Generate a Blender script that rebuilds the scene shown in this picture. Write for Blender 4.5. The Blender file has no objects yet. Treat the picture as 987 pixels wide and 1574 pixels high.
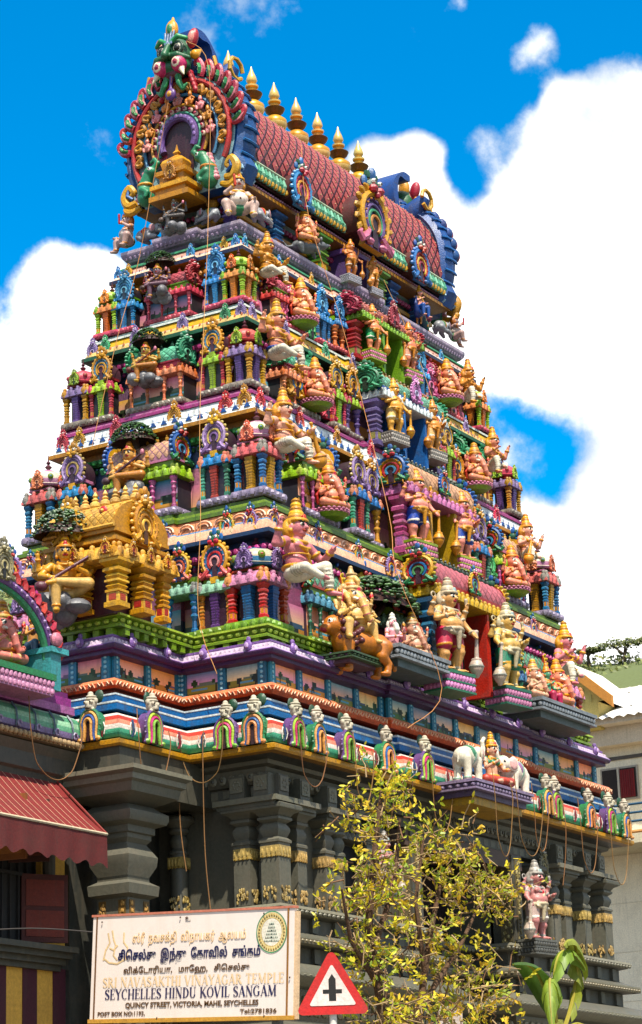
import bpy, math, random
import numpy as np
from mathutils import Vector, Matrix
S = bpy.context.scene
COL = S.collection
R_ = math.radians
PI = math.pi
random.seed(7)
rng = np.random.default_rng(7)

# ---------------------------------------------------------------- camera, sky, sun, exposure
CP = np.array([-22.3161339, -13.65490515, 1.6])
CF = np.array([0.81923377, 0.49578502, 0.28818962])
CR = np.array([0.52600483, -0.84983065, -0.03326843])
CU = np.array([-0.22841838, -0.17884375, 0.95699528])
FPX = 3653.134
cam = bpy.data.cameras.new('camera'); camo = bpy.data.objects.new('camera', cam); COL.objects.link(camo)
M = Matrix(((CR[0], CU[0], -CF[0], CP[0]), (CR[1], CU[1], -CF[1], CP[1]), (CR[2], CU[2], -CF[2], CP[2]), (0, 0, 0, 1)))
camo.matrix_world = M
cam.sensor_fit = 'HORIZONTAL'; cam.sensor_width = 36.0; cam.lens = FPX / 987.0 * 36.0
cam.clip_start = 0.1; cam.clip_end = 5000
S.camera = camo

SUN_EL, SUN_AZ = 60.0, (-0.70, -0.71)      # elevation, horizontal direction towards the sun
sl = math.hypot(*SUN_AZ); sx, sy = SUN_AZ[0] / sl, SUN_AZ[1] / sl
sdir = Vector((sx * math.cos(R_(SUN_EL)), sy * math.cos(R_(SUN_EL)), math.sin(R_(SUN_EL))))
sun = bpy.data.lights.new('sun', 'SUN'); sun.energy = 5.0; sun.angle = R_(0.55); sun.color = (1.0, 0.93, 0.80)
suno = bpy.data.objects.new('sun', sun); COL.objects.link(suno)
suno.rotation_euler = (-sdir).to_track_quat('-Z', 'Y').to_euler()
S.view_settings.view_transform = 'Standard'; S.view_settings.look = 'None'
S.view_settings.exposure = 0.86; S.view_settings.gamma = 1.0; S.view_settings.use_curve_mapping = False

def pxdir(px, py):
    v = CF * FPX + CR * (px - 493.5) - CU * (py - 787.0)
    return v / np.linalg.norm(v)

W = bpy.data.worlds.new('World'); S.world = W; W.use_nodes = True
nt = W.node_tree; nt.nodes.clear()
def N(t, typ, **kw):
    n = t.nodes.new(typ)
    for k, v in kw.items(): setattr(n, k, v)
    return n
def math_node(t, op, a, b=None, clamp=False):
    n = N(t, 'ShaderNodeMath', operation=op); n.use_clamp = clamp
    for i, v in enumerate((a, b)):
        if v is None: continue
        if isinstance(v, (int, float)): n.inputs[i].default_value = v
        else: t.links.new(v, n.inputs[i])
    return n.outputs[0]
sky = N(nt, 'ShaderNodeTexSky', sky_type='NISHITA'); sky.sun_disc = False
sky.sun_elevation = R_(SUN_EL); sky.sun_rotation = math.atan2(sx, sy)
sky.air_density = 1.0; sky.dust_density = 0.15; sky.ozone_density = 3.0
hs = N(nt, 'ShaderNodeHueSaturation'); hs.inputs['Hue'].default_value = 0.493; hs.inputs['Saturation'].default_value = 1.6; hs.inputs['Value'].default_value = 1.9
nt.links.new(sky.outputs[0], hs.inputs['Color'])
tc = N(nt, 'ShaderNodeTexCoord')
nrm = N(nt, 'ShaderNodeVectorMath', operation='NORMALIZE'); nt.links.new(tc.outputs['Generated'], nrm.inputs[0])
D = nrm.outputs[0]
def noise(scale, detail, rough=0.55, vec=None, dist=0.0):
    n = N(nt, 'ShaderNodeTexNoise'); n.inputs['Scale'].default_value = scale; n.inputs['Detail'].default_value = detail
    n.inputs['Roughness'].default_value = rough; n.inputs['Distortion'].default_value = dist
    nt.links.new(vec if vec is not None else D, n.inputs['Vector']); return n
n1 = noise(24, 8, 0.58); n2 = noise(9, 3, 0.5); n3 = noise(70, 5, 0.6)
BL = [(620, 268, 70, 1), (566, 262, 52, 1), (665, 325, 50, 1), (640, 245, 45, 1), (815, 335, 85, 1), (865, 250, 95, 1), (930, 215, 118, 1), (985, 230, 130, 1), (870, 150, 40, .9),
      (880, 400, 160, 1), (760, 450, 135, 1), (960, 450, 160, 1), (950, 585, 120, 1), (700, 470, 110, 1), (840, 560, 75, .8), (745, 560, 65, .7),
      (985, 760, 110, 1), (900, 870, 140, 1), (800, 880, 110, 1), (960, 960, 130, 1), (1080, 700, 170, 1), (1120, 330, 200, 1),
      (815, 705, 45, .35), (770, 700, 40, .3), (812, 55, 46, .30), (800, 100, 40, .30), (845, 70, 38, .26), (742, 200, 45, .36), (738, 240, 40, .30), (708, 2, 34, .40),
      (120, 432, 66, .9), (165, 425, 50, .8), (62, 425, 60, .7), (90, 560, 120, 1), (60, 680, 140, 1), (10, 780, 130, 1), (160, 600, 120, 1), (15, 600, 70, .8), (-120, 560, 160, .9), (-200, 800, 200, 1), (300, 620, 160, 1), (500, 900, 300, 1)]
cur = None
for (px, py, rad, amp) in BL:
    d = pxdir(px, py)
    dn = N(nt, 'ShaderNodeVectorMath', operation='DISTANCE'); dn.inputs[1].default_value = d; nt.links.new(D, dn.inputs[0])
    v = math_node(nt, 'MULTIPLY', dn.outputs['Value'], FPX / (rad * 1.34)); v = math_node(nt, 'MULTIPLY', v, v)
    v = math_node(nt, 'SUBTRACT', 1.0, v, True); v = math_node(nt, 'MULTIPLY', math_node(nt, 'MULTIPLY', v, v), amp)
    cur = v if cur is None else math_node(nt, 'ADD', cur, v)
cur = math_node(nt, 'SUBTRACT', math_node(nt, 'MINIMUM', cur, 1.2), 0.36)
# unseen clouds added outside the view to whiten the fill light
dv = N(nt, 'ShaderNodeVectorMath', operation='DOT_PRODUCT'); dv.inputs[1].default_value = CF; nt.links.new(D, dv.inputs[0])
aw_ = N(nt, 'ShaderNodeMapRange', interpolation_type='SMOOTHSTEP'); aw_.inputs['From Min'].default_value = 0.972; aw_.inputs['From Max'].default_value = 0.90; nt.links.new(dv.outputs['Value'], aw_.inputs['Value']); away = aw_.outputs[0]
field = math_node(nt, 'MULTIPLY', math_node(nt, 'SUBTRACT', N(nt, 'ShaderNodeTexNoise').outputs[0], 0.46), away)
fn = field.node.inputs[0].links[0].from_node.inputs[0].links[0].from_node
fn.inputs['Scale'].default_value = 2.6; fn.inputs['Detail'].default_value = 5; nt.links.new(D, fn.inputs['Vector'])
base = math_node(nt, 'ADD', cur, math_node(nt, 'MULTIPLY', math_node(nt, 'ADD', field, math_node(nt, 'MULTIPLY', away, 0.50)), 1.0))
q = math_node(nt, 'ADD', base, math_node(nt, 'MULTIPLY', math_node(nt, 'SUBTRACT', n1.outputs[0], 0.5), 1.5))
q = math_node(nt, 'ADD', q, math_node(nt, 'MULTIPLY', math_node(nt, 'SUBTRACT', n3.outputs[0], 0.5), 0.55))
mr = N(nt, 'ShaderNodeMapRange', interpolation_type='SMOOTHSTEP')
mr.inputs['From Min'].default_value = -0.12; mr.inputs['From Max'].default_value = 0.36
nt.links.new(q, mr.inputs['Value'])
cr = N(nt, 'ShaderNodeMapRange'); cr.inputs['From Min'].default_value = -0.1; cr.inputs['From Max'].default_value = 0.62
q2 = math_node(nt, 'ADD', q, math_node(nt, 'MULTIPLY', math_node(nt, 'SUBTRACT', n2.outputs[0], 0.56), 3.2)); nt.links.new(q2, cr.inputs['Value'])
cm = N(nt, 'ShaderNodeMix', data_type='RGBA'); cm.inputs['A'].default_value = (6.3, 7.1, 8.2, 1); cm.inputs['B'].default_value = (13.5, 13.4, 13.2, 1)
nt.links.new(cr.outputs[0], cm.inputs['Factor'])
mx = N(nt, 'ShaderNodeMix', data_type='RGBA')
nt.links.new(mr.outputs[0], mx.inputs['Factor']); nt.links.new(hs.outputs[0], mx.inputs['A']); nt.links.new(cm.outputs['Result'], mx.inputs['B'])
bg = N(nt, 'ShaderNodeBackground'); bg.inputs['Strength'].default_value = 0.068
wo = N(nt, 'ShaderNodeOutputWorld'); nt.links.new(mx.outputs['Result'], bg.inputs['Color']); nt.links.new(bg.outputs[0], wo.inputs[0])

# ---------------------------------------------------------------- materials
def hx(h):
    h = h.lstrip('#'); v = [int(h[i:i + 2], 16) / 255 for i in (0, 2, 4)]
    return tuple((c / 12.92 if c <= 0.04045 else ((c + 0.055) / 1.055) ** 2.68) for c in v)
def paint_mat(name, rough=0.5, grime=0.35, scale=6.0, metal=0.0, bump=0.15, grime_col=(0.045, 0.036, 0.028), bscale=60, vari=0.28, carve=0.0, satur=1.0):
    m = bpy.data.materials.new(name); m.use_nodes = True; t = m.node_tree
    b = t.nodes['Principled BSDF']
    at = N(t, 'ShaderNodeAttribute', attribute_name='Col')
    geo = N(t, 'ShaderNodeNewGeometry')
    a = N(t, 'ShaderNodeTexNoise'); a.inputs['Scale'].default_value = scale; a.inputs['Detail'].default_value = 8; a.inputs['Roughness'].default_value = 0.65
    t.links.new(geo.outputs['Position'], a.inputs['Vector'])
    mp = N(t, 'ShaderNodeMapRange'); mp.inputs['From Min'].default_value = 0.5; mp.inputs['From Max'].default_value = 0.78; mp.inputs['To Max'].default_value = grime
    t.links.new(a.outputs[0], mp.inputs['Value'])
    # rain streaks: noise stretched along the vertical
    mpg = N(t, 'ShaderNodeMapping'); mpg.inputs['Scale'].default_value = (9, 9, 0.9); t.links.new(geo.outputs['Position'], mpg.inputs['Vector'])
    st = N(t, 'ShaderNodeTexNoise'); st.inputs['Scale'].default_value = 1.6; st.inputs['Detail'].default_value = 6; t.links.new(mpg.outputs[0], st.inputs['Vector'])
    mp2 = N(t, 'ShaderNodeMapRange'); mp2.inputs['From Min'].default_value = 0.52; mp2.inputs['From Max'].default_value = 0.75; mp2.inputs['To Max'].default_value = grime * 0.8
    t.links.new(st.outputs[0], mp2.inputs['Value'])
    mxv = math_node(t, 'MAXIMUM', mp.outputs[0], mp2.outputs[0])
    mix = N(t, 'ShaderNodeMix', data_type='RGBA'); mix.inputs['B'].default_value = (*grime_col, 1)
    oi = N(t, 'ShaderNodeObjectInfo'); hv = N(t, 'ShaderNodeHueSaturation'); t.links.new(at.outputs['Color'], hv.inputs['Color'])
    br = N(t, 'ShaderNodeTexNoise'); br.inputs['Scale'].default_value = 34; br.inputs['Detail'].default_value = 4; br.inputs['Roughness'].default_value = 0.7; t.links.new(geo.outputs['Position'], br.inputs['Vector'])
    vr = N(t, 'ShaderNodeMapRange'); vr.inputs['From Min'].default_value = 0.25; vr.inputs['From Max'].default_value = 0.75; vr.inputs['To Min'].default_value = 1 - vari; vr.inputs['To Max'].default_value = 1 + vari * 0.6; t.links.new(br.outputs[0], vr.inputs['Value'])
    ov = N(t, 'ShaderNodeMapRange'); ov.inputs['To Min'].default_value = 0.84; ov.inputs['To Max'].default_value = 1.10; t.links.new(oi.outputs['Random'], ov.inputs['Value'])
    t.links.new(math_node(t, 'MULTIPLY', vr.outputs[0], ov.outputs[0]), hv.inputs['Value'])
    oh = N(t, 'ShaderNodeMapRange'); oh.inputs['To Min'].default_value = 0.488; oh.inputs['To Max'].default_value = 0.512; t.links.new(math_node(t, 'FRACT', math_node(t, 'MULTIPLY', oi.outputs['Random'], 7.3)), oh.inputs['Value']); t.links.new(oh.outputs[0], hv.inputs['Hue'])
    t.links.new(mxv, mix.inputs['Factor']); t.links.new(hv.outputs['Color'], mix.inputs['A'])
    t.links.new(mix.outputs['Result'], b.inputs['Base Color'])
    b.inputs['Metallic'].default_value = metal
    rr = N(t, 'ShaderNodeMapRange'); rr.inputs['To Min'].default_value = rough - 0.12; rr.inputs['To Max'].default_value = rough + 0.25
    t.links.new(a.outputs[0], rr.inputs['Value']); t.links.new(rr.outputs[0], b.inputs['Roughness'])
    if carve > 0:   # small hand-painted and carved ornament: rosette cells with a darker line round each
        vo = N(t, 'ShaderNodeTexVoronoi', feature='DISTANCE_TO_EDGE'); vo.inputs['Scale'].default_value = 27; vo.inputs['Randomness'].default_value = 0.9; t.links.new(geo.outputs['Position'], vo.inputs['Vector'])
        ve = N(t, 'ShaderNodeMapRange', interpolation_type='SMOOTHSTEP'); ve.inputs['From Min'].default_value = 0.02; ve.inputs['From Max'].default_value = 0.16; ve.inputs['To Min'].default_value = 1 - carve; ve.inputs['To Max'].default_value = 1 + carve * 0.25; t.links.new(vo.outputs['Distance'], ve.inputs['Value'])
        hv.inputs['Value'].links[0].from_node.inputs[0].default_value = 1.0
        t.links.new(math_node(t, 'MULTIPLY', hv.inputs['Value'].links[0].from_socket, ve.outputs[0]), hv.inputs['Value'])
    hv.inputs['Saturation'].default_value = satur
    if bump > 0:
        bn = N(t, 'ShaderNodeTexNoise'); bn.inputs['Scale'].default_value = bscale; bn.inputs['Detail'].default_value = 4
        t.links.new(geo.outputs['Position'], bn.inputs['Vector'])
        bp = N(t, 'ShaderNodeBump'); bp.inputs['Strength'].default_value = bump; bp.inputs['Distance'].default_value = 0.02
        hsrc = bn.outputs[0]
        if carve > 0: hsrc = math_node(t, 'ADD', math_node(t, 'MULTIPLY', ve.outputs[0], 1.6), math_node(t, 'MULTIPLY', bn.outputs[0], 0.7))
        t.links.new(hsrc, bp.inputs['Height']); t.links.new(bp.outputs[0], b.inputs['Normal'])
    return m
M_PAINT = paint_mat('painted_plaster', 0.42, 0.62, bump=0.18, carve=0.15, satur=1.04)
M_PANEL = paint_mat('painted_scene', 0.5, 0.35, bump=0.05, vari=0.12)
M_STATUE = paint_mat('painted_stucco', 0.38, 0.42, 9.0, bump=0.22, bscale=90, carve=0.05, satur=1.06)
M_STONE = paint_mat('grey_stone_paint', 0.5, 0.5, 3.0, bump=0.10, grime_col=(0.13, 0.10, 0.065), bscale=26)
M_GOLD = paint_mat('polished_brass', 0.27, 0.2, 8.0, metal=0.3, bump=0.03)
M_MATTE = paint_mat('weathered_matt', 0.75, 0.3, 2.0, bump=0.15)
M_SIGN = paint_mat('sign_paint', 0.4, 0.16, 5.0, bump=0.02, vari=0.04, grime_col=(0.35, 0.25, 0.15))
M_LEAF = paint_mat('leaf', 0.45, 0.1, 5.0, bump=0.0, vari=0.12)
M_BARK = paint_mat('bark', 0.85, 0.5, 14.0, bump=0.5)
# leaves let some light through
_t = M_LEAF.node_tree; _b = _t.nodes['Principled BSDF']
_tr = N(_t, 'ShaderNodeBsdfTranslucent'); _mix = N(_t, 'ShaderNodeMixShader'); _mix.inputs[0].default_value = 0.35
_c = _b.inputs['Base Color'].links[0].from_socket
_t.links.new(_c, _tr.inputs['Color']); _t.links.new(_b.outputs[0], _mix.inputs[1]); _t.links.new(_tr.outputs[0], _mix.inputs[2])
_t.links.new(_mix.outputs[0], _t.nodes['Material Output'].inputs[0])

# ---------------------------------------------------------------- mesh helpers
def link_mesh(name, V, F, C, mat, parent=None, loc=None, rz=0.0, sharp=35, scale=None):
    me = bpy.data.meshes.new(name)
    V = np.asarray(V, dtype=np.float32).reshape(-1, 3)
    lens = np.array([len(f) for f in F], dtype=np.int32)
    idx = np.fromiter((i for f in F for i in f), dtype=np.int32, count=int(lens.sum()))
    return finish_mesh(me, name, V, lens, idx, np.asarray(C, dtype=np.float32).reshape(-1, 3), mat, parent, loc, rz, sharp, scale)
def finish_mesh(me, name, V, lens, idx, fc, mat, parent, loc, rz, sharp, scale=None):
    me.vertices.add(len(V)); me.vertices.foreach_set('co', V.ravel())
    me.loops.add(len(idx)); me.loops.foreach_set('vertex_index', idx)
    st = np.zeros(len(lens), dtype=np.int32); st[1:] = np.cumsum(lens)[:-1]
    me.polygons.add(len(lens)); me.polygons.foreach_set('loop_start', st)
    me.update(calc_edges=True); me.validate(clean_customdata=False)
    at = me.color_attributes.new('Col', 'FLOAT_COLOR', 'CORNER')
    if len(me.loops) == len(idx):
        c4 = np.ones((len(idx), 4), dtype=np.float32); c4[:, :3] = np.repeat(fc, lens, axis=0)
        at.data.foreach_set('color', c4.ravel())
    me.materials.append(mat)
    me.polygons.foreach_set('use_smooth', np.ones(len(me.polygons), dtype=bool))
    if sharp is not None: me.set_sharp_from_angle(angle=R_(sharp))
    return link_obj(name, me, parent, loc, rz, scale)
def link_obj(name, data, parent=None, loc=None, rz=0.0, scale=None):
    o = bpy.data.objects.new(name, data); COL.objects.link(o)
    if parent is not None: o.parent = parent
    if loc is not None: o.location = loc
    o.rotation_euler = (0, 0, rz)
    if scale is not None: o.scale = (scale,) * 3 if isinstance(scale, (int, float)) else scale
    return o
def empty(name, loc=(0, 0, 0), rz=0.0, parent=None, scale=None):
    o = link_obj(name, None, parent, loc, rz, scale); o.empty_display_size = 0.1; return o
def tag(o, label=None, cat=None, group=None, kind=None):
    if label: o['label'] = label
    if cat: o['category'] = cat
    if group: o['group'] = group
    if kind: o['kind'] = kind
    return o
def copy_tree(o, parent=None):
    c = o.copy(); COL.objects.link(c); c.parent = parent
    for ch in list(o.children): copy_tree(ch, c)
    return c

class MB:
    def __init__(s): s.V = []; s.F = []; s.C = []
    def add(s, vs, fs, col):
        b = len(s.V); s.V.extend(vs)
        if fs and isinstance(col, list):
            for f, c in zip(fs, col): s.F.append([i + b for i in f]); s.C.append(c)
        else:
            for f in fs: s.F.append([i + b for i in f]); s.C.append(col)
    def merge(s, o, xf=None):
        vs = o.V if xf is None else [xf(v) for v in o.V]
        b = len(s.V); s.V.extend(vs)
        for f, c in zip(o.F, o.C): s.F.append([i + b for i in f]); s.C.append(c)
    def box(s, c, h, col, taper=1.0, top=None):
        x, y, z = c; a, b, d = h; t = taper
        v = [(x - a, y - b, z - d), (x + a, y - b, z - d), (x + a, y + b, z - d), (x - a, y + b, z - d),
             (x - a * t, y - b * t, z + d), (x + a * t, y - b * t, z + d), (x + a * t, y + b * t, z + d), (x - a * t, y + b * t, z + d)]
        f = [(3, 2, 1, 0), (4, 5, 6, 7), (0, 1, 5, 4), (1, 2, 6, 5), (2, 3, 7, 6), (3, 0, 4, 7)]
        s.add(v, f, col if top is None else [col, top, col, col, col, col])
    def b2(s, x0, x1, y0, y1, z0, z1, col):
        s.box(((x0 + x1) / 2, (y0 + y1) / 2, (z0 + z1) / 2), (abs(x1 - x0) / 2, abs(y1 - y0) / 2, abs(z1 - z0) / 2), col)
    def lathe(s, prof, n=8, c=(0, 0, 0), rot=0.0, sx=1.0, sy=1.0, cap=True):
        # prof: list of (r, z, colour of the segment that starts here)
        vs = []; fs = []; cs = []
        for (r, z, _) in prof:
            for k in range(n):
                a = rot + 2 * PI * k / n
                vs.append((c[0] + sx * r * math.cos(a), c[1] + sy * r * math.sin(a), c[2] + z))
        for i in range(len(prof) - 1):
            for k in range(n):
                k2 = (k + 1) % n
                fs.append((i * n + k, i * n + k2, (i + 1) * n + k2, (i + 1) * n + k)); cs.append(prof[i][2])
        if cap:
            fs.append(tuple(range(n - 1, -1, -1))); cs.append(prof[0][2])
            m = (len(prof) - 1) * n; fs.append(tuple(m + k for k in range(n))); cs.append(prof[-1][2])
        s.add(vs, fs, cs)
    def sq(s, prof, c=(0, 0, 0), sx=1.0, sy=1.0):   # square section; r is the half side
        s.lathe([(r * math.sqrt(2), z, k) for r, z, k in prof], 4, c, PI / 4, sx, sy)
    def ell(s, c, r, col, nu=8, nv=5):
        if isinstance(r, (int, float)): r = (r, r, r)
        vs = [(c[0], c[1], c[2] - r[2])]; fs = []
        for j in range(1, nv):
            p = -PI / 2 + PI * j / nv
            for i in range(nu):
                a = 2 * PI * i / nu
                vs.append((c[0] + r[0] * math.cos(p) * math.cos(a), c[1] + r[1] * math.cos(p) * math.sin(a), c[2] + r[2] * math.sin(p)))
        vs.append((c[0], c[1], c[2] + r[2])); L = len(vs) - 1
        for i in range(nu):
            i2 = (i + 1) % nu
            fs.append((0, 1 + i2, 1 + i)); fs.append((L, L - nu + i, L - nu + i2))
            for j in range(nv - 2):
                a = 1 + j * nu; fs.append((a + i, a + i2, a + nu + i2, a + nu + i))
        s.add(vs, fs, col)
    def stube(s, pts, r, col, n=6, k=4, flat=1.0): s.tube(smooth(pts, k), smooth_r(r, k) if isinstance(r, (list, tuple)) else r, col, n, False, flat)
    def tube(s, pts, r, col, n=6, closed=False, flat=1.0):
        P = [Vector(p) for p in pts]; m = len(P); vs = []; fs = []
        up = None
        for i in range(m):
            a = P[(i - 1) % m] if (closed or i > 0) else P[i]; b = P[(i + 1) % m] if (closed or i < m - 1) else P[i]
            t = (b - a); t = t.normalized() if t.length > 1e-9 else Vector((0, 0, 1))
            if up is None: up = Vector((0, 1, 0)) if abs(t.y) < 0.9 else Vector((1, 0, 0))
            u = (up - t * up.dot(t)); u = u.normalized() if u.length > 1e-6 else t.orthogonal().normalized(); up = u
            w = t.cross(u)
            rr = r[i] if isinstance(r, (list, tuple)) else r
            for k in range(n):
                q = 2 * PI * k / n
                p = P[i] + u * (rr * flat * math.cos(q)) + w * (rr * math.sin(q)); vs.append((p.x, p.y, p.z))
        for i in range(m if closed else m - 1):
            j = (i + 1) % m
            for k in range(n):
                k2 = (k + 1) % n; fs.append((i * n + k, j * n + k, j * n + k2, i * n + k2)[::-1])
        if not closed:
            fs.append(tuple(range(n))); fs.append(tuple((m - 1) * n + k for k in range(n - 1, -1, -1)))
        s.add(vs, fs, col)
    def prism(s, poly, y0, y1, col, side=None):
        # poly in (x, z); extruded along y from y0 (front, smaller y) to y1
        n = len(poly); vs = [(x, y0, z) for x, z in poly] + [(x, y1, z) for x, z in poly]
        A = sum(poly[i][0] * poly[(i + 1) % n][1] - poly[(i + 1) % n][0] * poly[i][1] for i in range(n))
        o = 1 if A > 0 else -1
        fs = [tuple(range(n))[::o], tuple(range(n, 2 * n))[::-o]]; cs = [col, col]
        for i in range(n):
            j = (i + 1) % n; fs.append((i, n + i, n + j, j)[::o]); cs.append(side if side else col)
        s.add(vs, fs, cs)
    def build(s, name, mat, parent=None, loc=None, rz=0.0, sharp=35, scale=None):
        return link_mesh(name, s.V, s.F, s.C, mat, parent, loc, rz, sharp, scale)
def smooth(pts, k=5):
    P = [Vector(p) for p in pts]; out = []
    for i in range(len(P) - 1):
        a, b, c, d = P[max(i - 1, 0)], P[i], P[i + 1], P[min(i + 2, len(P) - 1)]
        for j in range(k):
            t = j / k; out.append(tuple(.5 * ((2 * b) + (c - a) * t + (2 * a - 5 * b + 4 * c - d) * t * t + (3 * b - a - 3 * c + d) * t ** 3)))
    return out + [tuple(P[-1])]
def smooth_r(r, k=5): return [lerp_(r[i], r[i + 1], j / k) for i in range(len(r) - 1) for j in range(k)] + [r[-1]]
def lerp_(a, b, t): return a + (b - a) * t
def arc(cx, cz, rx, rz, a0, a1, n, y=0.0):
    return [(cx + rx * math.cos(a0 + (a1 - a0) * i / n), y, cz + rz * math.sin(a0 + (a1 - a0) * i / n)) for i in range(n + 1)]
# ---------------------------------------------------------------- sculpted figures: smooth union of limbs, one continuous surface
class Fig:
    def __init__(s): s.P = []; s.R = np.eye(3); s.T = np.zeros(3); s.S = 1.0; s.m = 1.0; s.st = []
    def push(s, loc=(0, 0, 0), rx=0.0, ry=0.0, rz=0.0, sc=1.0):
        s.st.append((s.R, s.T, s.S))
        E = np.array(Matrix.Rotation(R_(rz), 3, 'Z') @ Matrix.Rotation(R_(ry), 3, 'Y') @ Matrix.Rotation(R_(rx), 3, 'X'))
        s.T = s.T + s.S * (s.R @ np.array(loc, float)); s.R = s.R @ E; s.S = s.S * sc; return s
    def pop(s): s.R, s.T, s.S = s.st.pop(); return s
    def _p(s, p): 
        return s.T + s.S * (s.R @ np.array(p, float))
    def cap(s, a, b, ra, rb, col, k=0.012, bias=0.0):
        s.P.append(('c', s._p(a), s._p(b), ra * s.S, rb * s.S, hx(col), k * s.S, bias * s.S)); return s
    def chain(s, pts, rs, col, k=0.012, bias=0.0):
        for i in range(len(pts) - 1): s.cap(pts[i], pts[i + 1], rs[i], rs[i + 1], col, k, bias)
        return s
    def ell(s, c, r, col, k=0.012, bias=0.0, rx=0, ry=0, rz=0):
        if isinstance(r, (int, float)): r = (r, r, r)
        E = np.array(Matrix.Rotation(R_(rz), 3, 'Z') @ Matrix.Rotation(R_(ry), 3, 'Y') @ Matrix.Rotation(R_(rx), 3, 'X'))
        s.P.append(('e', s._p(c), s.R @ E, np.array(r) * s.S, hx(col), k * s.S, bias * s.S)); return s
    def tor(s, c, Rr, r, col, ax=(0, 0, 1), k=0.004, bias=0.002):
        a = s.R @ np.array(ax, float); a /= np.linalg.norm(a)
        s.P.append(('t', s._p(c), a, Rr * s.S, r * s.S, hx(col), k * s.S, bias * s.S)); return s
    def box(s, c, h, r, col, k=0.005, bias=0.0, rx=0, ry=0, rz=0):
        E = np.array(Matrix.Rotation(R_(rz), 3, 'Z') @ Matrix.Rotation(R_(ry), 3, 'Y') @ Matrix.Rotation(R_(rx), 3, 'X'))
        s.P.append(('b', s._p(c), s.R @ E, np.array(h) * s.S, r * s.S, hx(col), k * s.S, bias * s.S)); return s
    @staticmethod
    def dist(p, X):
        t = p[0]
        if t == 'c':
            ab = p[2] - p[1]; L = float(ab @ ab) + 1e-12
            u = np.clip(((X - p[1]) @ ab) / L, 0, 1)
            return np.linalg.norm(X - p[1] - u[..., None] * ab, axis=-1) - (p[3] + (p[4] - p[3]) * u)
        if t == 'e':
            q = (X - p[1]) @ p[2]; r = p[3]
            k0 = np.linalg.norm(q / r, axis=-1); k1 = np.linalg.norm(q / (r * r), axis=-1)
            return k0 * (k0 - 1.0) / np.maximum(k1, 1e-6)
        if t == 't':
            q = X - p[1]; h = q @ p[2]; rad = np.linalg.norm(q - h[..., None] * p[2], axis=-1)
            return np.sqrt((rad - p[3]) ** 2 + h * h) - p[4]
        q = np.abs((X - p[1]) @ p[2]) - p[3] + p[4]
        return np.linalg.norm(np.maximum(q, 0), axis=-1) + np.minimum(q.max(-1), 0) - p[4]
    @staticmethod
    def bounds(p):
        t = p[0]
        if t == 'c':
            r = max(p[3], p[4]); return np.minimum(p[1], p[2]) - r, np.maximum(p[1], p[2]) + r
        if t == 'e':
            e = np.abs(p[2]) @ p[3]; return p[1] - e, p[1] + e
        if t == 't':
            e = (p[3] + p[4]); return p[1] - e, p[1] + e
        e = np.abs(p[2]) @ p[3]; return p[1] - e, p[1] + e
    def mesh(s, name, cells=80, mat=None):
        lo = np.min([s.bounds(p)[0] for p in s.P], axis=0); hi = np.max([s.bounds(p)[1] for p in s.P], axis=0)
        h = float((hi - lo).max()) / cells
        lo = lo - 2.5 * h; n = np.ceil((hi + 2.5 * h - lo) / h).astype(int) + 1
        D = np.full(n, 9.0, dtype=np.float64)
        ax = [lo[i] + h * np.arange(n[i]) for i in range(3)]
        for p in s.P:
            k = p[-2]; m = k + 2.2 * h
            a, b = s.bounds(p)
            i0 = np.maximum(np.floor((a - m - lo) / h).astype(int), 0); i1 = np.minimum(np.ceil((b + m - lo) / h).astype(int) + 1, n)
            sl = tuple(slice(i0[i], i1[i]) for i in range(3))
            X = np.stack(np.meshgrid(*[ax[i][sl[i]] for i in range(3)], indexing='ij'), -1)
            d = s.dist(p, X); o = D[sl]
            if k > 0:
                hh = np.maximum(k - np.abs(o - d), 0) / k
                D[sl] = np.minimum(o, d) - hh * hh * k * 0.25
            else: D[sl] = np.minimum(o, d)
        ins = D < 0
        c = [ins[i:n[0] - 1 + i, j:n[1] - 1 + j, l:n[2] - 1 + l] for i in (0, 1) for j in (0, 1) for l in (0, 1)]
        sm = sum(x.astype(np.int8) for x in c); act = (sm > 0) & (sm < 8)
        cid = np.full(act.shape, -1, dtype=np.int64); ii = np.argwhere(act); cid[act] = np.arange(len(ii))
        acc = np.zeros((len(ii), 3)); cnt = np.zeros(len(ii))
        off = np.array([(i, j, l) for i in (0, 1) for j in (0, 1) for l in (0, 1)])
        dv = [D[ii[:, 0] + o[0], ii[:, 1] + o[1], ii[:, 2] + o[2]] for o in off]
        for a in range(8):
            for b in range(a + 1, 8):
                if np.abs(off[a] - off[b]).sum() != 1: continue
                w = (dv[a] < 0) != (dv[b] < 0)
                t = np.where(w, dv[a] / np.where(np.abs(dv[a] - dv[b]) < 1e-12, 1, dv[a] - dv[b]), 0)
                acc += np.where(w[:, None], off[a] + t[:, None] * (off[b] - off[a]), 0); cnt += w
        V = lo + h * (ii + acc / np.maximum(cnt, 1)[:, None])
        Q = []
        for axx in range(3):
            u, v = [(1, 2), (2, 0), (0, 1)][axx]
            sl0 = [slice(None)] * 3; sl1 = [slice(None)] * 3; sl0[axx] = slice(0, n[axx] - 1); sl1[axx] = slice(1, n[axx])
            A, B = ins[tuple(sl0)], ins[tuple(sl1)]
            e = np.argwhere(A != B)
            e = e[(e[:, u] > 0) & (e[:, v] > 0) & (e[:, u] < n[u] - 1) & (e[:, v] < n[v] - 1)]
            if not len(e): continue
            inn = A[e[:, 0], e[:, 1], e[:, 2]]
            du = np.zeros(3, int); du[u] = 1; dvv = np.zeros(3, int); dvv[v] = 1
            g = lambda x: cid[x[:, 0], x[:, 1], x[:, 2]]
            q = np.stack([g(e - du - dvv), g(e - dvv), g(e), g(e - du)], 1)
            q[~inn] = q[~inn][:, ::-1]; Q.append(q)
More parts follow.
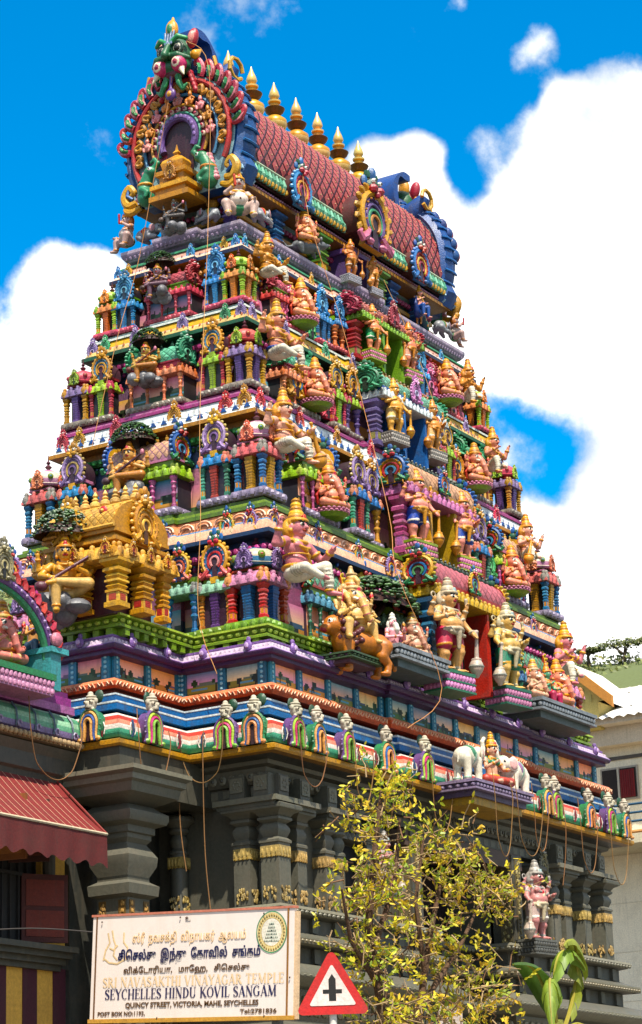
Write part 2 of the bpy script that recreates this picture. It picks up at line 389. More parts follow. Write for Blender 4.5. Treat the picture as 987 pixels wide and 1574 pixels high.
        Q = np.concatenate(Q); Q = Q[(Q >= 0).all(1)]
        ce = V[Q].mean(1)
        best = np.full(len(Q), 1e9); fc = np.zeros((len(Q), 3))
        for p in s.P:
            d = s.dist(p, ce) - p[-1]; w = d < best; best[w] = d[w]; fc[w] = p[-3]
        me = bpy.data.meshes.new(name)
        o = finish_mesh(me, name, V.astype(np.float32), np.full(len(Q), 4, dtype=np.int32), Q.astype(np.int32).ravel(), fc.astype(np.float32), mat or M_STATUE, None, None, 0.0, None)
        bpy.data.objects.remove(o); return me

GOLD, GOLD2, SKIN, PINK, ROSE, PALE = '#c98a1c', '#a8690f', '#d99a78', '#d98d86', '#c9808f', '#cfae98'
def head(F, c, r, skin, hair=None, dz=0, crown=GOLD, ch=2.6, mane=None, lips='#a32a2a'):
    """human head facing -Y; r is the head radius, ch the crown height in r"""
    F.push(c, sc=r); hair = hair or (GOLD2 if crown == GOLD else '#7a6a50')
    F.cap((0, 0.05, -1.5), (0, 0, -0.4), 0.5, 0.48, skin)
    F.ell((0, 0, 0), (0.80, 0.92, 1.02), skin); F.ell((0, -0.28, -0.62), (0.48, 0.52, 0.42), skin)
    F.ell((0, 0.18, 0.2), (0.88, 0.9, 0.95), hair)
    F.cap((0, -0.85, 0.18), (0, -1.05, -0.18), 0.09, 0.17, skin, k=0.05)
    for s in (-1, 1):
        F.ell((s * 0.36, -0.82, 0.16), (0.20, 0.12, 0.11), '#dcd6c8', k=0.0, bias=0.05)
        F.ell((s * 0.36, -0.93, 0.16), (0.10, 0.07, 0.11), '#0c0a0a', k=0.0, bias=0.11)
        F.cap((s * 0.16, -0.9, 0.40), (s * 0.6, -0.72, 0.42), 0.05, 0.05, '#15100e', k=0.0, bias=0.05)
        F.ell((s * 0.84, 0.08, -0.02), (0.14, 0.26, 0.36), skin)
        F.ell((s * 0.92, 0.02, -0.46), (0.17, 0.17, 0.24), crown or skin, bias=0.03)
    F.ell((0, -0.84, -0.44), (0.26, 0.14, 0.11), lips, k=0.0, bias=0.06)
    if mane: F.ell((0, 0.55, -0.2), (1.25, 0.7, 1.35), mane, k=0.1)
    if crown and ch > 0:
        F.tor((0, 0, 0.62), 0.80, 0.20, crown)
        z = 0.62; rr = 0.84
        for i in range(5):
            F.cap((0, 0.1, z), (0, 0.12, z + ch * 0.17), rr, rr * 0.86, crown, k=0.05)
            F.tor((0, 0.11, z + ch * 0.17), rr * 0.8, 0.13, ('#e0a838' if i % 2 else GOLD2) if crown == GOLD else tone_(crown, 1.15 if i % 2 else .8), k=0.05)
            z += ch * 0.17; rr *= 0.82
        F.cap((0, 0.12, z), (0, 0.12, z + ch * 0.12), 0.26, 0.1, crown)
        F.ell((0, -0.78, 0.95), (0.24, 0.14, 0.34), '#b52a2a' if crown == GOLD else '#8fa3a3', bias=0.04)
        for s in (-1, 1):
            F.ell((s * 0.86, 0.1, 0.45), (0.22, 0.16, 0.34), crown, bias=0.02)
    F.pop()
def jewels(F, c, R, r=0.012, col=GOLD):
    F.tor(c, R, r, col)
def arm(F, sh, el, ha, r, skin, band=GOLD, thing=None):
    F.chain([sh, el, ha], [r, r * 0.82, r * 0.6], skin)
    sh, el, ha = map(np.array, (sh, el, ha))
    d = (el - sh) / np.linalg.norm(el - sh); F.tor(sh + (el - sh) * 0.5, r * 0.92, r * 0.3, band, ax=d)
    e = (ha - el) / np.linalg.norm(ha - el); F.tor(el + (ha - el) * 0.82, r * 0.68, r * 0.28, band, ax=e)
    # palm, four fingers and a thumb
    side = np.cross(e, np.array([0, -1.0, 0.15])); side = side / max(np.linalg.norm(side), 1e-6)
    palm = ha + e * r * 0.75; F.ell(palm, (r * 0.62, r * 0.5, r * 0.66), skin)
    for i, f in enumerate((-0.45, -0.15, 0.15, 0.45)):
        a = palm + side * r * f + e * r * 0.35; F.cap(a, a + e * r * (0.85 - 0.2 * abs(f)) + np.array([0, -r * 0.25, 0]), r * 0.17, r * 0.13, skin, k=0.003)
    F.cap(palm - side * r * 0.45, palm - side * r * 0.8 + e * r * 0.45, r * 0.19, r * 0.14, skin, k=0.003)

def tone_(h, f): return '#%02x%02x%02x' % tuple(min(255, int(int(h[i:i + 2], 16) * f)) for i in (1, 3, 5))
def fig_guard(skin, shorts, trim, m=1, crown=GOLD, club=GOLD, sash=GOLD, hem='#e6e0d2'):
    """standing door guardian, four arms, club; m=-1 mirrors"""
    F = Fig()
    for s in (-1, 1):
        hp, kn, an = (s * 0.065, 0, 0.43), (s * 0.095, -0.035 if s == m else 0.0, 0.235), (s * 0.085, 0.0, 0.045)
        F.chain([hp, kn, an], [0.078, 0.055, 0.034], skin); F.cap((s * 0.095, -0.02, 0.19), (s * 0.088, 0.012, 0.14), 0.047, 0.045, skin)
        F.cap(hp, (s * 0.092, -0.01, 0.29), 0.086, 0.075, shorts); F.tor((s * 0.093, -0.012, 0.285), 0.066, 0.012, hem, ax=(0.06 * s, 0.1, 1))
        F.cap((s * 0.085, 0.0, 0.03), (s * 0.1, -0.085, 0.018), 0.03, 0.022, skin); F.tor((s * 0.085, 0, 0.065), 0.036, 0.011, crown)
        for t in range(4): F.ell((s * 0.1 + (t - 1.5) * 0.012, -0.108, 0.016), (0.007, 0.014, 0.01), skin, k=0.003)
    F.ell((0, -0.03, 0.515), (0.125, 0.11, 0.10), skin); F.ell((0, 0, 0.61), (0.118, 0.085, 0.10), skin)
    for s in (-1, 1):
        F.ell((s * 0.052, -0.072, 0.635), (0.052, 0.03, 0.04), skin); F.ell((s * 0.13, 0.005, 0.675), 0.045, skin)
    F.tor((0, -0.01, 0.44), 0.118, 0.022, sash, ax=(0, 0.15, 1)); F.cap((-0.1, -0.1, 0.42), (0.1, -0.1, 0.40), 0.02, 0.02, sash)
    F.cap((0.0, -0.115, 0.42), (0.01 * m, -0.1, 0.25), 0.03, 0.018, sash)
    F.chain([(-0.1 * m, -0.06, 0.68), (-0.0, -0.125, 0.57), (0.1 * m, -0.09, 0.47)], [0.011, 0.012, 0.011], sash, k=0.002, bias=0.004)
    F.tor((0, -0.025, 0.70), 0.075, 0.014, crown, ax=(0, -0.5, 1)); F.tor((0, -0.04, 0.665), 0.085, 0.011, crown, ax=(0, -0.8, 1)); F.ell((0, -0.105, 0.61), (0.022, 0.014, 0.026), '#b52a2a', bias=0.003)
    F.ell((0, -0.128, 0.50), 0.008, '#40201a', k=0, bias=0.004)
    # lower arms
    arm(F, (m * 0.145, 0, 0.665), (m * 0.215, -0.03, 0.545), (m * 0.235, -0.10, 0.45), 0.037, skin, crown)
    arm(F, (-m * 0.145, 0, 0.665), (-m * 0.225, -0.04, 0.55), (-m * 0.165, -0.13, 0.575), 0.037, skin, crown)
    # upper arms raised
    for s in (-1, 1): arm(F, (s * 0.14, 0.02, 0.675), (s * 0.245, 0.02, 0.61), (s * 0.245, -0.03, 0.735), 0.034, skin, crown)
    F.tor((-0.25, -0.03, 0.80), 0.03, 0.010, crown, ax=(0, 1, 0)); F.cap((0.25, -0.03, 0.78), (0.25, -0.03, 0.84), 0.012, 0.02, crown)
    # club
    cx = m * 0.265
    F.cap((cx, -0.12, 0.46), (cx + m * 0.01, -0.10, 0.20), 0.014, 0.022, club); F.ell((cx + m * 0.015, -0.09, 0.10), (0.066, 0.066, 0.09), club)
    F.tor((cx + m * 0.012, -0.095, 0.18), 0.036, 0.012, club); F.tor((cx + m * 0.015, -0.09, 0.10), 0.062, 0.012, trim, k=0.002); F.cap((cx + m * 0.015, -0.09, 0.03), (cx + m * 0.015, -0.09, 0.0), 0.04, 0.025, club)
    F.ell((cx, -0.12, 0.475), 0.022, club)
    head(F, (0, -0.02, 0.805), 0.090, skin, crown=crown, ch=2.1, mane=crown)
    return F

def fig_seated(skin, cloth, m=1, crown=GOLD, mace=False, top=None, wrap=None, raise_arm=True):
    """large crowned guardian seated with one knee up and the other leg hanging; z=0 is the seat"""
    F = Fig()
    F.ell((0, 0.02, 0.06), (0.125, 0.11, 0.08), cloth)
    for q in range(4): F.tor((-m * (0.085 + .006 * q), -0.05 - 0.03 * q, 0.085), 0.064 - .002 * q, 0.006, tone_(cloth, .8), ax=(-m * .1, -1, 0))
    # raised knee (m side) and hanging leg (-m side, forward)
    F.chain([(m * 0.08, 0.0, 0.08), (m * 0.19, -0.19, 0.15), (m * 0.20, -0.22, -0.02), (m * 0.21, -0.21, -0.12)], [0.074, 0.058, 0.046, 0.036], cloth)
    for q in range(5): F.tor((m * (0.19 + .003 * q), -0.215, 0.09 - 0.045 * q), 0.050 - .002 * q, 0.006, tone_('#d4ccba', .8), ax=(0.05, 0.1, 1))
    F.cap((m * 0.21, -0.21, -0.14), (m * 0.24, -0.31, -0.17), 0.034, 0.022, skin); F.tor((m * 0.21, -0.21, -0.12), 0.040, 0.012, crown)
    F.chain([(-m * 0.08, 0.0, 0.07), (-m * 0.10, -0.17, 0.09), (m * 0.02, -0.25, 0.0)], [0.066, 0.052, 0.040], cloth)
    F.cap((m * 0.02, -0.25, 0.0), (m * 0.10, -0.28, -0.02), 0.033, 0.022, skin)
    F.ell((0, 0, 0.20), (0.12, 0.10, 0.12), skin); F.ell((0, 0, 0.34), (0.15, 0.10, 0.12), top or skin)
    for s in (-1, 1): F.ell((s * 0.06, -0.075, 0.36), (0.06, 0.035, 0.045), top or skin); F.ell((s * 0.165, 0.0, 0.40), 0.054, skin)
    F.tor((0, -0.005, 0.13), 0.128, 0.024, wrap or crown); F.tor((0, -0.02, 0.43), 0.085, 0.020, crown, ax=(0, -0.4, 1)); F.tor((0, -0.05, 0.385), 0.095, 0.015, crown, ax=(0, -0.8, 1)); F.tor((0, 0, 0.26), 0.128, 0.010, crown)
    F.chain([(-0.13 * m, -0.05, 0.41), (0, -0.12, 0.30), (0.12 * m, -0.07, 0.17)], [0.014, 0.016, 0.014], crown, k=0.002, bias=0.004)
    if raise_arm: arm(F, (-m * 0.18, 0, 0.40), (-m * 0.33, -0.02, 0.33), (-m * 0.35, -0.08, 0.50), 0.05, skin, crown)
    else: arm(F, (-m * 0.18, 0, 0.40), (-m * 0.28, -0.05, 0.24), (-m * 0.20, -0.2, 0.17), 0.05, skin, crown)
    arm(F, (m * 0.18, 0, 0.40), (m * 0.30, -0.07, 0.25), (m * 0.25, -0.22, 0.33 if not mace else 0.30), 0.05, skin, crown)
    if mace:
        F.cap((m * 0.22, -0.25, 0.36), (m * 0.33, -0.25, 0.02), 0.016, 0.03, GOLD); F.ell((m * 0.36, -0.25, -0.10), (0.085, 0.085, 0.11), GOLD, ry=15)
        F.tor((m * 0.35, -0.25, -0.05), 0.078, 0.014, GOLD2, ax=(m * 0.3, 0, -1)); F.ell((m * 0.21, -0.25, 0.39), 0.025, GOLD)
    head(F, (0, -0.02, 0.58), 0.108, skin, crown=crown, ch=2.6, mane=crown)
    return F

def fig_ganesha(skin=PINK, cloth=GOLD, m=1, crown=GOLD, scarf='#c4412f', arms=4, sit=True):
    F = Fig()
    if sit:
        for s in (-1, 1):
            F.chain([(s * 0.09, 0.02, 0.10), (s * 0.27, -0.12, 0.10), (s * 0.02, -0.25, 0.065)], [0.10, 0.075, 0.05], skin)
            F.cap((s * 0.10, 0.01, 0.10), (s * 0.21, -0.08, 0.10), 0.108, 0.095, cloth); F.cap((s * 0.02, -0.26, 0.06), (-s * 0.07, -0.28, 0.05), 0.04, 0.026, skin)
            F.tor((s * 0.06, -0.24, 0.07), 0.055, 0.012, crown, ax=(1, 0.4 * s, 0))
    else:
        for s in (-1, 1):
            F.chain([(s * 0.09, 0.02, 0.10), (s * 0.24, -0.14, 0.12), (s * 0.27, -0.17, -0.10)], [0.10, 0.08, 0.05], skin)
            F.cap((s * 0.10, 0.01, 0.10), (s * 0.22, -0.11, 0.12), 0.108, 0.09, cloth); F.cap((s * 0.27, -0.17, -0.12), (s * 0.30, -0.25, -0.14), 0.042, 0.028, skin)
    F.ell((0, 0.0, 0.10), (0.16, 0.14, 0.10), cloth)
    F.ell((0, -0.055, 0.25), (0.175, 0.16, 0.15), skin); F.ell((0, 0.0, 0.385), (0.165, 0.115, 0.105), skin)
    F.ell((0, -0.212, 0.23), 0.012, '#5a2620', k=0, bias=0.006)
    F.tor((0, -0.03, 0.155), 0.17, 0.022, cloth, ax=(0, 0.25, 1)); F.tor((0, -0.035, 0.44), 0.115, 0.02, crown, ax=(0, -0.5, 1)); F.tor((0, -0.06, 0.395), 0.125, 0.014, scarf, ax=(0, -0.8, 1))
    F.chain([(-0.15 * m, -0.05, 0.43), (-0.03, -0.19, 0.32), (0.15 * m, -0.11, 0.19)], [0.016, 0.018, 0.016], crown, k=0.002, bias=0.005)
    F.push((0, 0.03, -0.09), sc=1.18)
    # head, ears, trunk
    F.ell((0, -0.03, 0.575), (0.115, 0.115, 0.12), skin); F.ell((-0.05, -0.06, 0.63), (0.06, 0.06, 0.05), skin); F.ell((0.05, -0.06, 0.63), (0.06, 0.06, 0.05), skin)
    for s in (-1, 1):
        F.ell((s * 0.175, 0.015, 0.57), (0.09, 0.022, 0.115), skin, rz=s * -14); F.ell((s * 0.178, -0.006, 0.565), (0.062, 0.014, 0.085), '#cf5f6a', k=0, bias=0.006, rz=s * -14)
        F.ell((s * 0.062, -0.125, 0.585), (0.022, 0.015, 0.015), '#e8e4da', k=0, bias=0.008); F.ell((s * 0.062, -0.138, 0.585), (0.011, 0.008, 0.012), '#0c0a0a', k=0, bias=0.011)
        F.cap((s * 0.035, -0.13, 0.615), (s * 0.09, -0.11, 0.615), 0.006, 0.006, '#15100e', k=0, bias=0.004)
        F.cap((s * 0.055, -0.12, 0.52), (s * 0.085, -0.20, 0.485), 0.02, 0.01, '#e8e0cc', bias=0.004); F.ell((s * 0.19, -0.02, 0.45), (0.024, 0.024, 0.03), crown)
    tr = [(0, -0.10, 0.57), (0, -0.175, 0.49), (m * 0.01, -0.215, 0.39), (m * 0.03, -0.235, 0.29), (m * 0.075, -0.24, 0.22), (m * 0.125, -0.235, 0.235)]
    F.chain(tr, [0.072, 0.058, 0.049, 0.042, 0.036, 0.03], skin)
    for i in range(1, 5): F.tor(tr[i], [0, 0.058, 0.05, 0.043, 0.037][i], 0.005, '#b9766e', ax=np.array(tr[i + 1]) - np.array(tr[i - 1]), k=0.003)
    F.ell((0, -0.135, 0.64), (0.03, 0.016, 0.035), '#b52a2a', k=0, bias=0.006)
    # crown
    F.tor((0, -0.02, 0.665), 0.105, 0.024, crown); z, rr = 0.665, 0.112
    for i in range(4):
        F.cap((0, -0.01, z), (0, -0.005, z + 0.05), rr, rr * 0.85, crown); F.tor((0, -0.005, z + 0.05), rr * 0.8, 0.016, '#e0a838' if i % 2 else GOLD2); z += 0.048; rr *= 0.8
    F.cap((0, 0, z), (0, 0, z + 0.05), 0.03, 0.01, crown)
    F.pop()
    for s in (-1, 1):
        arm(F, (s * 0.18, -0.01, 0.40), (s * 0.27, -0.06, 0.27), (s * 0.20, -0.20, 0.24 if s == m else 0.33), 0.047, skin, crown)
        if arms >= 4:
            arm(F, (s * 0.17, 0.02, 0.42), (s * 0.31, 0.0, 0.37), (s * 0.315, -0.06, 0.52), 0.043, skin, crown)
            F.ell((s * 0.32, -0.07, 0.62), (0.035, 0.03, 0.04), '#c4412f' if s > 0 else GOLD); F.cap((s * 0.32, -0.07, 0.6), (s * 0.325, -0.07, 0.67), 0.014, 0.02, crown)
    F.chain([(-0.24, -0.03, 0.40), (-0.3, 0.02, 0.24), (-0.25, 0.04, 0.10)], [0.022, 0.026, 0.03], scarf); F.chain([(0.24, -0.03, 0.40), (0.3, 0.02, 0.24), (0.25, 0.04, 0.10)], [0.022, 0.026, 0.03], scarf)
    return F

def fig_guru(skin, cloth, hair='#2a1d14', m=1, crown=GOLD, lute='#6a2a22'):
    """figure seated with one leg hanging and the other folded across it, holding a long lute; z=0 seat"""
    F = Fig()
    F.ell((0, 0.02, 0.05), (0.15, 0.13, 0.09), cloth)
    F.chain([(-m * 0.08, 0, 0.07), (-m * 0.11, -0.20, 0.10), (-m * 0.10, -0.20, -0.16)], [0.085, 0.065, 0.04], cloth); F.cap((-m * 0.10, -0.20, -0.18), (-m * 0.11, -0.30, -0.20), 0.036, 0.024, skin); F.tor((-m * 0.1, -0.2, -0.13), 0.042, 0.012, crown)
    F.chain([(m * 0.08, 0, 0.07), (m * 0.24, -0.13, 0.15), (-m * 0.08, -0.24, 0.14)], [0.085, 0.065, 0.042], cloth); F.cap((-m * 0.09, -0.24, 0.14), (-m * 0.19, -0.26, 0.12), 0.036, 0.024, skin)
    F.ell((0, 0, 0.19), (0.11, 0.09, 0.11), skin); F.ell((0, 0, 0.32), (0.135, 0.09, 0.11), skin)
    for s in (-1, 1): F.ell((s * 0.055, -0.07, 0.34), (0.055, 0.03, 0.042), skin); F.ell((s * 0.145, 0, 0.375), 0.045, skin)
    F.tor((0, -0.01, 0.115), 0.12, 0.02, crown); F.tor((0, -0.03, 0.41), 0.078, 0.016, crown, ax=(0, -0.5, 1)); F.tor((0, -0.05, 0.36), 0.09, 0.012, crown, ax=(0, -0.9, 1))
    arm(F, (m * 0.155, 0, 0.375), (m * 0.25, -0.08, 0.27), (m * 0.08, -0.18, 0.34), 0.042, skin, crown); arm(F, (-m * 0.155, 0, 0.375), (-m * 0.26, -0.07, 0.25), (-m * 0.17, -0.19, 0.20), 0.042, skin, crown)
    for s in (-1, 1): arm(F, (s * 0.15, 0.02, 0.385), (s * 0.28, 0.02, 0.33), (s * 0.29, -0.03, 0.47), 0.038, skin, crown)
    F.cap((m * 0.26, -0.16, 0.46), (-m * 0.24, -0.24, 0.10), 0.02, 0.022, lute, k=0.003); F.ell((-m * 0.26, -0.24, 0.08), (0.07, 0.05, 0.06), lute); F.ell((m * 0.28, -0.16, 0.49), (0.03, 0.03, 0.05), '#c9808f')
    head(F, (0, -0.02, 0.53), 0.098, skin, hair=hair, crown=crown, ch=1.5, mane=hair)
    return F

def fig_boy(skin='#b99d94', belly='#d8c8bd', cloth='#2f7d4a', crown=GOLD, stick='#b7322f', m=1):
    F = Fig()
    F.ell((0, 0, 0.10), (0.17, 0.14, 0.11), cloth)
    for s in (-1, 1):
        F.chain([(s * 0.09, -0.02, 0.09), (s * 0.25, -0.16, 0.15), (s * 0.22, -0.20, -0.06)], [0.10, 0.085, 0.055], skin); F.cap((s * 0.22, -0.2, -0.08), (s * 0.25, -0.30, -0.10), 0.048, 0.03, skin); F.tor((s * 0.22, -0.2, -0.05), 0.055, 0.014, crown)
    F.ell((0, -0.06, 0.27), (0.165, 0.155, 0.15), belly); F.ell((0, 0, 0.41), (0.15, 0.11, 0.10), skin); F.ell((0, -0.212, 0.24), 0.012, '#5a2620', k=0, bias=0.006)
    arm(F, (m * 0.17, 0, 0.43), (m * 0.27, -0.05, 0.28), (m * 0.25, -0.20, 0.25), 0.048, skin, crown); arm(F, (-m * 0.17, 0, 0.43), (-m * 0.25, -0.12, 0.37), (-m * 0.10, -0.22, 0.50), 0.048, skin, crown)
    F.cap((-m * 0.1, -0.26, 0.46), (-m * 0.12, -0.27, 0.66), 0.022, 0.026, stick)
    F.tor((0, -0.03, 0.455), 0.1, 0.018, crown, ax=(0, -0.4, 1)); F.tor((0, -0.05, 0.38), 0.15, 0.014, crown, ax=(0, -0.5, 1))
    head(F, (0, -0.03, 0.61), 0.118, skin, hair='#7a4a1c', crown=crown, ch=1.7, mane=GOLD2)
    return F

def fig_elephant(skin='#8d8f92', cloth='#a83048', trim=GOLD, lying=True, trunk_up=False, ear='#b98890'):
    """elephant facing -X"""
    F = Fig(); h = 0.12 if lying else 0.34
    F.ell((0.05, 0, h + 0.16), (0.34, 0.19, 0.21), skin); F.ell((0.22, 0, h + 0.14), (0.20, 0.18, 0.20), skin)
    if lying:
        for s in (-1, 1):
            F.chain([(-0.15, s * 0.12, 0.14), (-0.38, s * 0.15, 0.06)], [0.09, 0.06], skin); F.chain([(0.25, s * 0.12, 0.18), (0.12, s * 0.19, 0.07)], [0.12, 0.07], skin)
    else:
        for x in (-0.15, 0.27):
            for s in (-1, 1):
                F.chain([(x, s * 0.10, h + 0.1), (x - 0.02, s * 0.11, 0.17), (x, s * 0.11, 0.03)], [0.095, 0.07, 0.068], skin); F.tor((x, s * 0.11, 0.05), 0.068, 0.012, trim)
    F.ell((0.06, 0, h + 0.20), (0.17, 0.203, 0.185), cloth, k=0.003, bias=0.003); F.tor((0.06, 0, h + 0.18), 0.2, 0.02, trim, ax=(1, 0, 0))
    F.ell((-0.35, 0, h + 0.27), (0.15, 0.135, 0.16), skin); F.ell((-0.42, 0, h + 0.33), (0.09, 0.10, 0.08), skin)
    for s in (-1, 1):
        F.ell((-0.25, s * 0.16, h + 0.26), (0.11, 0.025, 0.15), skin, rz=s * 25); F.ell((-0.27, s * 0.182, h + 0.255), (0.075, 0.012, 0.11), ear, k=0, bias=0.006, rz=s * 25)
        F.ell((-0.45, s * 0.085, h + 0.29), (0.016, 0.014, 0.018), '#0c0a0a', k=0, bias=0.01); F.cap((-0.44, s * 0.07, h + 0.18), (-0.58, s * 0.085, h + 0.14), 0.022, 0.01, '#e8e0cc', bias=0.004)
    tr = [(-0.44, 0, h + 0.25), (-0.54, 0, h + 0.28), (-0.60, 0, h + 0.42), (-0.58, 0, h + 0.56), (-0.66, 0, h + 0.64)] if trunk_up else [(-0.44, 0, h + 0.22), (-0.53, 0, h + 0.10), (-0.55, 0, h - 0.02), (-0.60, 0, h - 0.06)]
    F.chain(tr, [0.085, 0.06, 0.05, 0.042, 0.04], skin)
    F.ell((-0.44, 0, h + 0.37), (0.05, 0.07, 0.045), trim, bias=0.006); F.cap((0.40, 0, h + 0.2), (0.43, 0, h + 0.0), 0.018, 0.014, skin)
    return F
def fig_rat():
    F = Fig(); s0 = '#66696c'
    F.ell((0.05, 0, 0.16), (0.27, 0.13, 0.13), s0); F.ell((-0.28, 0, 0.24), (0.13, 0.09, 0.085), s0); F.cap((-0.33, 0, 0.25), (-0.46, 0, 0.27), 0.06, 0.025, s0)
    for s in (-1, 1):
        F.ell((-0.24, s * 0.085, 0.33), (0.03, 0.05, 0.055), s0); F.chain([(-0.15, s * 0.09, 0.12), (-0.2, s * 0.09, 0.01)], [0.05, 0.03], s0); F.chain([(0.2, s * 0.1, 0.13), (0.16, s * 0.11, 0.01)], [0.08, 0.035], s0); F.ell((-0.36, s * 0.055, 0.27), 0.014, '#0a0a0a', k=0, bias=0.01)
    F.chain([(0.3, 0, 0.13), (0.42, 0, 0.10), (0.5, 0, 0.2)], [0.03, 0.022, 0.012], s0); F.ell((0.04, 0, 0.22), (0.15, 0.14, 0.09), '#c98a1c', k=0.003, bias=0.002); F.ell((-0.47, 0, 0.275), 0.018, '#c96a6a', bias=0.004)
    return F
def fig_lion():
    F = Fig(); b = '#b3741f'
    F.ell((0.06, 0, 0.40), (0.30, 0.15, 0.15), b); F.ell((0.26, 0, 0.38), (0.15, 0.15, 0.16), b); F.ell((-0.22, 0, 0.42), (0.16, 0.15, 0.18), b)
    for s in (-1, 1):
        F.chain([(-0.22, s * 0.09, 0.36), (-0.24, s * 0.10, 0.18), (-0.23, s * 0.10, 0.04)], [0.08, 0.055, 0.045], b); F.chain([(0.30, s * 0.09, 0.36), (0.25, s * 0.10, 0.24), (0.34, s * 0.10, 0.15), (0.32, s * 0.10, 0.04)], [0.10, 0.07, 0.045, 0.045], b)
        F.ell((-0.26, s * 0.10, 0.025), (0.07, 0.05, 0.03), b); F.ell((0.29, s * 0.10, 0.025), (0.07, 0.05, 0.03), b); F.ell((-0.46, s * 0.07, 0.62), 0.022, '#e8e4da', k=0, bias=0.01); F.ell((-0.475, s * 0.075, 0.62), 0.012, '#0a0a0a', k=0, bias=0.016)
    F.ell((-0.36, 0, 0.58), (0.13, 0.125, 0.13), b); F.ell((-0.48, 0, 0.53), (0.07, 0.075, 0.06), b); F.ell((-0.52, 0, 0.50), (0.04, 0.05, 0.02), '#a32a2a', bias=0.01)
    for i in range(9):
        for j in range(5):
            a = 2 * PI * i / 9 + j * 0.35; q = -0.35 + 0.055 * j; rr = 0.15 + 0.012 * j
            F.ell((q + 0.03, rr * math.cos(a), 0.55 - j * 0.025 + rr * math.sin(a)), 0.04, '#5c2626')
    F.chain([(0.38, 0, 0.42), (0.5, 0, 0.3), (0.5, 0, 0.12)], [0.03, 0.022, 0.03], b)
    return F
def fig_peacock():
    F = Fig(); b = '#123a78'
    F.ell((0, 0, 0.34), (0.22, 0.12, 0.13), b); F.chain([(-0.15, 0, 0.38), (-0.24, 0, 0.55), (-0.22, 0, 0.70)], [0.09, 0.05, 0.045], b); F.ell((-0.25, 0, 0.73), (0.06, 0.045, 0.045), b); F.cap((-0.29, 0, 0.73), (-0.36, 0, 0.71), 0.02, 0.006, GOLD)
    for s in (-1, 1): F.chain([(0, s * 0.05, 0.25), (-0.02, s * 0.06, 0.05), (-0.07, s * 0.06, 0.02)], [0.04, 0.02, 0.02], GOLD2)
    F.chain([(0.15, 0, 0.34), (0.40, 0, 0.12), (0.62, 0, -0.25)], [0.11, 0.12, 0.07], '#0f4a5a')
    for i in range(7): F.ell((0.25 + 0.055 * i, -0.10, 0.24 - 0.065 * i), (0.03, 0.02, 0.03), '#2c7d3a' if i % 2 else GOLD, bias=0.006)
    return F
def fig_sage():
    F = Fig(); sk = '#d59aa6'; w = '#d9d4c8'; c = '#b4713f'
    for s in (-1, 1): F.chain([(s * 0.08, 0.02, 0.08), (s * 0.26, -0.12, 0.08), (-s * 0.04, -0.22, 0.06)], [0.095, 0.075, 0.05], c); F.cap((-s * 0.05, -0.23, 0.05), (-s * 0.13, -0.25, 0.045), 0.036, 0.024, sk)
    F.ell((0, 0, 0.1), (0.15, 0.13, 0.09), c); F.cap((0, 0, 0.14), (0, 0.0, 0.42), 0.11, 0.12, sk); F.ell((0, 0, 0.45), (0.14, 0.09, 0.08), sk)
    arm(F, (-0.155, 0, 0.46), (-0.23, -0.06, 0.28), (-0.06, -0.18, 0.30), 0.045, sk, c); arm(F, (0.155, 0, 0.46), (0.22, -0.1, 0.30), (0.10, -0.22, 0.42), 0.045, sk, c)
    head(F, (0, -0.02, 0.62), 0.085, sk, hair=w, crown=None, ch=0, lips='#b05a5a')
    F.chain([(0, -0.09, 0.56), (0, -0.12, 0.46), (0, -0.11, 0.36)], [0.06, 0.06, 0.02], w); F.ell((0, 0.0, 0.71), (0.08, 0.08, 0.05), w); F.ell((0, 0.0, 0.78), (0.06, 0.06, 0.05), w); F.ell((0, 0, 0.83), 0.025, w); F.ell((0, 0.06, 0.58), (0.1, 0.06, 0.12), w)
    return F
def fig_goddess(skin='#d3a48c', top='#2f7d58', skirt='#b4413f', crown=GOLD, m=1, hang=False):
    F = Fig()
    if hang:
        F.chain([(-0.07, 0, 0.08), (-0.13, -0.2, 0.11), (-0.13, -0.2, -0.18)], [0.085, 0.065, 0.045], skirt); F.cap((-0.13, -0.2, -0.2), (-0.14, -0.3, -0.22), 0.034, 0.022, skin)
        F.chain([(0.07, 0, 0.08), (0.15, -0.2, 0.11), (0.16, -0.2, -0.18)], [0.085, 0.065, 0.045], skirt); F.cap((0.16, -0.2, -0.2), (0.17, -0.3, -0.22), 0.034, 0.022, skin)
    else:
        for s in (-1, 1): F.chain([(s * 0.08, 0.02, 0.08), (s * 0.27, -0.12, 0.08), (-s * 0.04, -0.23, 0.06)], [0.095, 0.07, 0.05], skirt); F.cap((-s * 0.05, -0.23, 0.05), (-s * 0.13, -0.25, 0.045), 0.036, 0.024, skin)
    F.ell((0, 0, 0.1), (0.15, 0.13, 0.09), skirt); F.cap((0, 0, 0.15), (0, 0, 0.28), 0.085, 0.085, skin); F.ell((0, 0, 0.36), (0.115, 0.08, 0.09), top); F.ell((-0.05, -0.07, 0.36), (0.048, 0.042, 0.045), top); F.ell((0.05, -0.07, 0.36), (0.048, 0.042, 0.045), top)
    F.tor((0, 0, 0.16), 0.1, 0.018, crown); F.tor((0, -0.02, 0.45), 0.06, 0.014, crown, ax=(0, -0.5, 1)); F.tor((0, -0.04, 0.42), 0.075, 0.012, crown, ax=(0, -0.9, 1))
    for s in (-1, 1):
        F.ell((s * 0.125, 0, 0.42), 0.04, top); arm(F, (s * 0.13, 0, 0.42), (s * 0.2, -0.07, 0.27), (s * 0.14, -0.2, 0.24 if s == m else 0.33), 0.036, skin, crown)
    head(F, (0, -0.02, 0.56), 0.092, skin, hair='#2a1c16', crown=crown, ch=2.5)
    return F
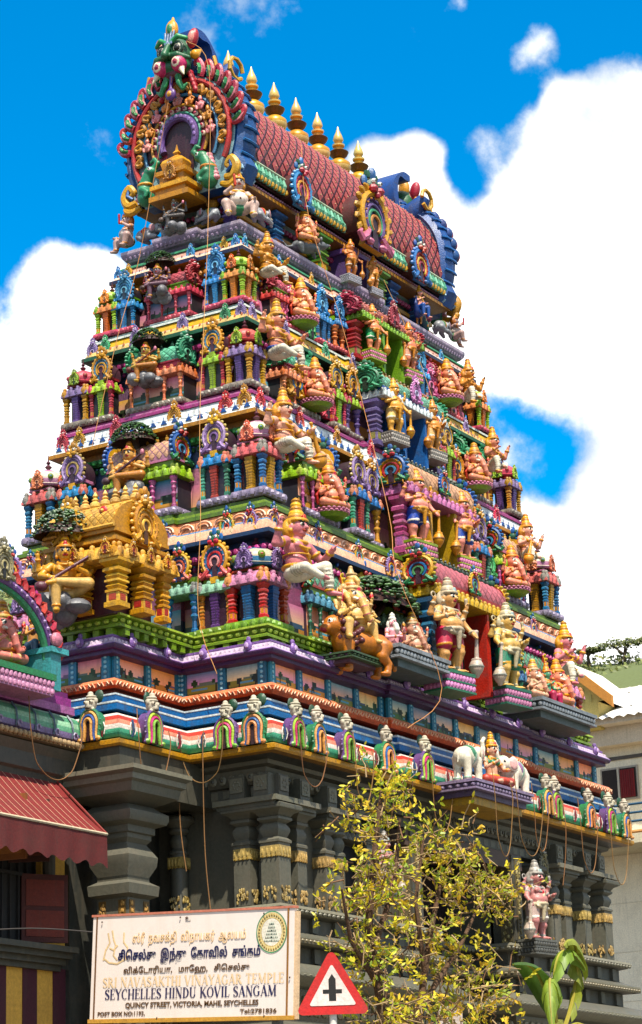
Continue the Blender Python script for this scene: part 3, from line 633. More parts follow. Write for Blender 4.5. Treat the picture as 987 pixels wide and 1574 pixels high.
def fig_monster(body='#1f5a34', cheek='#c7477a', ear='#a33247', horn=GOLD, tooth='#d9cfb4', tongue='#2f7d4a', detail=True):
    """snarling leonine mask above an arch, facing -Y, about 1 wide and 1.7 tall, z=0 at the lower jaw"""
    F = Fig()
    F.ell((0, 0.05, 0.95), (0.40, 0.34, 0.42), body); F.ell((0, -0.05, 0.62), (0.42, 0.30, 0.22), body)
    for s in (-1, 1):
        F.ell((s * 0.27, -0.28, 0.60), (0.19, 0.19, 0.19), cheek, k=0.02); F.tor((s * 0.27, -0.44, 0.58), 0.085, 0.022, tooth, ax=(0, 1, 0.1)); F.ell((s * 0.27, -0.46, 0.58), (0.045, 0.03, 0.045), '#8a1f46', k=0, bias=0.01)
        F.ell((s * 0.23, -0.22, 1.0), (0.12, 0.12, 0.11), '#b8b4a4', k=0.01); F.ell((s * 0.23, -0.31, 0.99), (0.075, 0.05, 0.075), '#0a0a0a', k=0, bias=0.012); F.tor((s * 0.23, -0.25, 1.0), 0.13, 0.04, '#143c26', ax=(0, 1, 0)); F.chain([(s * .04, -.36, .80), (s * .30, -.40, .76), (s * .52, -.22, .70)], [.07, .075, .05], '#1f5a34')
        F.chain([(s * 0.06, -0.3, 1.16), (s * 0.25, -0.3, 1.26), (s * 0.44, -0.2, 1.2)], [0.05, 0.06, 0.05], '#2f8a52'); F.ell((s * 0.46, 0.05, 1.28), (0.15, 0.12, 0.24), ear, ry=s * 18); F.ell((s * 0.47, -0.05, 1.27), (0.08, 0.06, 0.15), '#d98d86', k=0, bias=0.01, ry=s * 18)
        F.cap((s * 0.36, -0.30, 0.44), (s * 0.46, -0.36, 0.26), 0.075, 0.02, tooth); F.chain([(s * 0.14, -0.15, 0.42), (s * 0.22, -0.22, 0.18), (s * 0.32, -0.2, 0.02), (s * 0.44, -0.2, 0.1)], [0.08, 0.075, 0.06, 0.03], tongue)
        F.cap((s * 0.5, 0.1, 0.9), (s * 0.56, 0.2, 1.0), 0.12, 0.05, horn)
        for i in range(5): F.ell((s * (0.34 + 0.04 * i), 0.1, 0.48 - 0.11 * i), (0.08, 0.1, 0.08), ear)
    F.cap((0, -0.35, 1.05), (0, -0.5, 0.78), 0.07, 0.1, body)
    for i in range(4): F.cap((-0.09 + 0.06 * i, -0.34, 1.1), (-0.13 + 0.086 * i, -0.26, 1.42), 0.028, 0.03, '#6c7f96', k=0.003)
    F.ell((0, -0.12, 0.42), (0.3, 0.16, 0.1), '#5a1626'); F.ell((0, -0.16, 1.52), (0.17, 0.12, 0.24), horn); F.ell((0, -0.28, 1.52), (0.07, 0.04, 0.11), '#2f7d4a', bias=0.01); F.cap((0, -0.12, 1.62), (0, -0.1, 1.84), 0.1, 0.03, horn)
    F.chain([(0, -0.2, 0.4), (0, -0.26, 0.05)], [0.05, 0.04], '#5b3a78'); F.ell((0, -0.26, -0.08), (0.15, 0.08, 0.15), '#5b3a78'); F.ell((0, -0.34, -0.08), (0.06, 0.03, 0.06), GOLD, bias=0.01)
    return F
def fig_imp(skin, m=1):
    F = Fig()
    for s in (-1, 1):
        F.chain([(s * 0.08, 0, 0.12), (s * 0.26, -0.12, 0.22), (s * 0.18, -0.16, 0.0)], [0.11, 0.09, 0.07], skin); F.chain([(s * 0.16, 0, 0.5), (s * 0.32, -0.05, 0.38), (s * 0.2, -0.16, 0.5 if s == m else 0.28)], [0.075, 0.065, 0.06], skin)
    F.ell((0, -0.03, 0.3), (0.2, 0.17, 0.2), skin); F.ell((0, 0, 0.48), (0.17, 0.12, 0.11), skin); F.ell((0, -0.03, 0.72), (0.14, 0.14, 0.16), skin); F.ell((0, -0.02, 0.88), (0.11, 0.11, 0.1), GOLD)
    return F
def fig_makara(body='#2f7d58', fin='#cf8f92'):
    """scaly beast rearing beside an arch, facing -X with its back to +X"""
    F = Fig()
    F.chain([(0, 0, 0.05), (0.02, -0.02, 0.3), (-0.08, -0.04, 0.52)], [0.2, 0.17, 0.13], body); F.ell((-0.16, -0.05, 0.62), (0.17, 0.13, 0.13), body); F.chain([(-0.24, -0.05, 0.66), (-0.36, -0.06, 0.78), (-0.28, -0.06, 0.9), (-0.18, -0.06, 0.84)], [0.08, 0.06, 0.045, 0.03], body)
    for i in range(7): F.ell((0.2 - 0.03 * i, 0, 0.06 + 0.095 * i), (0.085, 0.08, 0.06), fin)
    F.ell((-0.2, -0.17, 0.66), 0.035, '#e8e4da', k=0, bias=0.01); F.ell((-0.2, -0.2, 0.66), 0.018, '#0a0a0a', k=0, bias=0.02); F.chain([(0.0, -0.15, 0.2), (-0.15, -0.18, 0.1), (-0.12, -0.2, 0.0)], [0.09, 0.06, 0.05], body); F.tor((0, -0.02, 0.33), 0.17, 0.025, GOLD)
    return F
# ---------------------------------------------------------------- ornament builders (local frame: facing -Y, u = +X, up = +Z)
def lerp(a, b, t): return a + (b - a) * t
def shade(c, f): return tuple(min(1.0, v * f) for v in c)
def mixc(a, b, t): return tuple(x + (y - x) * t for x, y in zip(a, b))
CACHE = {}
def horseshoe_mesh(frame, rings, niche, headc, lobes, feet, style=0):
    """gable-shaped horseshoe ornament, about 1 wide, 1.5 tall, z=0 at its foot"""
    key = ('h', frame, rings, niche, headc, lobes, feet, style)
    if key in CACHE: return CACHE[key]
    m = MB(); cz = 0.50; A0, A1 = -0.30 * PI, 1.30 * PI
    f = hx(frame); lo = hx(lobes)
    # back plate
    pl = [(0.40 * math.cos(A0 + (A1 - A0) * i / 20), cz + 0.44 * math.sin(A0 + (A1 - A0) * i / 20)) for i in range(21)]
    pl = [(0.30, 0.0)] + pl + [(-0.30, 0.0)]
    m.prism(pl, -0.02, 0.10, shade(hx(rings[0]), 0.8), f)
    m.tube([(x, -0.03, z) for x, _, z in arc(0, cz, 0.385, 0.43, A0, A1, 20)], 0.058, f, 6)
    nl = 15
    for i in range(nl):
        a = A0 + (A1 - A0) * (i + 0.5) / nl
        c = (0.455 * math.cos(a), 0.0, cz + 0.50 * math.sin(a))
        if style == 0: m.ell(c, (0.062, 0.06, 0.062), lo, 6, 4)
        else:
            d = (math.cos(a), math.sin(a)); m.tube([c, (c[0] + d[0] * 0.07 - d[1] * 0.02, -0.02, c[2] + d[1] * 0.07 + d[0] * 0.02), (c[0] + d[0] * 0.10 - d[1] * 0.07, -0.02, c[2] + d[1] * 0.10 + d[0] * 0.07)], [0.055, 0.045, 0.02], lo, 5)
    n = len(rings)
    for k, c in enumerate(rings):
        r = 0.31 - (0.31 - 0.13) * k / max(n - 1, 1)
        m.tube([(x, -0.035 - 0.006 * k, z) for x, _, z in arc(0, cz - 0.03 * k, r, r * 1.12, A0, A1, 16)], 0.17 / n * 0.62, hx(c), 5)
        if k == 0:
            for i in range(11):
                a = A0 + (A1 - A0) * (i + 0.5) / 11; m.ell((r * math.cos(a), -0.075, cz + r * 1.12 * math.sin(a)), 0.022, shade(hx(rings[-1]), 1.0), 5, 3)
    zt = cz - 0.03 * (n - 1)
    m.prism([(0.07, 0.02), (0.085, zt), (0.05, zt + 0.10), (0, zt + 0.13), (-0.05, zt + 0.10), (-0.085, zt), (-0.07, 0.02)], -0.045, 0.0, hx(niche))
    for s in (-1, 1):
        m.tube([(s * 0.22, -0.04, 0.24), (s * 0.33, -0.06, 0.10), (s * 0.43, -0.06, 0.03), (s * 0.50, -0.05, 0.12), (s * 0.44, -0.05, 0.18)], [0.06, 0.07, 0.06, 0.05, 0.03], hx(feet), 6)
        m.ell((s * 0.20, -0.06, 0.06), (0.10, 0.06, 0.06), hx(feet), 6, 4)
    # small snarling head crowning the arch
    h0, h1, h2 = [hx(c) for c in headc]; z = 1.06
    m.ell((0, 0.0, z), (0.16, 0.13, 0.15), h0, 8, 5)
    for s in (-1, 1):
        m.ell((s * 0.10, -0.10, z - 0.07), (0.08, 0.08, 0.075), h1, 6, 4); m.ell((s * 0.09, -0.11, z + 0.06), 0.045, (0.8, 0.78, 0.7), 5, 4); m.ell((s * 0.09, -0.145, z + 0.06), 0.022, (0.01, 0.01, 0.01), 4, 3)
        m.ell((s * 0.19, 0.02, z + 0.07), (0.07, 0.06, 0.10), h2, 6, 4); m.ell((s * 0.12, 0.0, z + 0.19), (0.06, 0.06, 0.08), h0, 5, 4)
    m.ell((0, -0.02, z + 0.23), (0.075, 0.07, 0.12), h2, 6, 5); m.ell((0, -0.12, z - 0.16), (0.06, 0.05, 0.06), h1, 6, 4)
    o = m.build('horseshoe_ornament', M_PAINT); me = o.data; bpy.data.objects.remove(o); CACHE[key] = me; return me
def col_mesh(c1, c2, kind=0, trim='#c98a1c'):
    key = ('c', c1, c2, kind, trim)
    if key in CACHE: return CACHE[key]
    a, b, t = hx(c1), hx(c2), hx(trim); m = MB()
    if kind == 0:    # square column with ribbed bulb and flared capital
        m.sq([(.46, 0, a), (.46, .10, a), (.36, .12, b), (.36, .30, t), (.42, .31, a), (.42, .36, a), (.30, .38, a), (.40, .44, a), (.30, .50, b), (.44, .53, b), (.44, .57, a), (.34, .59, a), (.42, .65, b), (.34, .70, a), (.50, .75, a), (.50, .81, b), (.40, .84, a), (.62, .94, a), (.62, 1.0, a)])
        for s in (-1, 1): m.box((0, s * .365, .21), (.22, .012, .07), t)
        for s in (-1, 1): m.box((s * .365, 0, .21), (.012, .22, .07), t)
    elif kind == 1:  # broad pilaster with bowed ribs and a dark groove
        pr = [(.5, 0, a), (.5, .08, b)]
        for i in range(8):
            z = .10 + .085 * i; r = .40 + .10 * (i / 7) ** 2; pr += [(r, z, a), (r + .03, z + .03, a), (r + .03, z + .055, b if i % 2 else shade(a, .7)), (r, z + .06, shade(a, .5))]
        pr += [(.56, .80, a), (.62, .88, b), (.52, .90, a), (.60, 1.0, a)]
        m.sq(pr)
        for q, (x, y) in enumerate(((0, -1), (-1, 0), (1, 0), (0, 1))):
            dx, dy = (.05, .02) if x == 0 else (.02, .05)
            m.box((x * .47 + (0.18 if x == 0 else 0), y * .47 + (0.18 if y == 0 else 0), .42), (dx, dy, .33), shade(b, .25))
    else:            # turned baluster
        m.lathe([(.42, 0, a), (.42, .08, b), (.3, .10, a), (.24, .3, a), (.42, .42, b), (.42, .46, a), (.26, .50, a), (.4, .62, a), (.3, .7, b), (.5, .78, a), (.36, .84, b), (.6, .95, a), (.6, 1, a)], 10)
    o = m.build('column', M_PAINT); me = o.data; bpy.data.objects.remove(o); CACHE[key] = me; return me
def put_col(parent, x, y, z, w, h, c1, c2, kind=0, d=None, trim='#c98a1c', name='column'):
    return link_obj(name, col_mesh(c1, c2, kind, trim), parent, (x, y, z), 0, (w, d or w, h))
def put_shoe(parent, loc, w, sc, rz=0.0, h=1.0, name='horseshoe_ornament', dep=1.0):
    return link_obj(name, horseshoe_mesh(*sc), parent, loc, rz, (w, w * dep, w * h))
def roll(m, x0, x1, y0, y1, z0, z1, c, c2):
    """petalled base roll around a rectangle, with petals"""
    zm = (z0 + z1) / 2; r = (z1 - z0) / 2
    pr = [(-.6, z0), (-.15, z0 + .15 * r), (0, zm - .3 * r), (0, zm + .3 * r), (-.2, z1 - .1 * r), (-.7, z1)]
    for i in range(len(pr) - 1):
        pass
    vs = []; fs = []
    for o, z in pr:
        o *= r; vs += [(x0 - o * 1, y0 - o, z), (x1 + o, y0 - o, z), (x1 + o, y1 + o, z), (x0 - o, y1 + o, z)]
    for i in range(len(pr) - 1):
        for k in range(4): fs.append((i * 4 + k, i * 4 + (k + 1) % 4, (i + 1) * 4 + (k + 1) % 4, (i + 1) * 4 + k))
    t = (len(pr) - 1) * 4; fs.append((t, t + 1, t + 2, t + 3)); m.add(vs, fs, c)
    st = max(r * 1.9, .028)
    for (ax, a, b, fix) in (('x', x0, x1, y0), ('y', y0, y1, x0), ('y', y0, y1, x1)):
        n = max(2, int((b - a) / st))
        for i in range(n):
            u = a + (b - a) * (i + .5) / n; w = (b - a) / n * .46
            if ax == 'x': m.ell((u, fix, zm), (w, r * .55, r * .8), c2 if i % 2 else c, 6, 4)
            else: m.ell((fix, u, zm), (r * .55, w, r * .8), c2 if i % 2 else c, 6, 4)
def kapota(m, x0, x1, y0, y1, z0, z1, c, bumps, corner=None, edge=None):
    """overhanging curved cornice of a little shrine with a row of crest bumps"""
    h = z1 - z0; vs = []; fs = []; cs = []
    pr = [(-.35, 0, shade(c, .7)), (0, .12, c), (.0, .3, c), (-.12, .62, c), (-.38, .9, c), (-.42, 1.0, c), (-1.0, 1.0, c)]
    for o, z, _ in pr:
        o *= h; vs += [(x0 - o, y0 - o, z0 + z * h), (x1 + o, y0 - o, z0 + z * h), (x1 + o, y1 + o, z0 + z * h), (x0 - o, y1 + o, z0 + z * h)]
    for i in range(len(pr) - 1):
        for k in range(4): fs.append((i * 4 + k, i * 4 + (k + 1) % 4, (i + 1) * 4 + (k + 1) % 4, (i + 1) * 4 + k)); cs.append(pr[i][2])
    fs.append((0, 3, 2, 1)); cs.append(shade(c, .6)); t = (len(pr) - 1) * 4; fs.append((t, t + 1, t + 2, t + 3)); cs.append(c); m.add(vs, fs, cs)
    cc = corner or bumps
    for (ax, a, b, fix, sg) in (('x', x0, x1, y0, -1), ('y', y0, y1, x0, -1), ('y', y0, y1, x1, 1)):
        n = max(3, int(round((b - a) / (h * .85))))
        for i in range(n):
            u = a + (b - a) * (i + .5) / n; col = cc if i in (0, n - 1) else bumps; w = min(h * .36, (b - a) / n * .45)
            for (dz, s, dk) in ((.45, 1.0, 0), (.92, .55, .10)):
                p = fix - sg * (.10 + dk) * h
                if ax == 'x': m.ell((u, p, z0 + dz * h), (w * s, h * .2, h * .42 * s), col, 6, 4)
                else: m.ell((p, u, z0 + dz * h), (h * .2, w * s, h * .42 * s), col, 6, 4)
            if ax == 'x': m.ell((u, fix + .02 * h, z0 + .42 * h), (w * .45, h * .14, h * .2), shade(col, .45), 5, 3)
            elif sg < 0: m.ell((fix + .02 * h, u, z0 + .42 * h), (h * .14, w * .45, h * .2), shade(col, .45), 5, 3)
def lattice(m, Sf, nu, nv, base, gem, line, inset=.30, lift=.012, dot=None):
    """raised diamond lattice over the surface Sf(u,v) -> (point, normal)"""
    for i in range(nu * 2):
        for j in range(nv * 2 - 1):
            if (i + j) % 2: continue
            cu, cv = (i + .5) / (nu * 2), (j + 1) / (nv * 2)
            du, dv = .5 / nu, .5 / nv
            P = [Sf(min(max(cu + a * du * (1 - inset * .5), 0), 1), min(max(cv + b * dv * (1 - inset * .5), 0), 1)) for a, b in ((1, 0), (0, 1), (-1, 0), (0, -1))]
            c0 = Sf(min(cu, 1), cv); q = [tuple(Vector(p) + Vector(n) * lift * .35) for p, n in P]; top = tuple(Vector(c0[0]) + Vector(c0[1]) * lift)
            o = len(m.V); m.V.extend(q + [top])
            cg = gem if (i // 1 + j) % 4 else shade(gem, .85)
            for k in range(4): m.F.append([o + k, o + (k + 1) % 4, o + 4]); m.C.append(cg)
            if dot: m.ell(tuple(Vector(c0[0]) + Vector(c0[1]) * lift), .010, dot, 5, 3)
def barrel_sec(n=12, bulge=1.08):
    """keel-arched cross section (y,z) from front eave over the ridge to the back, unit half width and unit height"""
    pts = []
    for i in range(n + 1):
        t = i / n; s = 1 if t < .5 else -1; q = t * 2 if t < .5 else (1 - t) * 2
        y = -s * (math.cos(q * PI / 2) ** .72) * (1 + (bulge - 1) * math.sin(q * PI)); z = q ** 1.0 * .55 + .45 * math.sin(q * PI / 2)
        pts.append((y, z))
    return pts
SH = lambda *a: tuple(a)
def kuta(name, sch, s, H):
    """square corner shrine; s half width, H height; returns the Empty (z=0 at its base)"""
    r = empty(name)
    z1, z2, z3, z4 = .11 * H, .49 * H, .64 * H, .71 * H
    m = MB(); roll(m, -s, s, -s, s, 0, z1, hx(sch['roll']), shade(hx(sch['roll']), 1.25)); m.build('base_course', M_PAINT, r)
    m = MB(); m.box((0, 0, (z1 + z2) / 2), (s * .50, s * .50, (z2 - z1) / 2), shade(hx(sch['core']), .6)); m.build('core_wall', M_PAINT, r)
    w = s * .31
    for x in (-1, 1):
        for y in (-1, 1): put_col(r, x * s * .72, y * s * .72, z1 - .004, w, z2 - z1 + .006, sch['c1'], sch['c1b'], 0)
    for x, y in ((0, -1), (-1, 0), (1, 0)): put_col(r, x * s * .64, y * s * .64, z1 - .004, w * 1.25, z2 - z1 + .004, sch['c2'], sch['c2b'], 1)
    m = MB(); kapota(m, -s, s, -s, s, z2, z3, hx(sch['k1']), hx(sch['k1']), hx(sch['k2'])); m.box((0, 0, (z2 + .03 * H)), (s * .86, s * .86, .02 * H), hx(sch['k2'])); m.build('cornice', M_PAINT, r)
    m = MB(); m.sq([(s * .62, z3 - .01, hx(sch['n1'])), (s * .62, z3 + .02 * H, hx(sch['n2'])), (s * .72, z3 + .025 * H, hx(sch['n2'])), (s * .72, z3 + .045 * H, hx(sch['n1'])), (s * .58, z3 + .05 * H, hx(sch['n1'])), (s * .58, z4 + .01, hx(sch['n1']))]); m.build('neck', M_PAINT, r)
    d = hx(sch['d1']); d2 = hx(sch['d2']); t = H * 1.0 - z4
    m = MB(); m.lathe([(s * .92, z4, d2), (s * .98, z4 + .08 * t, d), (s * .90, z4 + .12 * t, d2), (s * .95, z4 + .30 * t, d), (s * .90, z4 + .48 * t, d), (s * .70, z4 + .64 * t, d2), (s * .42, z4 + .74 * t, d2), (s * .30, z4 + .80 * t, d), (s * .12, z4 + .84 * t, d)], 8, (0, 0, 0), PI / 8, 1.06, 1.06)
    for q in range(4):
        a = PI / 4 + q * PI / 2; m.ell((s * .88 * math.cos(a), s * .88 * math.sin(a), z4 + .38 * t), s * .17, hx(sch['n1']), 8, 5); m.ell((s * .97 * math.cos(a), s * .97 * math.sin(a), z4 + .38 * t), s * .09, hx(sch['c1']), 6, 4)
    m.build('dome', M_PAINT, r)
    f = hx(sch.get('fin', '#5a2436')); m = MB(); m.lathe([(.16 * s, 0, f), (.05 * s, .06 * s, f), (.2 * s, .22 * s, f), (.05 * s, .36 * s, f), (.13 * s, .46 * s, f), (.04 * s, .56 * s, f), (.0 * s + .004, .86 * s, f)], 8); m.build('finial', M_PAINT, r, (0, 0, z4 + .80 * t))
    for rz, p in ((0, (0, -s * .93, 0)), (-PI / 2, (-s * .93, 0, 0)), (PI / 2, (s * .93, 0, 0))): put_shoe(r, (p[0], p[1], z4 - .10 * t), s * .80, sch['shoe'], rz, .92)
    return r
def panjara(name, sch, s, H, dep=.7):
    """narrow shrine crowned by a large horseshoe gable"""
    r = empty(name); d = s * dep
    z1, z2, z3 = .10 * H, .47 * H, .60 * H
    m = MB(); roll(m, -s, s, -d, d, 0, z1, hx(sch['roll']), shade(hx(sch['roll']), 1.25)); m.build('base_course', M_PAINT, r)
    m = MB(); m.box((0, 0, (z1 + z2) / 2), (s * .8, d * .55, (z2 - z1) / 2), hx(sch['core'])); m.build('core_wall', M_PAINT, r)
    for x in (-1, 1): put_col(r, x * s * .76, -d * .55, z1, s * .27, z2 - z1 + .004, sch['p1'], sch['p1b'], 0)
    put_col(r, 0, -d * .5, z1, s * .40, z2 - z1 + .004, sch['p2'], sch['p2b'], 1)
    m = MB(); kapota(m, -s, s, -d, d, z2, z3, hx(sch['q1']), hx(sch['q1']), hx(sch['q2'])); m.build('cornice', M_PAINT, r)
    m = MB(); m.b2(-s * .7, s * .7, -d * .5, d * .6, z3 - .01, z3 + .05 * H, hx(sch['n1'])); m.b2(-s * .22, s * .22, -d * .75, -d * .5, z3 - .01, z3 + .06 * H, hx(sch['q3']))
    m.b2(-s * .85, s * .85, -d * .55, d * .6, z3 + .05 * H, z3 + .085 * H, hx(sch['n2'])); m.build('neck', M_PAINT, r)
    m = MB(); pl = [(x * s * .8, z3 + .08 * H + z * .30 * H) for x, z in barrel_sec(10)]; m.prism(pl, -d * .4, d * .9, hx(sch['barrel'])); m.build('barrel_roof', M_PAINT, r)
    put_shoe(r, (0, -d * .52, z3 + .055 * H), s * 1.75, sch['big'], 0, .34 * H / (s * 1.75) * .85 if False else 1.0)
    return r
def shala(name, sch, s, H, dep, gables=(1, 1), beads=True):
    """oblong shrine: columns, cornice, barrel roof with diamond lattice, gable ornament at either end"""
    r = empty(name); d = dep
    z1, z2, z3 = .10 * H, .46 * H, .60 * H
    m = MB(); roll(m, -s, s, -d, d, 0, z1, hx(sch['roll']), shade(hx(sch['roll']), 1.25)); m.build('base_course', M_PAINT, r)
    r2 = painting_mb(s * .9 * 2, z2 - z1, 77 + int(s * 100), -s * .9, -d * .42, z1); r2.b2(-s * .9, s * .9, -d * .4, d, z1, z2, hx(sch['core'])); r2.build('painted_wall', M_PANEL, r)
    for x in (-.88, -.3, .3, .88): put_col(r, x * s, -d * .72, z1, s * .15, z2 - z1 + .004, sch['s1'], sch['s1b'], 2)
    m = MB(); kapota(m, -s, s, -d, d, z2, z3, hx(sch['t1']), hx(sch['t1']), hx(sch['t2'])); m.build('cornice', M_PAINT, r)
    m = MB(); m.b2(-s * .9, s * .9, -d * .8, d, z3 - .01, z3 + .06 * H, hx(sch['n1'])); m.b2(-s * .96, s * .96, -d * .9, d, z3 + .06 * H, z3 + .085 * H, hx(sch['n2'])); m.build('neck', M_PAINT, r)
    zb = z3 + .085 * H; hh = .27 * H; sec = barrel_sec(12)
    m = MB(); pl = [(y * d * .9, zb + z * hh) for y, z in sec]
    vs = [(x, y, z) for x in (-s * .9, s * .9) for y, z in pl]; n = len(pl)
    m.add(vs, [(i, i + 1, n + i + 1, n + i)[::-1] for i in range(n - 1)] + [tuple(range(n)), tuple(range(2 * n - 1, n - 1, -1))], shade(hx(sch['r2']), .8))
    def Sf(u, v):
        q = v * (n - 1) * .5; i = min(int(q), n - 2); t = q - i; a, b = pl[i], pl[i + 1]
        p = (lerp(-s * .9, s * .9, u), lerp(a[0], b[0], t), lerp(a[1], b[1], t)); nn = Vector((0, -(b[1] - a[1]), (b[0] - a[0]))).normalized()
        return p, (nn.x, nn.y, nn.z)
    lattice(m, Sf, max(5, int(s * 20)), 3, None, hx(sch['r1']), None); m.build('barrel_roof', M_PAINT, r)
    if beads:
        m = MB(); c = hx(sch['bead']); k = max(4, int(s * 16))
        for i in range(k): x = lerp(-s * .8, s * .8, i / (k - 1)); m.ell((x, 0, zb + hh + .025), (.022, .022, .026), c, 6, 4); m.ell((x, 0, zb + hh + .058), .013, c, 6, 4)
        m.build('ridge_finials', M_PAINT, r)
    for sd, on in zip((-1, 1), gables):
        if on: put_shoe(r, (sd * s * .92, -d * .1, z3 + .05 * H), d * 2.3, sch['gab'], sd * PI / 2, .36 * H / (d * 2.3) if True else 1, name='gable_ornament')
    return r
def painting_mb(w, h, seed, x0=0.0, y=0.0, z0=0.0, dim=1.25):
    """a painted landscape: sky, hills, water and trees as flat colour fields on a fine grid"""
    g = np.random.default_rng(seed); nx = max(10, int(w / h * 14)); nz = 14
    skyA = [hx(c) for c in ('#3f86a8', '#c77a96', '#d98f5a', '#5c9ab0', '#d8a24c')][g.integers(5)]; skyB = [hx(c) for c in ('#d8a890', '#dba070', '#c98aa8', '#d9c08a')][g.integers(4)]
    land = [hx(c) for c in ('#7a7a2c', '#4a6a30', '#b0802c', '#3c5a3a')][g.integers(4)]; tree = [hx(c) for c in ('#16301c', '#1f3d1a', '#2b3a18', '#142a26')][g.integers(4)]
    hill = [hx(c) for c in ('#4b5568', '#6a5a74', '#33506a', '#5a6a5a')][g.integers(4)]; wat = hx('#4f8aa0')
    tr = [(g.random(), .28 + .25 * g.random(), .05 + .13 * g.random()) for _ in range(int(3 + w / h * 1.6))]
    ph = g.random() * 6; m = MB()
    vs = [(x0 + w * i / nx, y, z0 + h * j / nz) for j in range(nz + 1) for i in range(nx + 1)]; fs = []; cs = []
    for j in range(nz):
        for i in range(nx):
            u, v = (i + .5) / nx, (j + .5) / nz; c = mixc(skyB, skyA, min(1, max(0, (v - .35) * 1.7)))
            if .08 * math.sin(u * w / h * 3 + ph) + .42 > v: c = hill
            if v < .34: c = wat if .2 < v < .3 and math.sin(u * 7 + ph) > 0 else land
            if v < .12: c = shade(land, .6)
            for tx, tz, rr in tr:
                if ((u - tx) * w / h) ** 2 + ((v - tz) * 1.1) ** 2 < rr * rr * (0.7 + .6 * g.random()): c = shade(tree, .8 + .6 * g.random())
                if abs(u - tx) * w / h < .022 and v < tz and v > tz - .28: c = hx('#2a1a10')
            cs.append(shade(c, dim)); a = j * (nx + 1) + i; fs.append((a, a + 1, a + nx + 2, a + nx + 1))
    m.add(vs, fs, cs); return m

# ---------------------------------------------------------------- stepped plans and mouldings swept round them
def plan(a, b, fr=(), sd=()):
    """rectilinear outline, counter-clockwise from the near corner; fr/sd: nested centre projections (half length, extra depth)"""
    P = [(-a, -b)]; d = 0
    for h, e in fr: P += [(-h, -b - d), (-h, -b - d - e)]; d += e
    for h, e in reversed(fr): P += [(h, -b - d), (h, -b - d + e)]; d -= e
    P += [(a, -b), (a, b)]
    P += [(-a, b)]; d = 0
    for h, e in sd: P += [(-a - d, h), (-a - d - e, h)]; d += e
    for h, e in reversed(sd): P += [(-a - d, -h), (-a - d + e, -h)]; d -= e
    return P
def offset(P, o):
    n = len(P); out = []
    for i in range(n):
        p, q, r = P[i - 1], P[i], P[(i + 1) % n]
        def nv(u, v): dx, dy = v[0] - u[0], v[1] - u[1]; L = math.hypot(dx, dy); return dy / L, -dx / L
        a, b = nv(p, q), nv(q, r)
        if abs(a[0] * b[0] + a[1] * b[1]) > .5: out.append((q[0] + a[0] * o, q[1] + a[1] * o))
        else: out.append((q[0] + (a[0] + b[0]) * o, q[1] + (a[1] + b[1]) * o))
    return out
def band(m, P, prof):
    n = len(P); b = len(m.V)
    for o, z, _ in prof: m.V.extend([(x, y, z) for x, y in offset(P, o)])
    for i in range(len(prof) - 1):
        for k in range(n):
            k2 = (k + 1) % n; m.F.append([b + i * n + k, b + i * n + k2, b + (i + 1) * n + k2, b + (i + 1) * n + k]); m.C.append(prof[i][2])
def edges(P, o, sides='FS'):
    Q = offset(P, o); n = len(Q); out = []
    for i in range(n):
        (x0, y0), (x1, y1) = Q[i], Q[(i + 1) % n]; L = math.hypot(x1 - x0, y1 - y0)
        nx, ny = (y1 - y0) / L, -(x1 - x0) / L
        if (ny < -.5 and 'F' in sides) or (nx < -.5 and 'S' in sides): out.append(((x0, y0), (x1, y1), L, (nx, ny)))
    return out
def row(m, P, o, z, step, fn, sides='FS'):
    """repeat a small ornament along the visible edges; fn(template MB index) placed with its front along the outward normal"""
    for (p, q, L, nn) in edges(P, o, sides):
        k = max(1, int(round(L / step)))
        if L < step * .6: continue
        for i in range(k):
            t = (i + .5) / k; x, y = lerp(p[0], q[0], t), lerp(p[1], q[1], t); w = L / k
            T = fn(i, w); ca, sa = -nn[1], nn[0]
            # local x along the edge, local -y outward
            m.merge(T, lambda v: (x + v[0] * ca - v[1] * nn[0], y + v[0] * sa - v[1] * nn[1], z + v[2]))
def t_petal(c, w, h, d):
    m = MB(); m.ell((0, 0, 0), (w, d, h), c, 6, 4); return m
# ---------------------------------------------------------------- the temple tower
ZG = 2.0                                              # street level in front of the temple
tower = empty('temple_tower', (0, 0, ZG)); tag(tower, 'tall stepped temple tower crowded with painted shrines, seven gold finials on its roof', 'temple')
TW = lambda m, name, mat=M_PAINT, **k: m.build(name, mat, tower, **k)
LV = {'K0': (5.90, 3.986, 1.974), 'K1': (6.52, 3.773, 1.833), 'K2': (6.918, 3.767, 1.843), 'L2': (8.194, 3.442, 1.626), 'L3': (9.579, 3.161, 1.317), 'L4': (10.712, 2.891, 1.080), 'L5': (11.651, 2.641, .882), 'R': (12.011, 2.539, .794)}
SIDEX, SIDEY = -5.10, 1.02                            # the bay that projects from the short side, below the gold shrine
def base_plan(a, b, o=0.0):
    return plan(a, b, [(1.62, .05)], [(SIDEY + (a - 3.986), -SIDEX - 3.986)])
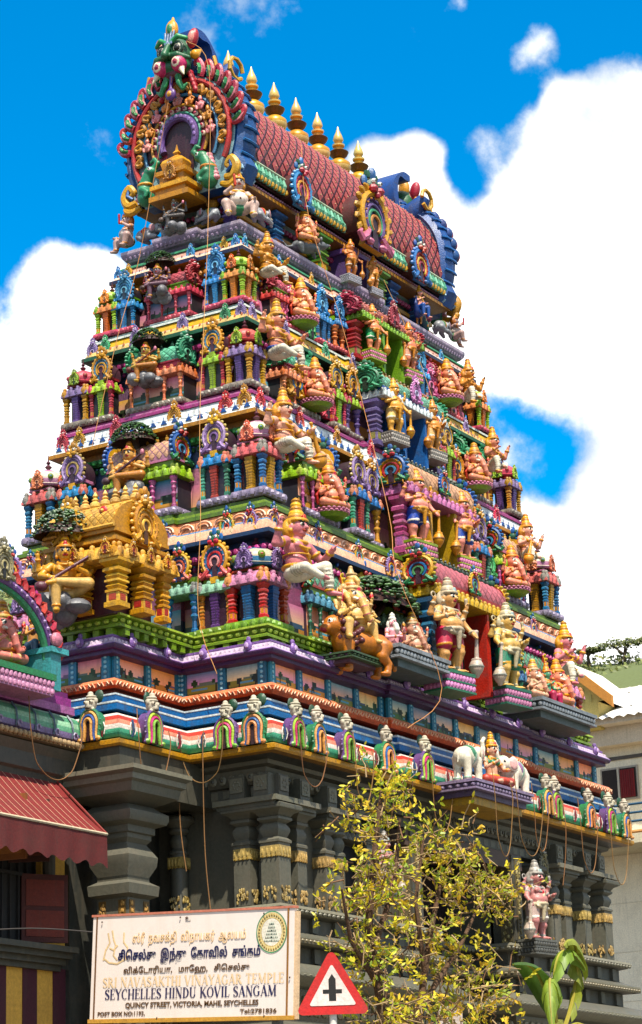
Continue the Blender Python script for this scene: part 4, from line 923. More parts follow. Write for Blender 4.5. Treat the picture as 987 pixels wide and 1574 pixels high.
# ---- lower painted cornice
def build_base():
    P = base_plan(3.986, 1.974)
    y1, y2 = hx('#c99a2e'), hx('#8f6a1c')
    m = MB(); band(m, P, [(-.42, 5.80, hx('#3b3b36')), (-.10, 5.86, y2), (-.02, 5.865, y1), (0, 5.885, y1), (0, 5.925, hx('#d9b45a')), (-.03, 5.935, y1), (-.09, 5.95, y1)]); TW(m, 'yellow_drip_moulding')
    # the big half-round roll, painted in coloured lengths
    m = MB(); teal, red, wht = hx('#3f9a7a'), hx('#b8433a'), hx('#d8cfc4')
    prof = [(-.10, 5.945, hx('#2f7d5a')), (-.055, 5.955, teal), (-.035, 5.99, hx('#57ad8a')), (-.03, 6.03, wht), (-.035, 6.075, hx('#d58a74')), (-.05, 6.12, red), (-.085, 6.165, wht), (-.14, 6.20, hx('#c9a08a')), (-.20, 6.215, hx('#7a3a34'))]
    band(m, P, prof)
    def strip(i, w):
        t = MB(); c = hx('#7a2f3a') if i % 3 else hx('#2b4a6a')
        t.tube([(0, -.005, -.05), (.01, -.022, 0), (0, -.02, .06), (.015, .0, .11)], .012, c, 5)
        for s in (-1, 1): t.tube([(s * .03, -.012, -.03), (s * .05, -.02, .03), (s * .03, -.018, .08)], .007, wht, 4)
        return t
    row(m, P, -.035, 6.02, .36, strip); TW(m, 'roll_moulding')
    m = MB(); b1, b2, w = hx('#1f5f9e'), hx('#123f70'), hx('#cfd6d6'); navy = hx('#152c4a')
    band(m, P, [(-.22, 6.20, navy), (-.22, 6.235, b1), (-.14, 6.24, b1), (-.14, 6.30, w), (-.135, 6.305, w), (-.135, 6.32, b2), (-.19, 6.325, b1), (-.19, 6.385, w), (-.185, 6.39, w), (-.185, 6.405, navy), (-.26, 6.41, hx('#8a4a30')), (-.26, 6.45, hx('#8a4a30')), (-.2, 6.455, hx('#8a4a30'))]); TW(m, 'blue_stepped_moulding')
    K1 = base_plan(3.773, 1.833)
    m = MB(); o1, o2 = hx('#c9683a'), hx('#d98f62')
    band(m, K1, [(-.09, 6.44, hx('#a04a2a')), (-.03, 6.455, o1), (0, 6.49, o1), (0, 6.53, o2), (-.03, 6.565, o1), (-.09, 6.575, o1), (-.16, 6.58, o1)])
    row(m, K1, -.008, 6.51, .105, lambda i, w: (lambda t: (t.tube([(-.04, -.004, -.02), (-.022, -.018, .018), (0, -.012, -.01), (.022, -.018, .018), (.04, -.004, -.02)], .008, hx('#e3b48c'), 4), t)[1])(MB()))
    TW(m, 'petal_roll_moulding')
    # painted frieze wall behind, then pilasters and painted panels
    m = MB(); band(m, K1, [(-.15, 6.56, hx('#1d4a52')), (-.15, 6.85, hx('#1d4a52'))]); TW(m, 'frieze_wall')
    sd = 5
    for (p, q, L, nn) in edges(K1, -.15):
        if L < .3: continue
        k = max(1, int(round(L / .52))); rz = 0 if nn[1] < -.5 else -PI / 2
        for i in range(k):
            t = (i + .5) / k; x, y = lerp(p[0], q[0], t), lerp(p[1], q[1], t); w = L / k - .10; sd += 1
            mm = painting_mb(w, .26, sd, -w / 2, 0, 0, 1.45); mm.build('painted_panel', M_PANEL, tower, (x + nn[0] * .006, y + nn[1] * .006, 6.575), rz, sharp=None)
        for i in range(k + 1):
            t = min(max(i / k, .05 / L), 1 - .05 / L); x, y = lerp(p[0], q[0], t), lerp(p[1], q[1], t)
            mm = MB(); c = hx('#2f7f98'); mm.b2(-.045, .045, -.03, .02, 0, .275, c)
            for j in range(5): mm.ell((0, -.032, .04 + .048 * j), (.02, .008, .018), hx('#8fc3cc'), 5, 3)
            mm.b2(-.05, .05, -.035, .02, .255, .275, hx('#1b5a70')); mm.build('pilaster', M_PAINT, tower, (x, y, 6.572), rz)
    # purple cornice
    K2 = base_plan(3.767, 1.843)
    m = MB(); p1, p2, w = hx('#4a2452'), hx('#84609a'), hx('#b4a0b4')
    band(m, K2, [(-.16, 6.80, p1), (-.05, 6.815, p1), (-.05, 6.85, hx('#5b2f66')), (-.015, 6.855, p1), (0, 6.88, p1), (0, 6.895, p2), (-.01, 6.905, w), (-.075, 6.975, p2), (-.07, 6.98, p2), (-.07, 7.0, p2), (-.13, 7.005, hx('#6a4a78')), (-.5, 7.01, hx('#3a5030'))])
    row(m, K2, -.045, 6.935, .055, lambda i, w: t_petal(hx('#c4b2c4'), .02, .026, .02))
    def rosette(i, w):
        t = MB(); c = hx('#84609c'); t.ell((0, -.02, .03), (.05, .03, .055), c, 8, 5); t.ell((0, -.045, .03), (.025, .02, .028), hx('#b79ac0'), 6, 4); t.ell((0, -.005, .095), (.025, .025, .03), c, 6, 4); return t
    row(m, K2, -.03, 6.925, .62, rosette); TW(m, 'purple_cornice')
    # green bracketed base course
    m = MB(); g1, g2, g3 = hx('#6f8f2a'), hx('#4c6b1c'), hx('#9fb84a')
    K3 = plan(3.60, 1.68, [(1.62, .05)], [(SIDEY - .20, 1.22)])
    band(m, K3, [(-.10, 7.0, hx('#22301a')), (-.10, 7.06, g2), (0, 7.065, g1), (0, 7.09, g3), (-.035, 7.11, g1), (-.02, 7.15, g1), (.02, 7.165, g3), (.02, 7.185, g1), (-.5, 7.19, g2)])
    row(m, K3, -.01, 7.13, .10, lambda i, w: t_petal(g3, .035, .024, .022)); row(m, K3, -.06, 7.03, .16, lambda i, w: (lambda t: (t.box((0, 0, 0), (.035, .05, .032), g1), t)[1])(MB())); TW(m, 'green_base_course')
build_base()
# stone-headed horseshoe ornaments hanging on the roll
STONE = '#bdb4a0'
def corb(x, y, z, rz, k):
    fr, rg = (('#2f7d52', ('#e0a468', '#2c5f9c', '#d99a5c')) if k else ('#6a4a80', ('#a8c24a', '#c03a78', '#7fae4a')))
    r = empty('horseshoe_ornament', (x, y, z), rz + R_(random.uniform(-4, 4)), tower, random.uniform(.76, .82))
    key = ('corb', k)
    if key not in CACHE:
        m = MB(); A0, A1 = -.32 * PI, 1.32 * PI; cz = .19
        for j, c in enumerate((fr,) + rg):
            rr = .165 - .036 * j; q_ = arc(0, cz + .01, rr * .92, rr * 1.15, -.08 * PI, 1.08 * PI, 16); ft = rr * .92 * .82 + .01
            m.stube([(ft * 1.25, -.03 - .012 * j, .0), (ft, -.03 - .012 * j, .06)] + [(xx, -.03 - .012 * j, zz) for xx, _, zz in q_] + [(-ft, -.03 - .012 * j, .06), (-ft * 1.25, -.03 - .012 * j, .0)], .021, hx(c), 6, 2)
            if j == 0:
                for i in range(17):
                    a = A0 + (A1 - A0) * i / 16; m.ell((.17 * .94 * math.cos(a), -.03, cz + .17 * 1.14 * math.sin(a)), .021, hx(fr), 6, 4)
        m.prism([(x_, z_ - .0) for x_, _, z_ in arc(0, cz, .15, .19, A0, A1, 16)], -.02, .10, hx(rg[1]), hx(fr)); m.prism([(-.035, .0), (.035, .0), (.04, .16), (.02, .22), (-.02, .22), (-.04, .16)], -.05, -.02, hx('#3a1420'))
        for s in (-1, 1): m.ell((s * .14, -.05, .02), (.04, .03, .03), hx(rg[2]), 6, 4)
        o = m.build('arch_rings', M_PAINT); CACHE[key] = o.data; bpy.data.objects.remove(o)
        F = Fig(); s0 = STONE
        F.ell((0, 0, .46), (.072, .066, .085), s0); F.ell((0, -.045, .42), (.05, .05, .045), s0); F.ell((0, -.08, .455), (.02, .03, .03), s0); F.tor((0, 0, .51), .062, .014, s0); F.tor((0, 0, .545), .05, .014, s0)
        for s in (-1, 1): F.ell((s * .045, -.06, .47), .022, s0); F.ell((s * .045, -.085, .47), .009, '#3a342c', k=0, bias=.004); F.ell((s * .075, .0, .49), (.022, .025, .035), s0); F.ell((s * .05, -.03, .385), .022, s0)
        F.ell((0, -.01, .57), (.036, .036, .04), s0); F.ell((0, -.075, .395), (.035, .02, .012), '#4a4034', k=0, bias=.003); CACHE['ch'] = F.mesh('stone_head', 44, M_MATTE)
        m = MB(); m.ell((.045, .09, .56), (.075, .03, .085), hx('#1c4a30'), 8, 5); o = m.build('leaf_backing', M_PAINT); CACHE['cl'] = o.data; bpy.data.objects.remove(o)
    link_obj('arch_rings', CACHE[key], r); link_obj('stone_head', CACHE['ch'], r); link_obj('leaf_backing', CACHE['cl'], r)
for x, k in ((-3.62, 0), (-3.24, 1), (-2.70, 0), (-1.93, 1), (-1.22, 0), (1.55, 1), (1.86, 0), (2.74, 1), (3.30, 0), (3.74, 1)):
    corb(x, -1.98 - (.05 if abs(x) < 1.62 else 0), 5.93, 0, k)
for y, k in ((-1.44, 0), (-1.76, 1)): corb(-3.99, y, 5.93, -PI / 2, k)
corb(-5.11, -.70, 5.93, -PI / 2, 1); corb(-4.62, -1.03, 5.93, 0, 0)

# ---- colour schemes of the four storeys
HD = ('#1f5a44', '#b03030', '#2c5f9c'); HG = ('#b98a1c', '#c99a2e', '#a8780f')
SCH = {
 'T1': dict(roll='#6f8f2a', core='#3a1a30', c1='#b0402f', c1b='#c9736a', c2='#1f5f9a', c2b='#3f86b8', k1='#c98aa8', k2='#d0955a', n1='#6f8f2a', n2='#a83a34', d1='#c9bda0', d2='#3a78a0', shoe=('#7a5c92', ('#9a7cae', '#6a4c82', '#b79ac8'), '#2a1836', ('#7a5c92', '#9a7cae', '#6a4c82'), '#8a6aa0', '#7a5c92'),
   p1='#b4782a', p1b='#c99a4a', p2='#5c3a78', p2b='#7a5a94', q1='#8fb8a0', q2='#8a8a86', q3='#c99a2e', barrel='#22301f', big=('#c99a2e', ('#2c6a9c', '#b8483a', '#d99a94'), '#3a1a30', HD, '#c9a03a', '#c9605a'),
   s1='#2a5a4a', s1b='#3f8a6a', t1='#5c93b0', t2='#3f6a90', r1='#6fa886', r2='#b07a7a', gab=('#c99a2e', ('#b03a3a', '#2c6a9c', '#4a8a5a'), '#3a1a30', HD, '#b8a03a', '#2f7d52'), bead='#22334a'),
 'T2': dict(roll='#8a7f96', core='#1a1a2a', c1='#2a6a98', c1b='#5590b4', c2='#b4832a', c2b='#c99a3a', k1='#c9736a', k2='#8f8a80', n1='#6a8a1f', n2='#b87898', d1='#cfc8b4', d2='#b07a98', shoe=('#d07858', ('#d88a6a', '#c06848', '#e0a080'), '#6a2a1a', ('#d07858', '#d88a6a', '#c06848'), '#d07858', '#d07858'),
   p1='#3f8a72', p1b='#64a58c', p2='#a8403a', p2b='#c06058', q1='#2f7ab0', q2='#c98068', q3='#c99a2e', barrel='#3a2030', big=('#a08ab0', ('#8a70a0', '#b8a060', '#7a6092'), '#3a1a30', HG, '#b8a060', '#8a70a0'),
   s1='#a84a80', s1b='#c078a0', t1='#8fb02a', t2='#b8c858', r1='#cfa888', r2='#c08aa0', gab=('#2a5a98', ('#d0a030', '#b03a3a', '#4a8ab0'), '#3a1a30', HD, '#2f6aa0', '#2f7d52'), bead='#b8902f'),
 'T3': dict(roll='#857c70', core='#14141c', c1='#b4832a', c1b='#c9a04a', c2='#5f4682', c2b='#7c649a', k1='#8a76a0', k2='#b88f38', n1='#b03a48', n2='#8a2a3a', d1='#c65a60', d2='#b04050', shoe=('#8fae2c', ('#a4bf40', '#6f8f1f', '#b8cf60'), '#22401a', ('#8fae2c', '#a4bf40', '#6f8f1f'), '#8fae2c', '#8fae2c'),
   p1='#a83848', p1b='#c05a64', p2='#8fae2c', p2b='#a9c450', q1='#98b838', q2='#b8485a', q3='#8fae2c', barrel='#4a2a34', big=('#c08f20', ('#4f88ac', '#c9a040', '#b07818'), '#4a2030', HG, '#c08f20', '#c08f20'),
   s1='#cf7a52', s1b='#dc9a74', t1='#d88a68', t2='#d0703f', r1='#6fb894', r2='#4fa07c', gab=('#2f8a62', ('#4fa880', '#2f7a58', '#6fbf98'), '#12301f', ('#2f8a62', '#4fa880', '#2f7a58'), '#3f9a70', '#3f9a70'), bead='#1c4a3a'),
 'T4': dict(roll='#b8505a', core='#181822', c1='#86ae2c', c1b='#a6c858', c2='#d07838', c2b='#dc9860', k1='#d8945a', k2='#8fb83a', n1='#86ae2c', n2='#5f8a1f', d1='#b4cf5c', d2='#7fa82c', shoe=('#d88038', ('#e09a58', '#c86a28', '#e8b078'), '#6a2a10', ('#d88038', '#e09a58', '#c86a28'), '#d88038', '#d88038'),
   p1='#2a74ac', p1b='#5c98c4', p2='#3f86b8', p2b='#7ab0d0', q1='#3a86bc', q2='#5c9cc8', q3='#2a74ac', barrel='#241c28', big=('#2f7cb0', ('#5ca0c8', '#2a6c9c', '#7ab8d8'), '#12304a', ('#2f7cb0', '#5ca0c8', '#2a6c9c'), '#3f8cc0', '#2f7cb0'),
   s1='#b8424a', s1b='#cc6a6c', t1='#c04a4e', t2='#a83a40', r1='#c8686a', r2='#a03a44', gab=('#98303c', ('#b84a54', '#8a2430', '#cc6a70'), '#3a1018', ('#98303c', '#b84a54', '#8a2430'), '#a83a46', '#98303c'), bead='#8a2a34'),
}
# storey data: lower lip, upper lip, rise of lower band, kuta half width, panjara half width, lip colours, kudus
LIPS = {
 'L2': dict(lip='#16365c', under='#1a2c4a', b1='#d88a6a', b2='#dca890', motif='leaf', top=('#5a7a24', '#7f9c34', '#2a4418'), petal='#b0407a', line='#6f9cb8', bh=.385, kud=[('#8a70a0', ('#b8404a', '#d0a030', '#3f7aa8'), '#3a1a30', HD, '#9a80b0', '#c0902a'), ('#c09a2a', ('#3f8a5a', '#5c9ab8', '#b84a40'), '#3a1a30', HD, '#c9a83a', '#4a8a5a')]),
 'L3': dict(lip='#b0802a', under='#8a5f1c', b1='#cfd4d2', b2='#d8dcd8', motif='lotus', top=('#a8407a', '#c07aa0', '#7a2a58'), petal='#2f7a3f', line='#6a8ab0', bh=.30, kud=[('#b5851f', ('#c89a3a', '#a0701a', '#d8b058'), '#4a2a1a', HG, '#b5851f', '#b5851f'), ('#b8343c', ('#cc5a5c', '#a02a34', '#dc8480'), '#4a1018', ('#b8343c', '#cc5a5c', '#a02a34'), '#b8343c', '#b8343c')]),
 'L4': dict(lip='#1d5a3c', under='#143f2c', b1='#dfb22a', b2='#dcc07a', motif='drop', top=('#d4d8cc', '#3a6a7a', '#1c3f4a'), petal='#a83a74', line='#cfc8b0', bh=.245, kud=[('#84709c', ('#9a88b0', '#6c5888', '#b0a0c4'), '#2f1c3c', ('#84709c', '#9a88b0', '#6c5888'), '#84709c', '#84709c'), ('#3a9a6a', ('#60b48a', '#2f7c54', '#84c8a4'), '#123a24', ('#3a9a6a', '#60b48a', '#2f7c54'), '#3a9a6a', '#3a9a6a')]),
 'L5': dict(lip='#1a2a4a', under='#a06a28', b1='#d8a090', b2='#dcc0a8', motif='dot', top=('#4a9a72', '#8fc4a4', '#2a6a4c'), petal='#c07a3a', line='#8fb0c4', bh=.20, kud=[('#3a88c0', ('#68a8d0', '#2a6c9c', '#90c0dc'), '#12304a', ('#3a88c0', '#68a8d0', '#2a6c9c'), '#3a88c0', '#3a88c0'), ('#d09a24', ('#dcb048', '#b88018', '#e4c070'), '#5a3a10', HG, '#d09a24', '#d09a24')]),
}
KUD = {  # where the horseshoe ornaments stand on each lip: (front x, kind), (side y, kind)
 'L2': ([(-3.25, 0), (-2.42, 0), (-1.62, 1), (-1.02, 0), (1.02, 0), (1.62, 1), (2.42, 0), (3.25, 0)], [(-1.38, 0), (-1.10, 1), (-.36, 0), (.36, 0), (1.10, 1), (1.38, 0)]),
 'L3': ([(-2.96, 1), (-2.2, 1), (-1.45, 0), (-.80, 1), (.8, 1), (1.45, 0), (2.24, 1), (2.96, 0)], [(-1.16, 0), (-.93, 1), (-.32, 0), (.43, 1), (.95, 0), (1.17, 1)]),
 'L4': ([(-2.70, 0), (-2.05, 0), (-1.23, 1), (-.72, 0), (.72, 0), (1.23, 1), (2.02, 0), (2.7, 1)], [(-.97, 0), (-.77, 1), (-.26, 0), (.36, 0), (.80, 1), (.97, 0)]),
 'L5': ([(-2.50, 0), (-1.82, 0), (-1.15, 1), (-.2, 0), (.5, 1), (1.15, 1), (1.85, 0), (2.5, 1)], [(-.76, 0), (-.61, 1), (-.21, 0), (.3, 0), (.66, 1), (.80, 0)]),
}
KW = {'L2': .20, 'L3': .185, 'L4': .155, 'L5': .125}
def tier_plan(a, b): return plan(a, b, [(a * .30, .045)], [(b * .34, .05)])
def build_lip(n, wall):
    z, a, b = LV[n]; d = LIPS[n]; P = tier_plan(a, b); bh = d['bh']; c = {k: hx(v) for k, v in d.items() if isinstance(v, str) and v.startswith('#')}
    t1, t2, t3 = [hx(x) for x in d['top']]; u = wall
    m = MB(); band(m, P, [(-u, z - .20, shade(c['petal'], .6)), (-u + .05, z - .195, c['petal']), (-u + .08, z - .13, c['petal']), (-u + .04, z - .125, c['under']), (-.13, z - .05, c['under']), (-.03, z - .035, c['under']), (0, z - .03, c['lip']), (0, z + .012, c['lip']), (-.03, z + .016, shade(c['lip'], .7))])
    row(m, P, -u + .085, z - .16, .085, lambda i, w: t_petal(shade(c['petal'], 1.15 if i % 2 else .9), .034, .034, .025)); row(m, P, -u + .025, z - .245, .062, lambda i, w: (lambda t: (t.ell((0, 0, .0), (.021, .022, .03), shade(c['petal'], .55), 6, 4), t.ell((0, 0, .032), (.012, .012, .012), c['line'], 5, 3), t)[2])(MB())); TW(m, 'drip_ledge')
    m = MB(); band(m, P, [(-.03, z + .014, c['b2']), (-.045, z + bh * .28, c['b2']), (-.05, z + bh * .30, c['line']), (-.052, z + bh * .34, c['b1']), (-.075, z + bh * .62, c['b1']), (-.08, z + bh * .66, t3)])
    mo = d['motif']
    if mo == 'leaf':
        def fn(i, w):
            t = MB(); k = shade(c['b2'], .62)
            t.tube([(x, 0, zz) for x, _, zz in arc(0, 0, w * .42, bh * .17, 0, PI, 8)], .011, shade(c['b2'], 1.15), 4); t.tube([(x, -.004, zz) for x, _, zz in arc(0, 0, w * .25, bh * .09, 0, PI, 6)], .009, k, 4); return t
        row(m, P, -.05, z + bh * .40, .20, fn)
    elif mo == 'lotus':
        def fn(i, w):
            t = MB(); k = hx('#1f5a90')
            t.prism([(-.04, 0), (.04, 0), (.02, .025), (0, .05), (-.02, .025)], -.012, .01, k); t.ell((0, -.01, .065), (.006, .006, .02), k, 4, 3); return t
        row(m, P, -.04, z + .05, .135, fn); row(m, P, -.048, z + bh * .31, .07, lambda i, w: t_petal(c['b2'], .028, .012, .01))
    elif mo == 'drop': row(m, P, -.048, z + bh * .27, .085, lambda i, w: t_petal(hx('#c07848'), .016, .028, .012))
    else: row(m, P, -.045, z + bh * .35, .10, lambda i, w: t_petal(hx('#8a3a44'), .008, .012, .008))
    TW(m, 'painted_band')
    m = MB(); band(m, P, [(-.09, z + bh * .64, t3), (-.06, z + bh * .66, t1), (-.06, z + bh * .76, t3), (-.062, z + bh * .765, t2), (-.10, z + bh * .775, t2), (-.10, z + bh * .87, t3), (-.102, z + bh * .875, t1), (-.14, z + bh * .885, t1), (-.14, z + bh * .995, t2), (-.7, z + bh, shade(t3, .6))]); TW(m, 'stepped_moulding')
    w = KW[n]
    for x, k in KUD[n][0]:
        yy = -b - (.045 if abs(x) < a * .30 else 0); put_shoe(tower, (x, yy + .055, z + .012), w, d['kud'][k], R_(random.uniform(-5, 5)), random.uniform(1.05, 1.18), dep=.9)
    for y, k in KUD[n][1]:
        xx = -a - (.05 if abs(y) < b * .34 else 0); put_shoe(tower, (xx + .055, y, z + .012), w, d['kud'][k], -PI / 2 + R_(random.uniform(-5, 5)), random.uniform(1.05, 1.18), dep=.9)
WALL = {'L2': .14, 'L3': .16, 'L4': .15, 'L5': .13}
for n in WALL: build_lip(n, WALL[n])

TI = {'T1': ('K2', 'L2', .255, .25, .21), 'T2': ('L2', 'L3', .385, .205, .19), 'T3': ('L3', 'L4', .30, .175, .165), 'T4': ('L4', 'L5', .245, .155, .15)}
WCOL = {'T1': ('#31405c', '#8a4a66', '#5a3a5c'), 'T2': ('#35506c', '#a06a80', '#4a5a78'), 'T3': ('#39455c', '#7c5a78', '#3c4a66'), 'T4': ('#2f4a60', '#7a4a50', '#3c4460')}
DOORS = {}
for n, (lo, hi, bh, s, sp) in TI.items():
    z0, a0, b0 = LV[lo]; z1, a1, b1 = LV[hi]; sch = SCH[n]; zb = z0 + bh; H = z1 - zb - .10
    if n == 'T1': a0, b0 = 3.66, 1.74
    aw, bw = a1 - WALL[hi], b1 - WALL[hi]
    m = MB(); c1, c2, c3 = [hx(c) for c in WCOL[n]]
    band(m, tier_plan(aw, bw), [(0, zb - .12, c1), (0, zb + H * .3, c1), (0, zb + H * .30, c2), (0, zb + H * .62, c3), (0, z1 + .05, c3)]); TW(m, 'storey_wall')
    sd = 300
    for (p_, q_, L_, nn_) in edges(tier_plan(aw, bw), .006):
        if L_ < .2: continue
        sd += 1; mm = painting_mb(L_ * .98, H * .40, sd + int(z0 * 10), -L_ * .49, 0, 0, 1.0); mm.build('painted_panel', M_PANEL, tower, ((p_[0] + q_[0]) / 2, (p_[1] + q_[1]) / 2, zb + .02), 0 if nn_[1] < -.5 else -PI / 2, sharp=None)
    # corner shrines
    k = kuta('corner_shrine', sch, s, H); cx, cy = a0 - .09 - s, b0 - .09 - s
    k.parent = tower; k.location = (-cx, -cy, zb)
    for loc in ((cx, -cy), (-cx, cy)):
        q = copy_tree(k, tower); q.location = (loc[0], loc[1], zb)
    # narrow gabled shrines on the short side and beside the doors
    p = panjara('gabled_shrine', sch, sp, H); yp = {'T1': 1.02, 'T2': .90, 'T3': .72, 'T4': .60}[n]
    p.parent = tower; p.rotation_euler = (0, 0, -PI / 2); p.location = (-(a0 - .10 - sp * .7), -yp, zb)
    if n != 'T1':
        q = copy_tree(p, tower); q.location = (-(a0 - .10 - sp * .7), yp, zb)
    xp = {'T1': 1.52, 'T2': 1.38, 'T3': 1.25, 'T4': 1.12}[n]
    for sx_ in (-1, 1):
        q = copy_tree(p, tower); q.rotation_euler = (0, 0, 0); q.location = (sx_ * xp, -(b0 - .10 - sp * .7), zb)
    wv = (xp - sp - {'T1': .83, 'T2': .78, 'T3': .74, 'T4': .71}[n]) / 2 - .02; xv = xp - sp - wv - .02
    if wv > .07:
        bay = empty('wall_bay', (0, 0, 0)); hb_ = H * .5; m = MB(); roll(m, -wv, wv, -.10, .12, 0, .09 * H, hx(sch['roll']), shade(hx(sch['roll']), 1.2)); m.build('base_course', M_PAINT, bay)
        for u_ in (-.7, .7): put_col(bay, u_ * wv, -.05, .09 * H, .09, hb_ - .09 * H, sch['c2'], sch['c2b'], 2)
        m = MB(); kapota(m, -wv, wv, -.12, .12, hb_, hb_ + .12 * H, hx(sch['q1']), hx(sch['q1']), hx(sch['q2'])); m.b2(-wv * .9, wv * .9, -.06, .12, hb_ + .12 * H, hb_ + .20 * H, hx(sch['n1'])); m.build('cornice', M_PAINT, bay)
        put_shoe(bay, (0, -.08, hb_ + .17 * H), min(.30, wv * 1.9), sch['big'])
        bay.parent = tower; bay.location = (-xv, -(bw + .16), zb); q = copy_tree(bay, tower); q.location.x = xv
        if n == 'T1': q = copy_tree(bay, tower); q.rotation_euler = (0, 0, -PI / 2); q.location = (-(aw + .16), -.62, zb)
    # oblong shrines: middle of the short side, and behind the elephant-headed figures on the long side
    dp = (a0 - .14 - aw) / 2 + .02
    if n != 'T1':
        sh = shala('oblong_shrine', sch, {'T2': .46, 'T3': .36, 'T4': .30}[n], H, dp); sh.parent = tower; sh.rotation_euler = (0, 0, -PI / 2); sh.location = (-(a0 - .12 - dp) - .03, 0, zb)
    xs = {'T1': 2.32, 'T2': 2.18, 'T3': 1.98, 'T4': 1.78}[n]
    sh = shala('oblong_shrine', sch, .34, H, dp, beads=True); sh.parent = tower; sh.location = (-xs, -(b0 - .14 - dp), zb); q = copy_tree(sh, tower); q.location.x = xs
    # doorway: jambs, lintel, dark recess, long lattice roof above
    dw, dh = {'T1': (.30, .82), 'T2': (.25, .62), 'T3': (.21, .50), 'T4': (.18, .42)}[n]
    jc, ic, lc, rc = {'T1': ('#a8202c', '#0f2f24', '#c9a02e', '#c07070'), 'T2': ('#b08a2a', '#122a5c', '#c078a0', '#cfa080'), 'T3': ('#2a5a98', '#4a1220', '#c8d0d0', '#7fb89a'), 'T4': ('#6f9a2a', '#6a5a1c', '#7fae2c', '#c07868')}[n]
    r = empty('doorway', (0, 0, zb), 0, tower); yf = -{'T1': 2.03, 'T2': 1.72, 'T3': 1.42, 'T4': 1.18}[n]; yb = yf + .30; yw = -bw + .02
    m = MB(); m.b2(-dw, dw, yb - .01, yb + .0, -.08, dh, hx(ic)); m.build('dark_recess', M_PANEL, r)
    for sg in (-1, 1):
        m = MB(); m.b2(sg * dw, sg * (dw + .07), yf, yw, -.1, dh, hx(jc)); m.b2(sg * (dw + .012), sg * (dw + .058), yf - .015, yf, -.1, dh, shade(hx(jc), 1.3)); m.build('jamb', M_PAINT, r)
        put_col(r, sg * (dw + .46), yf + .13, -.04, .15, dh + .02, {'T1': '#1d4a6a', 'T2': '#a04a7a', 'T3': '#6a5a8a', 'T4': '#a02f3a'}[n], {'T1': '#2f6a8a', 'T2': '#b87098', 'T3': '#84749c', 'T4': '#b8505a'}[n], 0, trim='#a0609a' if n == 'T2' else '#8a8a4a', name='door_column')
    m = MB(); lw = dw + .52; kapota(m, -lw, lw, yf - .05, yw, dh, dh + .13 * H, hx(lc), shade(hx(lc), 1.1), shade(hx(lc), .8)); m.b2(-lw * .96, lw * .96, yf - .01, yw, dh + .13 * H, dh + .19 * H, hx(jc)); m.build('lintel', M_PAINT, r)
    zr = dh + .19 * H; hr = max(.15, H * .30); dd = .20; yc = yf + .20
    sec = [(yc + y * dd, zr + z * hr) for y, z in barrel_sec(12)]; lw2 = lw * 1.02; nn_ = len(sec)
    m = MB(); m.add([(x, y, z) for x in (-lw2, lw2) for y, z in sec], [(i, i + 1, nn_ + i + 1, nn_ + i)[::-1] for i in range(nn_ - 1)] + [tuple(range(nn_)), tuple(range(2 * nn_ - 1, nn_ - 1, -1))], shade(hx(rc), .6))
    def Sf(u, v):
        q_ = v * (nn_ - 1) * .5; i = min(int(q_), nn_ - 2); t = q_ - i; a_, b_ = sec[i], sec[i + 1]; e = Vector((0, -(b_[1] - a_[1]), b_[0] - a_[0])).normalized()
        return (lerp(-lw2, lw2, u), lerp(a_[0], b_[0], t), lerp(a_[1], b_[1], t)), tuple(e)
    lattice(m, Sf, 14, 3, None, hx(rc), None); m.build('lattice_roof', M_PAINT, r)
    m = MB(); cb = hx({'T1': '#24382c', 'T2': '#24382c', 'T3': '#8a6a2f', 'T4': '#7a2430'}[n])
    for i in range(17):
        x = lerp(-lw2 * .92, lw2 * .92, i / 16); m.ell((x, yc, zr + hr + .03), (.032, .032, .036), cb, 7, 5); m.ell((x, yc, zr + hr + .075), .016, cb, 6, 4)
    m.build('ridge_finials', M_PAINT, r)
    for sg in (-1, 1): put_shoe(r, (sg * lw2, yc - .02, zr - .04), dd * 2.2, sch['gab'], sg * PI / 2, min(1.0, .42 * H / (dd * 2.6)), name='gable_ornament')
    put_shoe(r, (0, yf - .04, zr - .02), .24, sch['gab'] if n != 'T3' else ('#c07ab0', ('#d09ac4', '#a8609a', '#b8b8d8'), '#4a2048', ('#c07ab0', '#d09ac4', '#a8609a'), '#c88abc', '#c07ab0'), 0, 1.0, name='horseshoe_ornament')
    DOORS[n] = (zb, yf, dw, dh)

